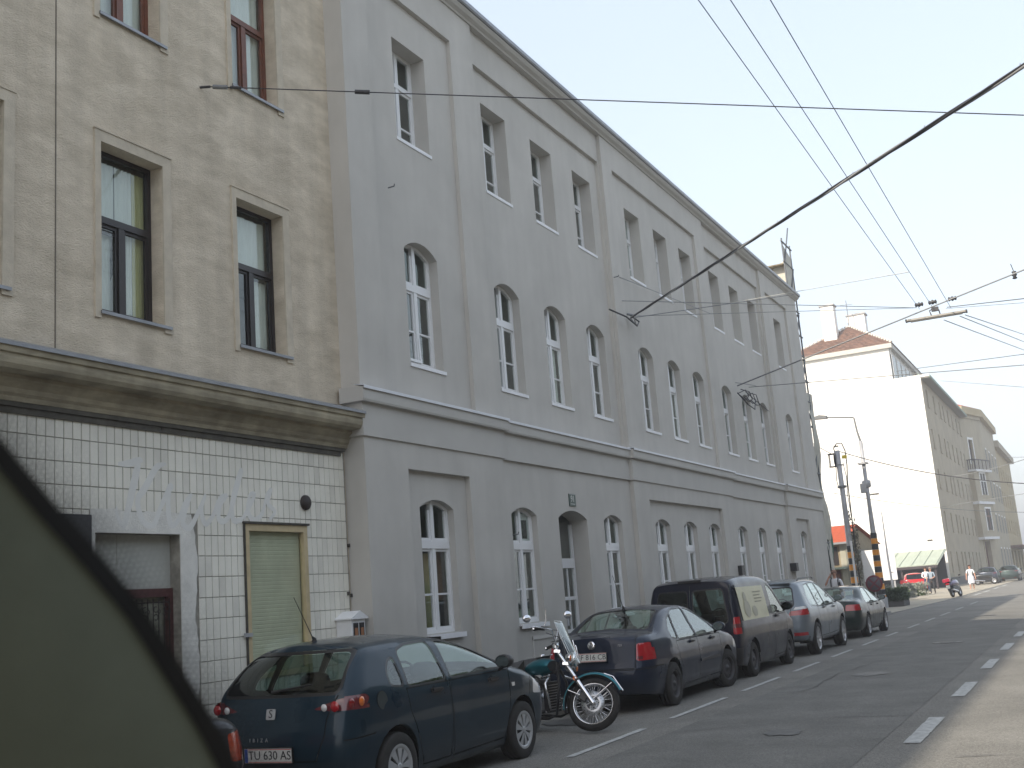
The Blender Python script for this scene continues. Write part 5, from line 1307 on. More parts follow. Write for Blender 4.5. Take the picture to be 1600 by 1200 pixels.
def wheel_meshes(rad, wd, style):
    tr = rad; rr = rad * {'cap': .66, 'steel': .63, 'alloy5': .70, 'alloyY': .70}[style]
    T = MB(); h = wd / 2
    T.lathe([(rr * .97, -h * .9), (rr, -h), (rr + .02, -h * 1.02), (tr * .93, -h * .98), (tr * .985, -h * .86), (tr, -h * .6), (tr, -h * .3), (tr - .006, -h * .28), (tr - .006, -h * .24), (tr, -h * .22), (tr, h * .22), (tr - .006, h * .24), (tr - .006, h * .28), (tr, h * .3), (tr, h * .6), (tr * .985, h * .86), (tr * .93, h * .98), (rr + .02, h * 1.02), (rr, h), (rr * .97, h * .9)], 40, 'x', (0, 0, 0), black_rubber)
    M = MB(); mm = {'cap': hubcap_mat, 'steel': steel_dark, 'alloy5': alloy, 'alloyY': alloy}[style]
    M.lathe([(rr * .97, h * .9), (rr, h * .97), (rr * .95, h * .96), (rr * .90, h * .80), (rr * .88, h * .3), (rr * .88, -h * .8), (rr * .97, -h * .9)], 36, 'x', (0, 0, 0), mm)
    M.lathe([(rr * .88, -h * .2), (.001, -h * .2)], 24, 'x', (0, 0, 0), trim_black)
    ns = {'cap': 9, 'steel': 0, 'alloy5': 5, 'alloyY': 7}[style]
    if style == 'cap':
        M.lathe([(.001, h * .97), (rr * .10, h * .97), (rr * .18, h * .93), (rr * .2, h * .85)], 20, 'x', (0, 0, 0), mm)
        M.lathe([(rr * .99, h * .99), (rr * .9, h * 1.0), (rr * .82, h * .9), (rr * .80, h * .8)], 36, 'x', (0, 0, 0), mm)
        for k in range(ns):
            a = 2 * math.pi * k / ns
            def pt(r, da, x): return (x, r * math.cos(a + da), r * math.sin(a + da))
            w1, w2 = .36, .235
            q = [pt(rr * .14, -w1, h * .9), pt(rr * .14, w1, h * .9), pt(rr * .5, .23, h * .93), pt(rr * .86, w2, h * .90), pt(rr * .86, -w2, h * .90), pt(rr * .5, -.23, h * .93)]
            M.face(q, mm)
            for u, v in zip(q[1:4], q[2:4] + [q[4]]): M.face([u, v, (v[0] - .02, v[1], v[2]), (u[0] - .02, u[1], u[2])], mm)
    elif style == 'steel':
        M.lathe([(rr * .86, h * .4), (rr * .7, h * .55), (rr * .55, h * .75), (rr * .42, h * .62), (rr * .3, h * .68), (rr * .18, h * .72), (rr * .16, h * .95), (.001, h * .96)], 30, 'x', (0, 0, 0), mm)
        for k in range(12):
            a = 2 * math.pi * k / 12; c = Vector((h * .52, rr * .70 * math.cos(a), rr * .70 * math.sin(a)))
            M.face([(c.x + .004, c.y + .018 * math.cos(a + b) , c.z + .018 * math.sin(a + b)) for b in [math.pi * 2 * j / 8 for j in range(8)]], trim_black)
    else:
        M.lathe([(rr * .2, h * .2), (rr * .2, h * .72), (rr * .16, h * .8), (.001, h * .8)], 20, 'x', (0, 0, 0), mm)
        for k in range(ns):
            a = 2 * math.pi * k / ns
            for da, br in (((-.16, 0), (.16, 0)) if style == 'alloy5' else ((-.13, .1), (.13, -.1))):
                def pt(r, t, x): return (x, r * math.cos(a + t), r * math.sin(a + t))
                wq = .07
                A_ = [pt(rr * .17, da * .4 - .22, h * .74), pt(rr * .17, da * .4 + .22, h * .74), pt(rr * .92, da + wq, h * .86), pt(rr * .92, da - wq, h * .86)]
                M.face(A_, mm)
                for u, v in ((A_[1], A_[2]), (A_[3], A_[0])): M.face([u, v, (v[0] - .035, v[1], v[2]), (u[0] - .035, u[1], u[2])], mm)
        M.lathe([(rr * .74, h * -.1), (rr * .30, -h * .1)], 24, 'x', (0, 0, 0), steel_dark)
    return T.mesh('tyre'), M.mesh('rim')
WH = {}
def add_wheels(root, sp, names=None):
    key = (sp['wr'], sp['ww'], sp['wstyle'])
    if key not in WH: WH[key] = wheel_meshes(*key)
    T, M = WH[key]; tw = sp['track'] / 2
    for y in sp['axles']:
        for sd in (1, -1):
            st = sp.get('steer', 0) if y == max(sp['axles']) else 0
            wl = bpy.data.objects.new('wheel', None); COL.objects.link(wl); wl.parent = root; wl.location = (sd * tw, y, sp['wr'] - .008); wl.rotation_euler = (0, 0, (0 if sd > 0 else math.pi) + st)
            rx = random.uniform(0, 6) if False else y * 3.1
            link('tyre', T, wl, None, (rx, 0, 0)); link('rim', M, wl, None, (rx, 0, 0))
        # dark arch liner
    for y in sp['axles']:
        for sd in (1, -1):
            g = MB(); n = 14; Ra = sp['arch'] + .0; w0, w1 = tw - sp['ww'] / 2 - .12, sp['W'] * .955
            rows = [[(sd * x, y + Ra * math.cos(math.pi * k / n), sp['wr'] + Ra * math.sin(math.pi * k / n)) for x in (w0, w1)] for k in range(-1, n + 2)]
            g.grid(rows, trim_black); g.face([(sd * w0, y + Ra * math.cos(math.pi * k / n), sp['wr'] + Ra * math.sin(math.pi * k / n)) for k in range(n + 1)], trim_black)
            g.build('wheel_arch_liner', root)

def build_car(name, label, cat, loc, sp, bodym, rz=0, group=None, detail=True):
    root = thing(name, label, cat, loc, rz, group)
    sh = Shell(sp, ns=sp.get('ns', 52)); ww = {}
    Wd = sp['W']
    # wheel arches
    for y in sp['axles']:
        for pr in ('s+', 's-'): sh.delete(circ(y, sp['wr'] + .01, sp['arch']), pr)
        sg = [(-Wd - .1, y - sp['arch']), (-.52, y - sp['arch']), (-.52, y + sp['arch']), (-Wd - .1, y + sp['arch'])]
        sh.delete(sg, 'under'); sh.delete([(-x, z) for x, z in sg][::-1], 'under')
    names = {}
    i = 0
    # side windows
    for poly in sp['side_windows']:
        rp = rpoly(poly, sp.get('wr_r', .045), 3)
        for pr in ('s+', 's-'):
            kk = f'wr{i}'; sh.mark(grow(rp, .022), pr, kk, trim_black, -.002, only=[0]); names[kk] = ('window_rubber', None)
            k = f'win{i}'; i += 1; sh.mark(rp, pr, k, car_glass if sp.get('glassm') is None else sp['glassm'], -.009); names[k] = ('side_window', None)
    if sp.get('rear_window'):
        rp = rpoly(sp['rear_window'], .07, 4); pr = sp.get('rw_proj', 'rear')
        sh.mark(grow(rp, .028), pr, 'rear_rubber', trim_black, -.002, only=[0]); sh.mark(rp, pr, 'rear_window', sp.get('rear_glass', car_glass), -.008)
        names['rear_rubber'] = ('window_rubber', None)
    for kx, poly in enumerate(sp.get('rear_windows2', [])):
        rp = rpoly(poly, .06, 3); sh.mark(grow(rp, .025), 'rear', f'rr{kx}', trim_black, -.002); names[f'rr{kx}'] = ('window_rubber', None); sh.mark(rp, 'rear', f'rw{kx}', sp.get('rear_glass', car_glass), -.008); names[f'rw{kx}'] = ('rear_window', None)
    if sp.get('windscreen'):
        rp = rpoly(sp['windscreen'], .07, 3); pr = sp.get('ws_proj', 'top')
        sh.mark(rp, pr, 'windscreen', car_glass, -.004)
    # lamps
    for k, m, prj, poly in sp.get('lamps', []):
        sd_ = '#r' if (prj == 's+' or (prj in ('rear', 'front') and sum(q[0] for q in poly) > 0)) else '#l'
        sh.mark(poly, prj, k + sd_, m, sp.get('lamp_push', -.002)); names[k + sd_] = (k, None)
    for k, m, prj, poly in sp.get('trims', []):
        sh.mark(poly, prj, k, m, .002); names[k] = (k.split('#')[0], None)
    # doors: regions bounded by gaps
    for di, (poly) in enumerate(sp.get('doors', [])):
        for pr in ('s+', 's-'):
            if pr == 's+' and not sp.get('noseam'): sh.seam(poly + [poly[0]], pr, name='seam_side')
            sh.mark(poly, pr, f'door{di}{pr}', bodym, 0, do_cut=False, only=[0]); names[f'door{di}{pr}'] = ('door', None)
    names['seam_side'] = ('panel_gap', None); names['seam_rear'] = ('panel_gap', None)
    for pts in ([] if sp.get('noseam') else sp.get('seams_rear', [])): sh.seam(pts, 'rear', name='seam_rear')
    for pts in ([] if sp.get('noseam') else sp.get('seams_side', [])):
        for pr in ('s+',): sh.seam(pts, pr, name='seam_side')
    P = sh.P; cache = []
    def surf(y, z, side=1):
        """point on the side surface by search"""
        if not cache:
            for a in range(41):
                for b in range(25): cache.append((a / 40, b / 24, P(a / 40, b / 24, 1)))
        _, sv, v = min((((p.y - y) ** 2 + (p.z - z) ** 2), a, b) for a, b, p in cache); st = .0125
        for _k in range(7):
            _, sv, v = min(((q.y - y) ** 2 + (q.z - z) ** 2, a, b) for a, b, q in ((a, b, P(a, b, 1)) for a in (max(0, sv - st), sv, min(1, sv + st)) for b in (max(0, v - st), v, min(1, v + st)))); st *= .6
        q = P(sv, v, 1); return Vector((q.x * side, q.y, q.z))
    objs = sh.finish(root, names, bodym)
    # handles
    hm = sp.get('handle_mat', bodym); dk = [k for k in objs if isinstance(k, str) and k.startswith('door')]
    for (y, z) in sp.get('handles', []):
        for sd in (1, -1):
            p = surf(y, z, sd)
            g = MB(); g.prism(rpoly([(-.10, -.02), (.10, -.022), (.10, .018), (-.10, .022)], .015, 2), 'x', -.004, .012, hm); g.lathe([(.035, -.002), (.03, .004)], 12, 'x', (0, -.03, .01), seam_mat); g.prism([(-.09, -.008), (.09, -.010), (.09, .014), (-.09, .018)], 'x', .012, .034, hm)
            par = objs.get(f"door{0 if y > sp['L'] * .5 or len(sp['doors']) == 1 else 1}{'s+' if sd > 0 else 's-'}", root)
            o = g.build('handle', par, (p.x, y, z), (0, 0, 0 if sd > 0 else math.pi))
    # mirrors
    if sp.get('mirror'):
        y, z, s_ = sp['mirror']
        for sd in (1, -1):
            p = surf(y, z - .04, sd)
            g = MB(); g.lathe([(.001, .06), (.045, .05), (.075, .02), (.085, -.02), (.082, -.05), (.06, -.055)], 16, 'y', (0, 0, 0), sp.get('mirror_mat', bodym))
            v = [Vector(q) for q in g.v]; g.v = [(q.x * 1.15 * s_, q.y * 1.2, q.z * .80 * s_) for q in v]
            o = g.build('mirror', root, (p.x + sd * .15, y - .02, z + .035), (R(0), 0, R(-8) * sd))
            g = MB(); g.lathe([(.072, -.067), (.001, -.067)], 16, 'y', (0, 0, 0), mirror_dark); v = g.v; g.v = [(q[0] * 1.15 * s_, q[1], q[2] * .8 * s_) for q in v]; g.build('mirror_glass', o)
            g = MB(); g.tube([(0, 0, -.03), (-sd * .12, .04, -.09)], .02, 6, black_plastic); g.build('mirror_arm', o)
    # plate
    if sp.get('plate'):
        px, py, pz, txt, tilt = sp['plate']
        o = MB().box(-.26, .26, -.012, 0, -.06, .06, plate_white).box(-.27, .27, -.010, .003, -.07, .07, trim_black).build('number_plate', root, (px, py, pz), (R(tilt), 0, 0))
        if txt:
            tm = text_mesh(txt, .105, plate_ink, .001); link('plate_text', tm, o, (.02, -.0135, 0), (R(90), 0, 0))
            MB().box(-.258, -.222, -.0125, -.0122, -.058, .058, plate_blue).box(-.22, .258, -.0125, -.0122, .050, .056, plate_red).box(-.22, .258, -.0125, -.0122, -.056, -.050, plate_red).build('plate_band', o)
    add_wheels(root, sp)
    # simple interior: floor, seats, dashboard, steering wheel
    if detail:
        L = sp['L']; sy = sp['seat_y']; H = sp['seat_h']
        g = MB(); g.box(-.6, .6, sp['axles'][0] + .1, sp['axles'][1] - .25, .28, .34, trim_black); g.build('floor_pan', root)
        for (y, xs) in ((sy, (-.37, .37)), (sy - .85, (-.37, .37))):
            for x in xs:
                g = MB(); g.prism(rpoly([(-.22, 0), (.3, -.02), (.3, .14), (-.1, .16), (-.22, .62), (-.34, .62), (-.28, .1)], .05, 2), 'x', -.25, .25, seat_cloth)
                g.build('seat', root, (x, y, .32), None, .03)
                g = MB(); g.lathe([(.001, -.13), (.08, -.125), (.10, -.07), (.10, .07), (.08, .125), (.001, .13)], 14, 'x', (0, 0, 0), seat_cloth); g.build('headrest', root, (x, y - .31, .32 + .72), (0, 0, 0))
        g = MB(); g.box(-.68, .68, sp['dash_y'], sp['dash_y'] + .35, .62, H, trim_black); g.build('dashboard', root, None, None, .03)
        g = MB(); g.tube([(-.37 + .19 * math.cos(R(a)), sp['dash_y'] - .12 + .05 * math.sin(R(a)), H - .02 + .18 * math.sin(R(a))) for a in range(0, 361, 20)], .016, 6, trim_black); g.tube([(-.56, sp['dash_y'] - .12, H - .02), (-.18, sp['dash_y'] - .12, H - .02)], .014, 5, trim_black); g.build('steering_wheel', root)
        g = MB(); g.box(-.11, .11, -.01, .01, -.03, .03, trim_black); g.build('inner_mirror', root, (0, sp['dash_y'] - .02, H + .38))
    return root, objs, surf

def antenna(root, p, length=.55, ang=-38, dx=0):
    d = Vector((dx, -math.sin(R(-ang)) * 1, math.cos(R(ang)))).normalized() * length
    g = MB(); g.tube([(0, 0, -.01), (0, 0, .02), d * .10], [.03, .02, .008], 8, black_plastic); g.tube([d * .08, d], [.005, .003], 5, black_plastic); g.build('antenna', root, p)

# ---- small dark blue-green hatchback -------------------------------------------------
blue_green = paint('paint_blue_green', (.009, .026, .042), .2, (.05, .06, .06))
spI = dict(L=3.97, W=.85, wr=.305, ww=.19, wstyle='cap', track=1.50, axles=(.70, 3.16), arch=.352,
    yr=[(.18, .14), (.30, .06), (.45, .0), (.62, .0), (.80, .035), (.92, .06), (1.03, .10), (1.15, .20), (1.28, .34), (1.38, .47)],
    yf=[(.18, 3.85), (.35, 3.95), (.50, 3.97), (.62, 3.93), (.75, 3.84), (.90, 3.62), (1.4, 3.2)],
    top=[(.47, 1.375), (.75, 1.405), (1.2, 1.415), (1.7, 1.395), (2.1, 1.335), (2.45, 1.225), (2.8, 1.09), (3.02, 1.01), (3.3, .945), (3.6, .85), (3.82, .72)],
    bot=[(0, .24), (.1, .19), (.5, .17), (.9, .18), (1, .22)],
    wz=[(.17, .90), (.3, .955), (.45, .985), (.62, 1.0), (.80, .99), (.92, .97), (1.0, .945), (1.08, .905), (1.2, .83), (1.33, .745), (1.42, .68)],
    wp=[(0, .93), (.3, .98), (.7, 1.0), (2, .985), (3.2, 1.0), (3.7, .96), (3.97, .86)],
    rear_window=[(-.64, 1.02), (.64, 1.02), (.56, 1.345), (-.56, 1.345)], rear_glass=dark_glass,
    windscreen=[(-.62, 3.02), (.62, 3.02), (.46, 2.08), (-.46, 2.08)],
    handles=[(1.42, .90), (2.55, .89)], mirror=(2.66, 1.03, 1.05), mirror_mat=black_plastic, plate=(.0, -.088, .52, 'TU 630 AS', 2), seat_y=2.25, seat_h=.95, dash_y=2.75, handle_mat=black_plastic, crown=.05, rt=.13, rx=.10, ce=.15)
spI['side_windows'] = [[(2.80, 1.01), (2.70, 1.08), (2.38, 1.225), (2.02, 1.325), (1.78, 1.35), (1.74, .99)],
                       [(1.64, .985), (1.62, 1.355), (1.22, 1.345), (1.02, 1.30), (.96, .98)],
                       [(.88, .995), (.90, 1.25), (.80, 1.22), (.70, 1.12), (.68, 1.02)]]
spI['doors'] = [[(2.92, .965), (2.88, .60), (2.78, .27), (1.72, .25), (1.70, .60), (1.70, .96)], [(1.68, .96), (1.67, .25), (1.16, .25), (1.05, .52), (.93, .76), (.91, .96)]]
lp = rpoly([(-.1, .855), (.27, .885), (.335, .95), (.29, .985), (-.1, .975)], .03, 2)
spI['lamps'] = [('tail_light', pink_lens, 's+', lp), ('tail_light', pink_lens, 's-', lp),
                ('tail_light', pink_lens, 'rear', rpoly([(.42, .885), (.62, .862), (.9, .865), (.9, .975), (.66, .965)], .03, 2)), ('tail_light', pink_lens, 'rear', rpoly([(-.9, .865), (-.62, .862), (-.42, .885), (-.66, .965), (-.9, .975)], .03, 2)),
                ('headlight', clear_lens, 's+', rpoly([(3.45, .66), (3.88, .62), (3.77, .80), (3.5, .82)], .03, 2)), ('headlight', clear_lens, 's-', rpoly([(3.45, .66), (3.88, .62), (3.77, .80), (3.5, .82)], .03, 2)),
                ('reflector', red_dim, 'rear', [(.42, .30), (.62, .30), (.62, .335), (.42, .335)]), ('reflector', red_dim, 'rear', [(-.62, .30), (-.42, .30), (-.42, .335), (-.62, .335)])]
spI['seams_rear'] = [[(-.64, .99), (-.56, .80), (-.55, .66), (-.47, .46), (.47, .46), (.55, .66), (.56, .80), (.64, .99)]]
spI['seams_side'] = [[(2.92, .965), (3.02, .99)], [(3.42, .84), (3.36, .66)], [(.03, .62), (.35, .64)]]
IB, ob, surf = build_car('blue_hatchback', 'dark blue green small hatchback with silver hubcaps parked before the tiled wall', 'car', (-6.66, 8.03, 0), spI, blue_green, 0, None)
# round lamp units inside the clear tail lamps
for sd in (1, -1):
    for (y, x, z, r_, m_) in ((.10, .545, .898, .032, clear_lens), (.09, .66, .905, .045, red_lens), (.13, .80, .915, .045, red_dim), (.22, .83, .925, .042, amber_lens)):
        p = surf(y, z, sd) if x > .7 else Vector((sd * x, .0, z)); 
        if x <= .7: yy = -.0; 
        MB().lathe([(.001, -.012), (r_ * .7, -.010), (r_, 0)], 14, 'y' if x <= .7 else 'x', (0, 0, 0), m_).build('lamp_unit', IB, (p.x + (sd * .004 if x > .7 else 0), (p.y if x > .7 else .008 + .0), z), (0, 0, math.pi if (sd > 0 and x > .7) else 0))
MB().tube([(0, 0, 0), (.10, -.03, .02), (.46, -.02, .06)], [.022, .012, .008], 6, black_plastic).build('rear_wiper', IB, (-.06, .065, 1.035))
antenna(IB, (.0, .62, 1.452), .50, -34)
g = MB(); g.prism(rpoly([(-.05, -.045), (.05, -.045), (.05, .045), (-.05, .045)], .012, 2), 'y', -.008, 0, hubcap_mat); em = g.build('emblem', IB, (-.0, -.035, .86), (R(-12), 0, 0))
link('emblem_letter', text_mesh('S', .10, trim_black, .001), em, (0, -.0095, 0), (R(90), 0, 0))
link('lettering', text_mesh('I  B  I  Z  A', .045, alloy, .002), IB, (-.12, -.072, .645), (R(88), 0, 0))
MB().prism(circ(0, 0, .085, 20), 'x', 0, .004, seam_mat).prism(circ(0, 0, .080, 20), 'x', .0, .007, blue_green).build('fuel_flap', IB, (surf(.50, .90, 1).x - .003, .50, .90), (0, R(-5), 0))
for sd in (1, -1): MB().prism([(-.03, -.02), (.03, -.02), (.03, .02), (-.03, .02)], 'x', -.002, .006, amber_lens if sd < 0 else clear_lens).build('side_repeater', IB, (surf(3.12 - .35, .78, sd).x, 2.98, .80))

# ---- dark blue saloon -------------------------------------------------
navy = paint('paint_navy', (.009, .016, .036), .1)
spP = dict(L=4.66, W=.872, wr=.315, ww=.195, wstyle='steel', track=1.53, axles=(1.02, 3.72), arch=.365, steer=R(-14),
    yr=[(.18, .12), (.30, .05), (.45, .0), (.60, .01), (.70, .05), (.85, .08), (.98, .10), (1.06, .14)],
    yf=[(.18, 4.52), (.35, 4.64), (.50, 4.66), (.62, 4.63), (.75, 4.50), (.95, 4.2), (1.5, 4.0)],
    top=[(.14, 1.03), (.40, 1.07), (.68, 1.09), (.95, 1.20), (1.30, 1.345), (1.7, 1.415), (2.2, 1.425), (2.6, 1.38), (3.0, 1.22), (3.4, 1.03), (3.6, .955), (4.0, .89), (4.3, .81), (4.5, .70)],
    bot=[(0, .26), (.1, .20), (.5, .18), (.9, .19), (1, .24)],
    wz=[(.17, .90), (.3, .955), (.45, .985), (.60, 1.0), (.78, .99), (.92, .96), (.99, .935), (1.08, .88), (1.2, .81), (1.35, .73), (1.45, .67)],
    wp=[(0, .88), (.35, .96), (1.0, 1.0), (2.4, .985), (3.7, 1.0), (4.3, .97), (4.66, .86)], ce=.16,
    rear_window=[(-.58, .76), (.58, .76), (.50, 1.42), (-.50, 1.42)], rw_proj='top', windscreen=[(-.66, 3.52), (.66, 3.52), (.50, 2.62), (-.50, 2.62)],
    handles=[(1.95, .86), (2.98, .85)], mirror=(3.08, .99, 1.1), plate=(-.02, -.045, .80, 'GF 816 CB', -8), seat_y=2.75, seat_h=.92, dash_y=3.25, crown=.035, cr=.09, rt=.09)
spP['side_windows'] = [[(3.28, .95), (3.10, 1.09), (2.82, 1.24), (2.50, 1.345), (2.32, 1.37), (2.32, .94)], [(2.24, .94), (2.24, 1.375), (1.80, 1.37), (1.62, 1.33), (1.42, .94)], [(1.36, .95), (1.55, 1.30), (1.34, 1.22), (1.16, 1.08), (1.14, .98)]]
spP['doors'] = [[(3.42, .91), (3.38, .60), (3.28, .28), (2.28, .26), (2.28, .91)], [(2.255, .91), (2.255, .26), (1.58, .26), (1.44, .50), (1.30, .70), (1.28, .91)]]
spP['lamps'] = [(k, red_lens, s_, p) for k, s_, p in (('tail_light', 's+', rpoly([(-.1, .72), (.27, .74), (.31, .96), (-.1, .96)], .03, 2)), ('tail_light', 's-', rpoly([(-.1, .72), (.27, .74), (.31, .96), (-.1, .96)], .03, 2)), ('tail_light', 'rear', rpoly([(.645, .72), (1, .72), (1, .96), (.645, .955)], .03, 2)), ('tail_light', 'rear', rpoly([(-1, .72), (-.645, .72), (-.645, .955), (-1, .96)], .03, 2)))]
spP['lamps'] += [('reverse_light', pink_lens, 'rear', [(.655, .735), (.73, .735), (.73, .78), (.655, .78)]), ('headlight', clear_lens, 's+', rpoly([(4.1, .62), (4.6, .60), (4.45, .78), (4.15, .78)], .03, 2)), ('headlight', clear_lens, 's-', rpoly([(4.1, .62), (4.6, .60), (4.45, .78), (4.15, .78)], .03, 2))]
spP['seams_rear'] = [[(-.62, 1.05), (-.635, .95), (-.635, .62), (.635, .62), (.635, .95), (.62, 1.05)], [(-.86, .60), (.86, .60)]]
spP['seams_side'] = [[(.02, .62), (.62, .62)]]
PS, ob, surf = build_car('navy_saloon', 'dark navy saloon with big red tail lights parked behind the motorcycle', 'car', (-6.64, 15.05, 0), spP, navy)
antenna(PS, (-.02, 1.42, 1.425), .62, -32)
g = MB(); g.lathe([(.001, -.012), (.035, -.012), (.055, -.008), (.06, 0)], 20, 'y', (0, 0, 0), chrome); em = g.build('emblem', PS, (0, -.005, .965), (R(-10), 0, 0))
link('emblem_letter', text_mesh('W', .07, trim_black, .001), em, (0, -.013, -.012), (R(90), 0, 0)); link('emblem_letter', text_mesh('V', .05, trim_black, .001), em, (0, -.0135, .022), (R(90), 0, 0))
link('lettering', text_mesh('TDI', .045, alloy, .002), PS, (.42, .045, .945), (R(80), 0, 0))
for sd in (1, -1): MB().prism([(-.52, -.02), (.48, -.02), (.48, .02), (-.52, .02)], 'x', 0, .012, navy).build('rub_strip', PS, (surf(2.8, .55, sd).x, 2.8, .55), (0, 0, 0 if sd > 0 else math.pi)); 

# ---- dark panel van -------------------------------------------------
vanp = paint('paint_van_blue', (.007, .009, .022), .08)
spV = dict(L=4.40, W=.90, wr=.315, ww=.195, wstyle='steel', track=1.53, axles=(.86, 3.54), arch=.37,
    yr=[(.20, .08), (.35, .02), (.5, .0), (.7, .02), (.95, .03), (1.2, .06), (1.5, .11), (1.72, .18)],
    yf=[(.2, 4.28), (.4, 4.39), (.55, 4.40), (.7, 4.33), (.85, 4.2), (1.1, 4.0), (1.8, 3.6)],
    top=[(.18, 1.74), (.5, 1.79), (1.2, 1.82), (2.0, 1.81), (2.5, 1.76), (2.8, 1.62), (3.2, 1.30), (3.45, 1.12), (3.7, 1.03), (4.0, .93), (4.25, .78)],
    bot=[(0, .26), (.1, .21), (.5, .19), (.9, .2), (1, .25)],
    wz=[(.19, .92), (.35, .965), (.5, .99), (.8, 1.0), (1.0, .985), (1.15, .96), (1.4, .92), (1.65, .87), (1.83, .82)],
    wp=[(0, .975), (.3, .995), (1, 1.0), (3.4, 1.0), (4.0, .965), (4.4, .84)], cr=.035, ce=.05, rt=.12, rx=.09, crown=.03,
    rear_window=None, windscreen=[(-.68, 3.42), (.68, 3.42), (.56, 2.65), (-.56, 2.65)],
    handles=[(2.62, 1.0)], mirror=(3.10, 1.14, 1.25), mirror_mat=black_plastic, plate=(-.36, -.02, .62, None, -2), seat_y=2.45, seat_h=1.05, dash_y=3.05, wr_r=.06, rear_glass=dark_glass)
spV['side_windows'] = [[(3.32, 1.08), (2.98, 1.34), (2.72, 1.54), (2.52, 1.62), (2.42, 1.63), (2.42, 1.06)]]
spV['rear_windows2'] = [[(-.68, 1.02), (-.06, 1.02), (-.06, 1.60), (-.60, 1.60)], [(.06, 1.02), (.68, 1.02), (.60, 1.60), (.06, 1.60)]]
spV['doors'] = [[(3.40, 1.04), (3.34, .60), (3.15, .28), (2.36, .26), (2.36, 1.02)]]
spV['lamps'] = [('tail_light', red_lens, 's+', rpoly([(-.1, .80), (.15, .80), (.17, 1.10), (-.1, 1.10)], .03, 2)), ('tail_light', red_lens, 's-', rpoly([(-.1, .80), (.15, .80), (.17, 1.10), (-.1, 1.10)], .03, 2)), ('tail_light', red_lens, 'rear', rpoly([(.76, .80), (1, .80), (1, 1.10), (.78, 1.10)], .03, 2)), ('tail_light', red_lens, 'rear', rpoly([(-1, .80), (-.76, .80), (-.78, 1.10), (-1, 1.10)], .03, 2)),
    ('indicator', pink_lens, 's+', [(-.1, .91), (.16, .91), (.16, .98), (-.1, .98)]), ('indicator', pink_lens, 'rear', [(.76, .91), (1, .91), (1, .98), (.76, .98)]), ('headlight', clear_lens, 's+', rpoly([(3.95, .66), (4.36, .64), (4.2, .86), (4.0, .86)], .03, 2)), ('headlight', clear_lens, 's-', rpoly([(3.95, .66), (4.36, .64), (4.2, .86), (4.0, .86)], .03, 2))]
spV['trims'] = [('rear_bumper', black_plastic, 'rear', [(-1, .24), (1, .24), (1, .56), (-1, .56)])]
spV['seams_rear'] = [[(-.73, 1.68), (-.74, .58), (.74, .58), (.73, 1.68)], [(0, .58), (0, 1.7)]]
spV['seams_side'] = [[(.40, .30), (.40, .28)]]
VN, ob, surf = build_car('dark_panel_van', 'dark blue panel van with a pale picture panel on its side', 'van', (-6.70, 19.75, 0), spV, vanp)
# picture panel on the side (muted sepia print), follows the body side
pic = bpy.data.materials.new('printed_panel'); pic.use_nodes = True; n_ = pic.node_tree; b_ = n_.nodes['Principled BSDF']; b_.inputs['Roughness'].default_value = .25
geo_ = n_.nodes.new('ShaderNodeTexCoord'); no_ = n_.nodes.new('ShaderNodeTexNoise'); no_.inputs['Scale'].default_value = 2.6; no_.inputs['Detail'].default_value = 3
cr_ = n_.nodes.new('ShaderNodeValToRGB'); cr_.color_ramp.elements[0].position = .42; cr_.color_ramp.elements[0].color = (.16, .14, .07, 1); cr_.color_ramp.elements[1].position = .60; cr_.color_ramp.elements[1].color = (.50, .47, .28, 1)
n_.links.new(geo_.outputs['Object'], no_.inputs[0]); n_.links.new(no_.outputs[0], cr_.inputs[0]); n_.links.new(cr_.outputs[0], b_.inputs['Base Color'])
pale = mat('panel_print_pale', (.50, .48, .30), .3, noise=.1, scale=2); dim = mat('panel_print_dim', (.24, .23, .15), .3, noise=.25, scale=5)
g = MB(); rows = []
for z in [1.02 + .60 * k / 8 for k in range(9)]: rows.append([surf(y, z, 1) + Vector((.012, 0, 0)) for y in [.30 + 1.78 * k / 8 for k in range(9)]])
for i, z in enumerate([1.02 + .60 * k / 8 for k in range(9)]):
    for j, y in enumerate([.30 + 1.78 * k / 8 for k in range(9)]): rows[i][j] = Vector((rows[i][j].x, y, z))
g.grid(rows, pale); g.build('picture_panel', VN)
def onside(y, z, e=.02): p = surf(y, z, 1); return Vector((p.x + e, y, z))
g = MB()
for (yc, zc, ry, rz_) in ((.72, 1.22, .20, .16), (.70, 1.42, .10, .11), (1.18, 1.16, .16, .10)):
    c_ = onside(yc, zc, .018); e1 = onside(yc, zc + .1, .018) - onside(yc, zc - .1, .018); e1.normalize()
    g.face([c_ + Vector((0, ry * math.cos(a), 0)) + e1 * rz_ * math.sin(a) for a in [k * math.pi / 8 for k in range(16)]], dim)
for k in range(4): 
    a_ = onside(1.30, 1.50 - k * .06, .018); b2 = onside(1.85 - .1 * (k % 2), 1.50 - k * .06, .018); g.face([a_, b2, b2 + Vector((0, 0, .02)), a_ + Vector((0, 0, .02))], dim)
g.build('panel_print', VN)
MB().box(-.22, .22, .12, .17, 1.76, 1.80, black_plastic).build('high_brake_light', VN)
MB().box(-.15, .15, -.02, .03, .70, .78, black_plastic).build('tailgate_handle', VN)

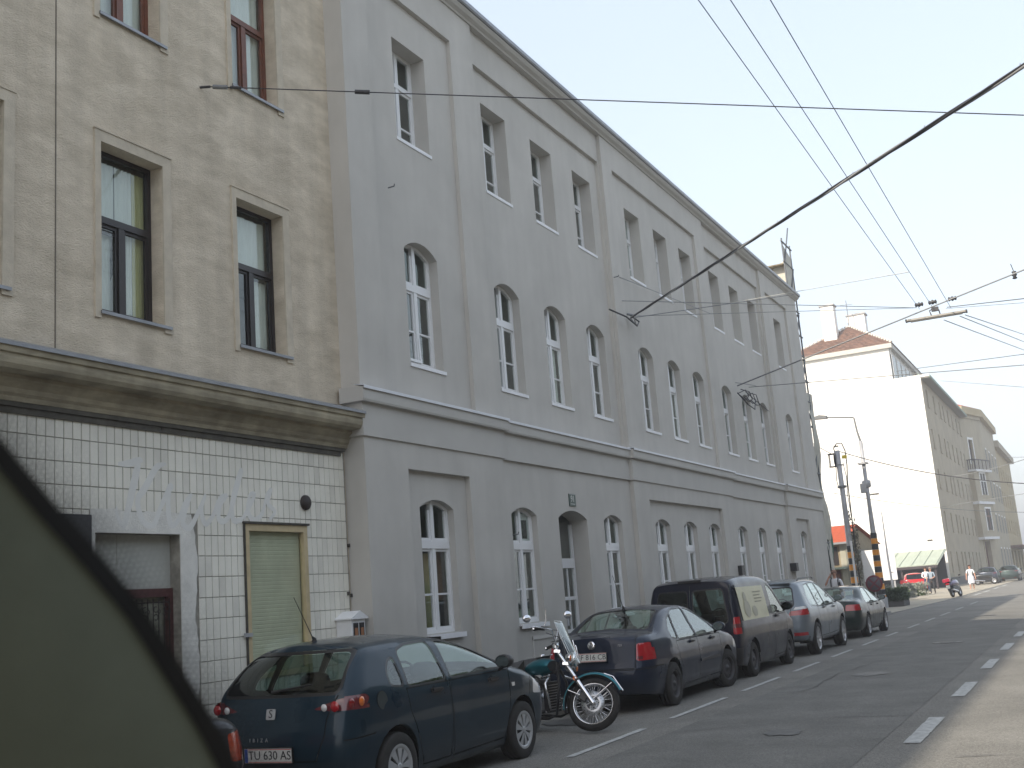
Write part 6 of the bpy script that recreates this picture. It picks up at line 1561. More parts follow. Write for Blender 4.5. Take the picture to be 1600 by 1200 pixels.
# ---- silver blue suv -------------------------------------------------
silverb = paint('paint_silver_blue', (.17, .20, .23), .35)
spX = dict(L=4.57, W=.925, wr=.36, ww=.23, wstyle='alloyY', track=1.60, axles=(.92, 3.715), arch=.42,
    yr=[(.3, .1), (.42, .03), (.55, .0), (.75, .02), (.95, .05), (1.1, .10), (1.3, .24), (1.5, .40), (1.6, .48)],
    yf=[(.3, 4.42), (.45, 4.55), (.6, 4.57), (.75, 4.52), (.92, 4.38), (1.1, 4.1), (1.7, 3.6)],
    top=[(.46, 1.60), (.9, 1.64), (1.5, 1.66), (2.1, 1.655), (2.5, 1.60), (2.9, 1.42), (3.3, 1.20), (3.5, 1.11), (3.9, 1.05), (4.2, .97), (4.4, .84)],
    bot=[(0, .36), (.1, .30), (.5, .28), (.9, .3), (1, .36)],
    wz=[(.28, .92), (.4, .965), (.6, .99), (.8, 1.0), (.95, .985), (1.06, .95), (1.2, .88), (1.4, .79), (1.55, .71), (1.67, .65)],
    wp=[(0, .93), (.4, .985), (.95, 1.0), (2.4, .985), (3.7, 1.0), (4.2, .965), (4.57, .84)],
    rear_window=[(-.62, 1.10), (.62, 1.10), (.54, 1.50), (-.54, 1.50)], windscreen=[(-.70, 3.44), (.70, 3.44), (.54, 2.52), (-.54, 2.52)],
    handles=[(1.85, 1.0), (2.9, .98)], mirror=(3.08, 1.13, 1.15), plate=(-.02, -.03, .80, None, 0), seat_y=2.6, seat_h=1.06, dash_y=3.1, crown=.04)
spX['side_windows'] = [[(3.22, 1.09), (2.92, 1.30), (2.62, 1.48), (2.30, 1.57), (2.22, 1.57), (2.22, 1.06)], [(2.14, 1.06), (2.14, 1.575), (1.55, 1.57), (1.42, 1.06)], [(1.36, 1.06), (1.48, 1.565), (1.05, 1.53), (.78, 1.32), (.72, 1.10)]]
spX['doors'] = [[(3.35, 1.04), (3.30, .66), (3.2, .40), (2.18, .38), (2.18, 1.04)], [(2.155, 1.04), (2.155, .38), (1.48, .38), (1.36, .62), (1.26, .85), (1.26, 1.04)]]
spX['lamps'] = [('tail_light', red_lens, s_, p) for s_, p in (('s+', rpoly([(-.1, .90), (.36, .92), (.34, 1.04), (-.1, 1.02)], .03, 2)), ('s-', rpoly([(-.1, .90), (.36, .92), (.34, 1.04), (-.1, 1.02)], .03, 2)), ('rear', rpoly([(.50, .90), (1, .90), (1, 1.02), (.55, 1.0)], .03, 2)), ('rear', rpoly([(-1, .90), (-.50, .90), (-.55, 1.0), (-1, 1.02)], .03, 2)))]
spX['lamps'] += [('reverse_light', clear_lens, 's+', [(-.1, 1.025), (.30, 1.045), (.26, 1.09), (-.1, 1.085)]), ('reverse_light', clear_lens, 'rear', [(.62, 1.025), (1, 1.03), (1, 1.09), (.66, 1.08)]), ('reflector', red_lens, 'rear', [(.52, .46), (.86, .46), (.86, .53), (.52, .53)]), ('reflector', red_lens, 's+', [(-.1, .46), (.12, .46), (.12, .53), (-.1, .53)]), ('headlight', clear_lens, 's+', rpoly([(4.0, .78), (4.5, .74), (4.35, .92), (4.0, .94)], .03, 2))]
spX['trims'] = [('plate_recess', trim_black, 'rear', rpoly([(-.40, .72), (.40, .72), (.36, .92), (-.36, .92)], .04, 2))]
spX['seams_rear'] = [[(-.56, 1.04), (-.55, .62), (.55, .62), (.56, 1.04)]]
XX, ob, surf = build_car('silver_suv', 'silver blue sport utility car with alloy wheels ahead of the dark van', 'car', (-6.72, 24.95, 0), spX, silverb)
MB().box(-.52, .52, .36, .50, 1.59, 1.62, silverb).build('roof_spoiler', XX, None, None, .01)
for sd in (1, -1): MB().tube([(sd * .60, .8, 1.66), (sd * .60, .95, 1.70), (sd * .60, 2.2, 1.715), (sd * .60, 2.35, 1.68)], .016, 6, trim_black).build('roof_rail', XX)
MB().tube([(0, 0, 0), (.1, -.03, .02), (.42, .0, .08)], [.02, .012, .008], 6, black_plastic).build('rear_wiper', XX, (-.02, .10, 1.13))
g = MB(); g.lathe([(.001, -.01), (.045, -.008), (.05, 0)], 16, 'y', (0, 0, 0), chrome); g.build('emblem', XX, (0, .0, 1.03))
MB().lathe([(.001, .03), (.03, .02), (.04, -.0)], 10, 'z', (0, 0, 0), white_pvc).build('roof_antenna', XX, (0, .62, 1.69))

# ---- dark green saloon -------------------------------------------------
greenp = paint('paint_dark_green', (.007, .018, .016), .05)
spB = dict(L=4.47, W=.87, wr=.315, ww=.21, wstyle='alloy5', track=1.52, axles=(1.02, 3.745), arch=.365,
    yr=[(.18, .1), (.30, .03), (.45, .0), (.60, .0), (.75, .03), (.9, .06), (1.0, .12)],
    yf=[(.18, 4.35), (.35, 4.45), (.50, 4.47), (.62, 4.44), (.75, 4.33), (.95, 4.0), (1.5, 3.8)],
    top=[(.12, .985), (.40, 1.01), (.75, 1.03), (1.0, 1.12), (1.35, 1.27), (1.7, 1.345), (2.2, 1.36), (2.55, 1.32), (2.9, 1.18), (3.25, 1.0), (3.45, .93), (3.8, .88), (4.15, .80), (4.35, .68)],
    bot=[(0, .24), (.1, .19), (.5, .17), (.9, .18), (1, .22)], wz=[(.17, .90), (.3, .955), (.45, .985), (.60, 1.0), (.75, .985), (.88, .955), (.95, .92), (1.05, .86), (1.2, .77), (1.32, .69), (1.4, .64)],
    wp=[(0, .93), (.35, .98), (1.0, 1.0), (2.4, .985), (3.7, 1.0), (4.1, .97), (4.47, .86)],
    rear_window=[(-.56, .80), (.56, .80), (.48, 1.40), (-.48, 1.40)], rw_proj='top', windscreen=[(-.64, 3.38), (.64, 3.38), (.48, 2.55), (-.48, 2.55)],
    handles=[(1.85, .83), (2.8, .82)], mirror=(2.98, .96, 1.1), mirror_mat=black_plastic, plate=(0, -.01, .70, None, -4), seat_y=2.6, seat_h=.88, dash_y=3.1, crown=.035, cr=.05)
spB['side_windows'] = [[(3.16, .92), (2.96, 1.04), (2.68, 1.20), (2.42, 1.29), (2.24, 1.31), (2.24, .905)], [(2.16, .905), (2.16, 1.315), (1.78, 1.305), (1.58, 1.25), (1.22, 1.02), (1.22, .92)]]
spB['doors'] = [[(3.28, .88), (3.22, .56), (3.12, .26), (2.20, .24), (2.20, .88)], [(2.175, .88), (2.175, .24), (1.56, .24), (1.42, .48), (1.28, .68), (1.26, .88)]]
spB['lamps'] = [('tail_light', red_lens, s_, p) for s_, p in (('s+', rpoly([(-.1, .74), (.26, .75), (.28, .90), (-.1, .90)], .03, 2)), ('s-', rpoly([(-.1, .74), (.26, .75), (.28, .90), (-.1, .90)], .03, 2)), ('rear', rpoly([(.46, .74), (1, .74), (1, .90), (.48, .90)], .03, 2)), ('rear', rpoly([(-1, .74), (-.46, .74), (-.48, .90), (-1, .90)], .03, 2)))]
spB['seams_rear'] = [[(-.50, 1.0), (-.44, .88), (-.44, .56), (.44, .56), (.44, .88), (.50, 1.0)]]
BM, ob, surf = build_car('green_saloon', 'dark green saloon with alloy wheels, foremost of the kerbside row', 'car', (-6.66, 31.1, 0), spB, greenp)

amber_red = mat('amber_red_lens', (.62, .07, .02), .15, coat=1)
# ---- far vehicles (smaller specs reused) -------------------------------------------------
redp = paint('paint_red', (.55, .015, .02), .1); slate = paint('paint_slate', (.05, .06, .085), .4); darkp = paint('paint_black_green', (.03, .05, .05), .3)
import copy
s2 = copy.copy(spI); s2['plate'] = (0, -.02, .55, None, 2); s2['wstyle'] = 'cap'; s2['ns'] = 36; s2['noseam'] = True; s2['handles'] = []
build_car('red_hatchback', 'bright red hatchback parked by the shed behind the grey bushes', 'car', (-12.2, 88.5, .03), s2, redp, R(14))
s3 = copy.copy(spI); s3['plate'] = (0, -.02, .55, None, 2); s3['ns'] = 36; s3['noseam'] = True; s3['handles'] = []
build_car('slate_hatchback', 'slate grey hatchback with red tail lights parked at the far kerb', 'car', (-8.7, 106, .03), s3, slate, R(0))
build_car('slate_hatchback', 'very dark car right in front of the far slate hatchback, at the frame edge', 'car', (-7.4, 113, .03), s3, darkp, R(-1))
build_car('dark_hatchback', 'dark car in the shade below the green shed roof', 'car', (-14.6, 82.0, .03), s3, darkp, R(20))

s4 = copy.copy(spI); s4['plate'] = None; s4['ns'] = 36; s4['noseam'] = True; s4['handles'] = []
s4['lamps'] = [l for l in spI['lamps'] if l[0] != 'headlight'] + [('headlight', clear_lens, 'front', rpoly([(.30, .68), (.66, .68), (.64, .84), (.40, .84)], .03, 2)), ('headlight', clear_lens, 'front', rpoly([(-.66, .68), (-.30, .68), (-.40, .84), (-.64, .84)], .03, 2)),
    ('corner_indicator', amber_red, 's+', rpoly([(3.62, .66), (4.1, .62), (4.1, .90), (3.60, .86)], .03, 2)), ('corner_indicator', amber_red, 's-', rpoly([(3.62, .66), (4.1, .62), (4.1, .90), (3.60, .86)], .03, 2)), ('corner_indicator', amber_red, 'front', rpoly([(.68, .66), (.9, .66), (.9, .86), (.68, .86)], .03, 2)), ('corner_indicator', amber_red, 'front', rpoly([(-.9, .66), (-.68, .66), (-.68, .86), (-.9, .86)], .03, 2))]
s4['yf'] = [(.18, 3.88), (.35, 3.96), (.50, 3.97), (.62, 3.96), (.80, 3.93), (.95, 3.84), (1.05, 3.6), (1.4, 3.2)]; s4['top'] = spI['top'][:7] + [(3.02, 1.04), (3.3, 1.02), (3.6, .99), (3.82, .94)]; s4['ce'] = .10
build_car('grey_hatchback', 'dark grey car nose with orange red corner lamp, mostly behind the windscreen pillar', 'car', (-6.80, 3.08, 0), s4, paint('paint_mid_grey', (.05, .052, .06), .3), 0)
# ================================================================== CRUISER MOTORCYCLE
teal = paint('paint_teal', (.008, .13, .17), .5); engine_m = mat('engine_alloy', (.32, .32, .33), .28, metal=.85, noise=.2, scale=10); eng_blk = mat('engine_black', (.02, .02, .022), .4); leather = mat('saddle_leather', (.018, .018, .018), .5, noise=.1, bump=.1)
mc = thing('cruiser_motorcycle', 'chrome and teal cruiser motorcycle with windscreen parked between hatchback and navy saloon', 'motorcycle', (-7.44, 13.62, 0), R(-15))
# local: x forward, wheelbase 1.62, rear axle at x=0 (origin below it); leaned on the side stand to its left (+y local side is left)
def torus(mb, c, Rr, r_, n, m, k=8):
    rows = []
    for i in range(n):
        a = 2 * math.pi * i / n; rows.append([(c[0] + (Rr + r_ * math.cos(b)) * math.cos(a), c[1] + r_ * math.sin(b), c[2] + (Rr + r_ * math.cos(b)) * math.sin(a)) for b in [2 * math.pi * j / k for j in range(k)]])
    rows.append(rows[0]); mb.grid(rows, m, True, True); return mb
def mwheel(cx, rr, tr, wd, front):
    wl = bpy.data.objects.new('wheel', None); COL.objects.link(wl); wl.parent = mc; wl.location = (cx, 0, rr); 
    if front: wl.rotation_euler = (0, 0, R(-4))
    g = MB(); torus(g, (0, 0, 0), rr - tr, tr, 44, black_rubber, 12); g.v = [(x, y * wd, z) for x, y, z in g.v]; g.build('tyre', wl)
    ri = rr - tr * 1.75
    g = MB(); g.lathe([(ri + .012, -.042), (ri + .020, -.05), (ri + .002, -.044), (ri - .010, -.02), (ri - .012, 0), (ri - .010, .02), (ri + .002, .044), (ri + .020, .05), (ri + .012, .042)], 44, 'y', (0, 0, 0), chrome); g.build('rim', wl)
    for k in range(40):
        a = 2 * math.pi * k / 40; s_ = 1 if k % 2 else -1; off = .22 * (1 if (k // 2) % 2 else -1)
        g = MB(); g.tube([(.035 * math.cos(a + off * 4), s_ * .045, .035 * math.sin(a + off * 4)), ((ri - .006) * math.cos(a), s_ * .006, (ri - .006) * math.sin(a))], .0028, 4, chrome, False); g.build('spoke', wl)
    g = MB(); g.lathe([(.001, -.075), (.03, -.075), (.045, -.06), (.045, -.05), (.028, -.045), (.028, .045), (.045, .05), (.045, .06), (.03, .075), (.001, .075)], 20, 'y', (0, 0, 0), chrome); g.build('hub', wl)
    g = MB()
    for sy in (-.062,):
        g.lathe([(.085, sy), (.150, sy), (.150, sy + .005), (.085, sy + .005), (.085, sy)], 36, 'y', (0, 0, 0), alloy)
        for k in range(24): a = 2 * math.pi * k / 24; q = .118 + .018 * (k % 2); g.lathe([(.006, sy - .001), (.001, sy - .001)], 6, 'y', (q * math.cos(a), 0, q * math.sin(a)), trim_black)
        for k in range(6): a = math.pi * k / 3; g.tube([(.04 * math.cos(a), sy, .04 * math.sin(a)), (.09 * math.cos(a + .3), sy, .09 * math.sin(a + .3))], .008, 5, alloy)
    g.build('brake_disc', wl)
    return wl
FX = 1.64
mwheel(FX, .335, .052, 1.1, True); mwheel(0, .325, .075, 1.0, False)
rake = math.atan2(.44, .70)
hd = Vector((FX - .62, 0, .335 + .60))            # steering head area
top = Vector((FX - .52, 0, .98)); ax = Vector((FX, 0, .335))
fk = (top - ax).normalized()
for sy in (-.105, .105):
    g = MB(); g.tube([ax + Vector((0, sy, 0)) - fk * .02, ax + Vector((0, sy, 0)) + fk * .34], .030, 10, chrome); g.tube([ax + Vector((0, sy, 0)) + fk * .33, ax + Vector((0, sy, 0)) + fk * .84], .021, 10, chrome); g.tube([ax + Vector((0, sy, 0)) + fk * .33, ax + Vector((0, sy, 0)) + fk * .36], .033, 10, trim_black)
    g.lathe([(.001, -.02), (.03, -.02), (.03, .02), (.001, .02)], 10, 'y', (ax.x, sy, ax.z), chrome)
    g.build('fork_leg', mc)
g = MB(); 
for q in (.60, .80): c_ = ax + fk * q; g.box(c_.x - .04, c_.x + .04, -.14, .14, c_.z - .018, c_.z + .018, chrome)
g.tube([ax + fk * .58, ax + fk * .84], .03, 10, trim_black); g.build('fork_yoke', mc)
# brake caliper
MB().box(-.05, .05, -.03, .03, -.05, .05, eng_blk).build('brake_caliper', mc, (FX - .12, -.08, .40), (0, R(30), 0), .01)
# front fender
g = MB(); rows = []; rf_ = .372
for k in range(27):
    a = R(-28 + k * 172 / 26 ) ; a = R(28) + (R(196) - R(28)) * k / 26
    rows.append([(FX + (rf_ + .022 * math.cos(b)) * math.cos(a), .075 * math.sin(b), .335 + (rf_ + .035 * math.cos(b)) * math.sin(a)) for b in [R(-105 + 210 * j / 8) for j in range(9)]])
g.grid(rows, teal); fe = g.build('front_fender', mc)
g = MB(); g.tube([(FX + rf_ * math.cos(R(28)) + .03, 0, .335 + (rf_ + .036) * math.sin(R(28))), (FX + .22, 0, .335 + .345 + .02), (FX + .1, 0, .335 + .40)], .008, 5, chrome); g.build('fender_trim', fe)
for sy in (-.09, .09): MB().tube([(FX - .02, sy, .36), (FX + .22, sy * .9, .60)], .009, 6, chrome).build('fender_stay', mc); MB().tube([(FX - .05, sy, .38), (FX - .33, sy * .9, .48)], .008, 6, chrome).build('fender_stay', mc)
# headlight, indicators
hl = ax + fk * .70 + Vector((.14, 0, .02))
g = MB(); g.lathe([(.001, -.13), (.05, -.12), (.085, -.07), (.098, 0), (.10, .03), (.092, .035)], 22, 'x', tuple(hl), chrome); h_ = g.build('headlight', mc)
MB().lathe([(.091, .034), (.05, .05), (.001, .055)], 20, 'x', tuple(hl), clear_lens).build('lens', h_)
for sy in (-1, 1):
    c_ = hl + Vector((-.02, sy * .22, -.05)); g = MB(); g.tube([hl + Vector((-.04, sy * .08, -.05)), c_], .009, 5, chrome); g.lathe([(.001, -.05), (.035, -.04), (.042, 0), (.042, .015)], 12, 'x', tuple(c_), chrome); o = g.build('indicator', mc)
    MB().lathe([(.042, .015), (.03, .03), (.001, .033)], 12, 'x', tuple(c_), amber_lens).build('lens', o)
    MB().lathe([(.03, .0), (.02, .012), (.001, .014)], 10, 'y', (FX - .24, sy * .135, .62), amber_lens).build('side_reflector', mc)
# handlebar, grips, mirrors, windscreen
ht = ax + fk * .84
hb = [ht + Vector((-.01, 0, .03)), ht + Vector((-.03, .08, .14)), ht + Vector((-.05, .22, .22)), ht + Vector((-.14, .33, .20)), ht + Vector((-.24, .38, .17))]
for sy in (1, -1):
    P_ = [Vector((p.x, p.y * sy, p.z)) for p in hb]
    MB().tube(P_, .0125, 8, chrome).build('handlebar', mc)
    MB().tube([P_[3].lerp(P_[4], .1), P_[4] + (P_[4] - P_[3]) * .05], .021, 10, black_rubber).lathe([(.024, -.01), (.024, .01)], 10, 'x', tuple(P_[4] + (P_[4] - P_[3]) * .07), chrome).build('grip', mc)
    g = MB(); g.box(-.02, .02, -.025, .025, -.02, .02, black_plastic); g.tube([(0, sy * .0, .0), (.06, sy * .05, -.02), (-.12, sy * .09, -.01)], .007, 5, chrome); g.build('lever', mc, P_[3].lerp(P_[4], .0))
    st = P_[3]; mt = st + Vector((.02, sy * .06, .24)); g = MB(); g.tube([st, st + Vector((.03, 0, .1)), mt], .007, 6, chrome); o = g.build('mirror_arm', mc)
    g = MB(); g.lathe([(.001, .03), (.045, .025), (.062, .0), (.062, -.012)], 18, 'x', (0, 0, 0), chrome); o2 = g.build('mirror', mc, mt + Vector((0, sy * .02, .02)), (0, R(-10), 0)); o2.scale = (1, 1.15, .85)
    MB().lathe([(.058, -.0125), (.001, -.0125)], 16, 'x', (0, 0, 0), car_glass).build('mirror_glass', o2)
for k, (sy, c1) in enumerate(((.3, 0), (-.3, 1), (.2, 2), (-.16, 3))):
    MB().tube([ht + Vector((-.14, sy, .2)), ht + Vector((.02, sy * .6, .26 - .03 * k)), ht + Vector((.10, sy * .3, -.05)), ht + Vector((.0, sy * .2, -.3))], .006, 5, cable_mat).build('control_cable', mc)
g = MB(); rows = []
for k in range(11):
    t_ = k / 10; z = -.06 + .56 * t_; wd = .25 * math.sin(math.pi * (.25 + .5 * t_)) ** .8 * (1 if t_ < .75 else math.sqrt(max(.02, 1 - ((t_ - .75) / .25) ** 2)))
    rows.append([(hl.x + .10 - .30 * t_ - .10 * abs(2 * j / 8 - 1) ** 2, wd * (2 * j / 8 - 1), hl.z + z) for j in range(9)])
g.grid(rows, glass('clear_screen', (.90, .93, .93), 1.6)); wsn = g.build('windscreen', mc)
g = MB()
for side in (0, -1): g.tube([r_[side] for r_ in rows], .004, 5, white_pvc)
g.tube(rows[-1], .004, 5, white_pvc); g.build('screen_edge', wsn)
for sy in (-.1, .1): MB().tube([hl + Vector((-.02, sy, -.08)), hl + Vector((.06, sy, .0)), hl + Vector((-.02, sy, .22))], .009, 6, chrome).build('screen_bracket', mc)
# gauges
MB().lathe([(.001, .02), (.04, .02), (.045, 0), (.03, -.04)], 14, 'z', tuple(ht + Vector((-.03, 0, .08))), chrome).build('speedometer', mc)
# tank (teal), frame, seat
g = MB(); rows = []
for k in range(15):
    t_ = k / 14; x = 1.02 - .52 * t_; w_ = .155 * math.sin(math.pi * min(1, .10 + .9 * t_) ** .75) ** .55 + .01; zt = .93 - .10 * t_ * t_; zb = .70 - .03 * t_; zc = (zt + zb) / 2; h = (zt - zb) / 2 * (math.sin(math.pi * min(.98, .08 + .92 * t_)) ** .35)
    rows.append([(x, w_ * math.sin(a) * (1 if math.cos(a) > 0 else .85), zc + h * math.cos(a)) for a in [2 * math.pi * j / 18 for j in range(18)]])
g.grid(rows, teal, True, True); g.face(rows[0], teal); g.face(rows[-1][::-1], teal); tk = g.build('fuel_tank', mc)
MB().lathe([(.001, .025), (.04, .02), (.045, 0)], 14, 'z', (.84, 0, .945), chrome).build('filler_cap', tk)
g = MB(); g.prism([(.58, .935), (1.0, .965), (1.0, .955), (.58, .925)], 'y', -.03, .03, chrome); g.build('tank_console', tk)
g = MB(); prof = [(.62, .84), (.56, .79), (.40, .725), (.18, .70), (.02, .74), (-.04, .82), (-.20, .845), (-.34, .83), (-.36, .78), (-.2, .72), (.1, .62), (.5, .64), (.62, .70)]
g.prism(prof, 'y', -.15, .15, leather); sd_ = g.build('saddle', mc, None, None, .035)
g = MB(); 
for a, b in (((.62, 0, .68), (.72, 0, .70)),): pass
for sy in (-.12, .12):
    g.tube([(1.08, 0, .86), (1.16, sy * .6, .60), (1.12, sy, .22), (.98, sy, .17), (.35, sy, .19), (.12, sy, .34), (.10, sy, .62), (.45, sy * .8, .70), (1.05, 0, .74)], .019, 8, eng_blk)
    g.tube([(.0, sy * 1.2, .325), (.42, sy * 1.1, .32)], .024, 8, eng_blk)
g.build('frame', mc)
# V-twin engine
g = MB(); g.lathe([(.001, -.13), (.15, -.13), (.17, -.10), (.17, .10), (.15, .13), (.001, .13)], 22, 'y', (.66, 0, .36), engine_m); g.box(.44, .92, -.11, .11, .22, .40, engine_m); g.lathe([(.001, -.165), (.10, -.16), (.12, -.13)], 20, 'y', (.72, 0, .35), chrome); g.lathe([(.001, -.16), (.07, -.155), (.085, -.12)], 20, 'y', (.50, 0, .33), chrome); en = g.build('engine', mc, None, None, 0)
for ang, nm in ((R(26), 0), (R(-26), 1)):
    d = Vector((math.sin(ang), 0, math.cos(ang))); g = MB()
    for k in range(12):
        c_ = Vector((.66, 0, .40)) + d * (.08 + k * .019); rr_ = .088 if k % 2 else .068
        e1 = Vector((math.cos(ang), 0, -math.sin(ang))); pts = [c_ + e1 * rr_ * math.cos(t) + Vector((0, 1, 0)) * rr_ * math.sin(t) for t in [2 * math.pi * j / 14 for j in range(14)]]
        g.face(pts, engine_m); g.grid([pts, [p + d * .010 for p in pts]], engine_m, False, True); g.face([p + d * .010 for p in pts], engine_m)
    g.build('cylinder', en); c_ = Vector((.66, 0, .40)) + d * .34
    MB().box(-.075, .075, -.085, .085, -.03, .03, chrome).build('rocker_cover', en, c_, (0, ang, 0), .02)
MB().lathe([(.001, -.06), (.08, -.055), (.095, -.02), (.095, .0)], 20, 'y', (.66, -.13, .62), chrome).build('air_cleaner', en)
for k, pz in enumerate((.16, .24)):
    g = MB(); p0 = [(.80 - .2 * k, -.10, .56), (.90 - .2 * k, -.17, .48), (.86 - .25 * k, -.19, .30), (.6, -.2, pz + .04), (.2, -.21, pz + .03), (-.45, -.22, pz + .08)]
    g.tube(p0, [.024, .024, .024, .026, .04, .045], 12, chrome); g.build('exhaust_pipe', mc)
g = MB(); g.box(.92, 1.0, -.12, .12, .24, .62, eng_blk)
for k in range(10): g.box(1.0, 1.012, -.11, .11, .27 + k * .034, .28 + k * .034, engine_m)
g.build('radiator', mc)
# rear fender, sissy bar, shocks, lamp, side covers
g = MB(); rows = []
for k in range(19):
    a = R(20) + (R(188) - R(20)) * k / 18; rows.append([(.0 + (.375 + .02 * math.cos(b)) * math.cos(a), .105 * math.sin(b), .325 + (.375 + .04 * math.cos(b)) * math.sin(a)) for b in [R(-100 + 200 * j / 8) for j in range(9)]])
g.grid(rows, teal); rfn = g.build('rear_fender', mc)
MB().box(-.42, -.36, -.05, .05, .52, .58, red_lens).build('tail_light', mc, None, None, .01)
for sy in (-.16, .16):
    g = MB(); n_ = 9; g.tube([(.02, sy, .36), (.20, sy, .66)], .018, 8, chrome)
    for k in range(n_): c_ = Vector((.05, sy, .41)).lerp(Vector((.17, sy, .61)), k / n_); torus(g, tuple(c_), .026, .006, 10, chrome, 5) if False else g.tube([c_, c_ + Vector((.006, 0, .01))], .034, 10, chrome)
    g.build('shock_absorber', mc)
    MB().box(.30, .52, sy * .9 - .02, sy * .9 + .02, .46, .64, teal).build('side_cover', mc, None, None, .02)
    g = MB(); g.tube([(.98, sy * 1.0, .26), (1.02, sy * 2.0, .27)], .013, 6, chrome); g.tube([(1.02, sy * 1.5, .275), (1.02, sy * 2.5, .275)], .022, 8, black_rubber); g.build('foot_peg', mc)
g = MB(); g.tube([(.78, -.12, .20), (.84, -.30, .05), (.88, -.42, .02)], .012, 6, chrome).tube([(.86, -.40, .015), (.93, -.44, .02), (.95, -.40, .05)], .009, 6, chrome); g.build('side_stand', mc)
MB().tube([(.30, .0, .325), (.9, .17, .3)], .01, 5, chrome).build('shift_rod', mc)
g = MB(); g.tube([(1.02, -.12, .30), (1.12, -.26, .45), (1.10, -.28, .62), (1.04, -.14, .68)], .015, 8, chrome).tube([(1.02, .12, .30), (1.12, .26, .45), (1.10, .28, .62), (1.04, .14, .68)], .015, 8, chrome); g.build('engine_guard', mc)

# steering turned to the left: everything on the fork swings about the steering axis
piv = ax + fk * .8; Ms = Matrix.Translation(piv) @ Matrix.Rotation(R(36), 4, fk) @ Matrix.Translation(-piv)
bpy.context.view_layer.update()
for o in list(mc.children):
    b_ = o.name.split('.')[0]
    if b_ in ('fork_leg', 'fork_yoke', 'brake_caliper', 'front_fender', 'fender_stay', 'headlight', 'indicator', 'side_reflector', 'handlebar', 'grip', 'lever', 'mirror_arm', 'control_cable', 'windscreen', 'screen_bracket', 'speedometer') or (b_ == 'wheel' and o.location.x > 1):
        o.matrix_local = Ms @ o.matrix_local

# ================================================================== FAR MOTORCYCLE AND SCOOTERS
def small_bike(name, label, loc, rz, bodyc, size=1.0, plate=True):
    t = thing(name, label, 'motorcycle', loc, rz)
    # x forward, seen from behind
    for cx in (0, 1.32):
        wl = bpy.data.objects.new('wheel', None); COL.objects.link(wl); wl.parent = t; wl.location = (cx, 0, .30)
        g = MB(); torus(g, (0, 0, 0), .235, .065, 26, black_rubber, 8); g.build('tyre', wl); g = MB(); g.lathe([(.17, -.03), (.03, -.04), (.03, .04), (.17, .03)], 18, 'y', (0, 0, 0), alloy); g.build('rim', wl)
    g = MB(); rows = []
    for k in range(12):
        t_ = k / 11; x = -.25 + 1.5 * t_; w_ = .10 + .16 * math.sin(math.pi * t_) ** .7; zc = .72 + .05 * math.sin(3 * t_); h = .12 + .18 * t_ ** 1.2 * (1 - t_ * .3)
        rows.append([(x, w_ * math.sin(a), zc + h * math.cos(a)) for a in [2 * math.pi * j / 12 for j in range(12)]])
    g.grid(rows, bodyc, True, True); g.face(rows[0], bodyc); g.face(rows[-1][::-1], bodyc); g.build('fairing', t)
    MB().prism([(-.2, .82), (.55, .84), (.6, .90), (.2, .93), (-.25, .95), (-.3, .88)], 'y', -.13, .13, leather).build('saddle', t, None, None, .03)
    MB().box(-.36, -.30, -.10, .10, .72, .80, red_lens).build('tail_light', t)
    g = MB().tube([(1.3, .08, .3), (1.0, .08, .95)], .03, 6, alloy).tube([(1.3, -.08, .3), (1.0, -.08, .95)], .03, 6, alloy); g.build('fork_leg', t)
    g = MB().tube([(.95, -.38, 1.0), (1.0, 0, 1.05), (.95, .38, 1.0)], .014, 6, black_plastic); g.build('handlebar', t)
    g = MB(); rows = [[(1.18 - .25 * k / 4, (.2 - .03 * k) * (j / 2 - 1), .95 + .10 * k) for j in range(5)] for k in range(5)]; g.grid(rows, MATS['clear_screen']); g.build('windscreen', t)
    for sy in (-1, 1): MB().tube([(.97, sy * .3, 1.0), (.98, sy * .36, 1.16)], .008, 5, black_plastic).box(.96, 1.0, sy * .36 - .06, sy * .36 + .06, 1.13, 1.2, black_plastic).build('mirror', t)
    MB().box(.1, .95, -.14, .14, .25, .62, eng_blk).tube([(.6, -.16, .3), (-.3, -.19, .42)], .05, 8, chrome).build('engine', t)
    MB().box(-.34, -.25, -.06, .06, .35, .75, eng_blk).build('mudguard', t)
    if plate: MB().box(-.365, -.345, -.10, .10, .50, .68, plate_white).build('number_plate', t)
    return t
small_bike('touring_motorcycle', 'dark motorcycle with red and blue fairing parked beside the couple', (-7.45, 67.6, .03), R(72), mat('fairing_red_blue', (.05, .02, .09), .25, coat=1)).rotation_euler = (R(-9), 0, R(78))
MB().box(-.42, -.22, -.2, .2, .86, 1.06, mat('top_case_red', (.35, .02, .05), .25, coat=1)).build('top_case', bpy.data.objects['touring_motorcycle'], None, None, .03)
small_bike('dark_scooter', 'dark scooter standing at the kerb left of the far slate hatchback', (-9.3, 103.5, .03), R(10), mat('scooter_dark', (.03, .035, .04), .3, coat=1))
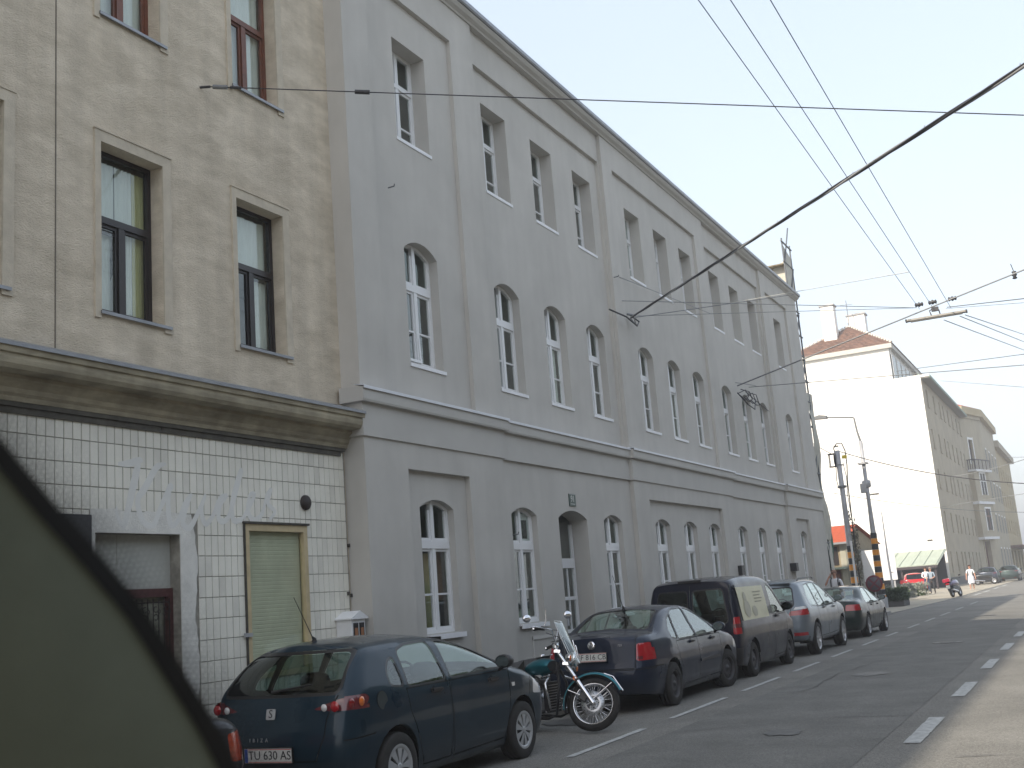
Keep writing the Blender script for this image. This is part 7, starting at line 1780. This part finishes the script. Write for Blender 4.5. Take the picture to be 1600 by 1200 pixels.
# ================================================================== PEOPLE
def person(label, loc, rz, joints, shirt, trousers, shoes, hairm, hh=1.75, sleeve=.5, skirt=None, extra=None):
    t = thing('person', label, 'person', loc, rz)
    J = joints; k = hh / 1.75
    names = list(J); idx = {n: i for i, n in enumerate(names)}
    edges = [('pelvis', 'belly'), ('belly', 'chest'), ('chest', 'neck'), ('neck', 'jaw'), ('jaw', 'crown')]
    for s_ in 'lr': edges += [('chest', 'sh' + s_), ('sh' + s_, 'el' + s_), ('el' + s_, 'wr' + s_), ('wr' + s_, 'ha' + s_), ('pelvis', 'hip' + s_), ('hip' + s_, 'kn' + s_), ('kn' + s_, 'an' + s_), ('an' + s_, 'to' + s_)]
    RR = dict(pelvis=.145, belly=.135, chest=.155, neck=.055, jaw=.078, crown=.088, sh=.062, el=.045, wr=.030, ha=.038, hip=.098, kn=.062, an=.042, to=.038)
    me = bpy.data.meshes.new('body'); me.from_pydata([Vector(J[n]) * k for n in names], [(idx[a], idx[b]) for a, b in edges], []); o = bpy.data.objects.new('tmp', me); COL.objects.link(o)
    md = o.modifiers.new('s', 'SKIN'); md.use_smooth_shade = True; md.branch_smoothing = .6
    for n in names:
        r_ = RR.get(n, RR.get(n[:-1])) * k; v = me.skin_vertices[0].data[idx[n]]; v.radius = (r_, r_ * (.68 if n in ('chest', 'belly', 'pelvis') else 1)); v.use_root = n == 'pelvis'
    s2_ = o.modifiers.new('u', 'SUBSURF'); s2_.levels = 2; s2_.render_levels = 2
    dg = bpy.context.evaluated_depsgraph_get(); m2_ = bpy.data.meshes.new_from_object(o.evaluated_get(dg)); bpy.data.objects.remove(o)
    m2_.materials.clear(); [m2_.materials.append(q) for q in (skin, shirt, trousers, shoes)]
    P = {n: Vector(J[n]) * k for n in names}
    def dist(p, a, b):
        a, b = P[a], P[b]; d = b - a; u = max(0, min(1, (p - a).dot(d) / d.length_squared)); return (p - a - d * u).length, u
    for pl_ in m2_.polygons:
        c_ = pl_.center; best = min(((dist(c_, a, b)[0] / (RR.get(a, RR.get(a[:-1])) + .02), a, b, dist(c_, a, b)[1]) for a, b in edges), key=lambda q: q[0]); a, b, u = best[1], best[2], best[3]
        e = (a[:2], b[:2]); mi_ = 1
        if a in ('neck', 'jaw') or (b == 'neck' and u > .78): mi_ = 0
        elif e == ('sh', 'el'): mi_ = 1 if u < sleeve * 2 else 0
        elif e == ('el', 'wr'): mi_ = 1 if sleeve > .9 else 0
        elif e == ('wr', 'ha'): mi_ = 0
        elif a == 'pelvis' and b == 'belly': mi_ = 2 if u < .45 else 1
        elif e == ('pe', 'hi') or e == ('hi', 'kn'): mi_ = 2
        elif e == ('kn', 'an'): mi_ = (2 if u < .9 else 3) if not skirt else 0
        elif e == ('an', 'to'): mi_ = 3
        pl_.material_index = mi_; pl_.use_smooth = True
    link('body', m2_, t)
    hc = (P['jaw'] + P['crown']) / 2 + Vector((0, 0, .02 * k)); fw = (extra or {}).get('face', Vector((0, 1, 0)))
    g = MB(); rows = []
    for i in range(9):
        th = R(8 + 100 * i / 8); rows.append([(hc.x - fw.x * .012 + .104 * k * math.sin(th) * math.cos(a), hc.y - fw.y * .012 + .112 * k * math.sin(th) * math.sin(a), hc.z + .128 * k * math.cos(th) + (.055 if (fw.x * math.cos(a) + fw.y * math.sin(a)) > .35 and i > 4 else 0)) for a in [2 * math.pi * j / 16 for j in range(16)]])
    g.grid(rows, hairm, True, True); g.face(rows[0], hairm); g.build('hair', t)
    fc_ = hc + fw * .085 * k; sdv = Vector((fw.y, -fw.x, 0)); g = MB()
    g.tube([fc_ + Vector((0, 0, .02)), fc_ + fw * .03 + Vector((0, 0, -.03))], [.008, .014], 6, skin); g.build('nose', t)
    for s_ in (-1, 1):
        g = MB(); g.lathe([(.001, -.008), (.012, 0), (.001, .008)], 8, 'y', tuple(fc_ + sdv * s_ * .035 + Vector((0, 0, .015)) - fw * .002), mat('eye_dark', (.03, .02, .02), .3)); g.build('eye', t)
        g = MB(); g.lathe([(.001, -.012), (.022, 0), (.001, .012)], 8, 'x', tuple(hc + sdv * s_ * .098 * k + Vector((0, 0, -.01))), skin); g.build('ear', t)
        # fingers
        hnd = P['ha' + 'lr'[s_ > 0]]; wr_ = P['wr' + 'lr'[s_ > 0]]; d = (hnd - wr_).normalized(); sd2 = d.cross(Vector((0, 1, .2))).normalized()
        g = MB()
        for q in range(4): b0 = hnd + sd2 * (q - 1.5) * .018 + d * .02; g.tube([b0, b0 + d * .035, b0 + d * (.06 + .008 * (q in (1, 2))) + Vector((0, .012, 0))], [.009, .008, .006], 6, skin)
        g.tube([hnd - d * .02 + sd2 * .03, hnd + sd2 * .055 + d * .02], [.010, .007], 6, skin); g.build('fingers', t)
    g = MB(); g.box(-.022, .022, -.004, .004, -.004, .004, mat('lips', (.35, .12, .10), .5)); g.build('mouth', t, fc_ + Vector((0, 0, -.055)) + fw * .004, (0, 0, math.atan2(fw.y, fw.x) - R(90)))
    if skirt:
        g = MB(); rows = []
        for z, r_ in ((1.02, .15), (.9, .185), (.7, .20), (skirt, .215)): rows.append([(r_ * k * 1.08 * math.cos(a) * (1 + .03 * math.sin(5 * a)), r_ * .85 * k * math.sin(a), z * k) for a in [2 * math.pi * j / 20 for j in range(20)]])
        g.grid(rows, trousers, True, True); g.build('skirt', t)
    return t
def pose(arm_l=((.27, 0, 1.12), (.30, .06, .88), (.30, .09, .80)), arm_r=((-.27, 0, 1.12), (-.30, .06, .88), (-.30, .09, .80)), stride=.12, lean=0):
    return dict(pelvis=(0, 0, .95), belly=(0, .01, 1.10), chest=(0, 0 + lean, 1.34), neck=(0, .0 + lean, 1.50), jaw=(0, .02 + lean, 1.59), crown=(0, .01 + lean, 1.68),
        shl=(.19, 0 + lean, 1.41), ell=arm_l[0], wrl=arm_l[1], hal=arm_l[2], shr=(-.19, 0 + lean, 1.41), elr=arm_r[0], wrr=arm_r[1], har=arm_r[2],
        hipl=(.095, 0, .88), knl=(.11, stride * .8, .48), anl=(.11, stride * .5, .08), tol=(.12, stride * .5 + .16, .04), hipr=(-.095, 0, .88), knr=(-.11, -stride * .2, .48), anr=(-.11, -stride, .08), tor=(-.12, -stride + .16, .04))
white_sh = mat('white_shirt', (.72, .73, .76), .9, noise=.06); jeans = mat('blue_jeans', (.04, .06, .13), .9, noise=.2, scale=9); dark_tr = mat('dark_trousers', (.045, .045, .05), .9); grey_sh = mat('grey_blue_shirt', (.27, .33, .40), .9, noise=.1); khaki = mat('khaki_trousers', (.10, .095, .07), .9); shoe = mat('shoe_leather', (.05, .035, .03), .6); shoe_l = mat('shoe_light', (.5, .42, .33), .7)
# man with backpack, phone at his ear, walking towards the camera
mn = person('man in white shirt with black backpack straps holding a phone to his ear', (-8.72, 42.6, .12), R(178), pose(arm_l=((.34, .12, 1.22), (.20, .15, 1.47), (.13, .11, 1.58)), stride=.14), white_sh, khaki, shoe, mat('hair_balding', (.30, .18, .13), .7), 1.78, .5)
g = MB()
for sx in (-.13, .13): g.tube([(sx, -.10, 1.44), (sx, .0, 1.50), (sx, .12, 1.42), (sx * 1.05, .135, 1.25), (sx * 1.15, .05, 1.08)], .024, 6, cable_mat)
g.build('backpack_strap', mn); MB().box(-.17, .17, -.30, -.10, 1.05, 1.45, cable_mat).build('backpack', mn, None, None, .04)
MB().box(.115, .135, .07, .125, 1.52, 1.64, cable_mat).build('phone', mn)
person('woman in white top and jeans in front of the red car', (-10.7, 82.7, .03), R(190), pose(arm_l=((.26, .06, 1.14), (.16, .20, 1.08), (.08, .24, 1.08)), stride=.05), white_sh, jeans, shoe_l, hair_dark, 1.80, .95)
person('man in grey blue shirt and dark trousers beside the woman in jeans', (-10.1, 80.5, .03), R(170), pose(arm_r=((-.26, .06, 1.14), (-.18, .20, 1.05), (-.10, .24, 1.04)), stride=.1), grey_sh, dark_tr, shoe, hair_grey, 1.76, .5)
person('woman in white top and white skirt walking alone past the sand facade', (-7.92, 83.8, .03), R(186), pose(stride=.2), white_sh, mat('white_skirt', (.62, .62, .68), .9, noise=.06), shoe_l, hair_dark, 1.72, .4, skirt=.50)

# ================================================================== CAR THE PICTURE IS TAKEN FROM
own = thing('viewing_car', 'blurred dark windscreen pillar of the car the picture is taken from', 'car', (0, 0, 0))
trim_g = mat('pillar_trim', (.21, .24, .195), .85, noise=.06, scale=20, bump=.1, bscale=300)
def near(px, py, d): r_ = ray(px, py); return Vector((0, 0, CAMH)) + r_.normalized() * d
edge = [(-60, 662), (0, 735), (60, 806), (130, 884), (200, 967), (258, 1058), (303, 1130), (338, 1195), (372, 1275), (405, 1360)]
DE = lambda k: .62 + .012 * k
mb = MB(); rows = []
E_ = [near(x, y, DE(k)) for k, (x, y) in enumerate(edge)]
for k, p in enumerate(E_):
    q = E_[min(k + 1, len(E_) - 1)] - E_[max(k - 1, 0)]; q.normalize(); vd = (p - Vector((0, 0, CAMH))).normalized(); side = q.cross(vd).normalized()
    if side.dot(_r2) > 0: side = -side
    rows.append([p - side * .0 + vd * .05, p, p + side * .03 - vd * .012, p + side * .08 - vd * .02, p + side * .15 - vd * .01, p + side * .24 + vd * .02, p + side * .24 + vd * .10])
mb.grid([r_[1:] for r_ in rows], trim_g); mb.build('pillar_trim', own)
mb = MB(); mb.grid([[r_[1] + (r_[1] - r_[2]) * .33, r_[1] - (r_[0] - r_[1]) * .04] for r_ in rows], mat('frit_black', (.006, .006, .007), .6), False); mb.grid([[r_[1] + (r_[1] - r_[2]) * .33, r_[0] + (r_[1] - r_[2]) * .2, r_[-1]] for r_ in rows], MATS['frit_black']); mb.build('ceramic_band', own)
# screen-printed dots on the edge of the windscreen, each a small disc
dm = MB(); ca = MATS['frit_black']
tot = 0; st_ = .0034
seg = [(E_[i], E_[i + 1], rows[i], rows[i + 1]) for i in range(len(E_) - 1)]
ii = 0
for (a, b, ra, rb) in seg:
    L_ = (b - a).length; n_ = int(L_ / st_)
    for k in range(n_):
        t_ = k / n_; p = a.lerp(b, t_); sv = (ra[1] - ra[2]).lerp(rb[1] - rb[2], t_).normalized(); q = (b - a).normalized(); nrm = sv.cross(q)
        ii += 1
        for j in range(11):
            off = .0115 + j * .0030; c_ = p + sv * off + q * (st_ * .5 if j % 2 else 0); r_ = .00150 * (1 - j / 13)
            dm.face([c_ + (q * math.cos(2 * math.pi * h / 6) + sv * math.sin(2 * math.pi * h / 6)) * r_ for h in range(6)], ca)
tag(dm.build('ceramic_dots', own), kind='stuff')
# the rest of the car's shell that shades the pillar: roof, left side and rear
MB().box(-.62, .62, -2.0, .28, CAMH + .26, CAMH + .30, trim_g).build('roof_lining', own)
MB().box(-.70, -.66, -1.9, .15, .5, CAMH - .25, trim_g).box(-.70, -.62, -.75, -.60, CAMH - .25, CAMH + .26, trim_g).box(-.70, -.64, -1.9, .2, CAMH + .18, CAMH + .28, trim_g).build('door_frame', own)
MB().box(-.66, .66, -2.0, -1.96, .4, CAMH + .2, trim_g).build('rear_wall', own)
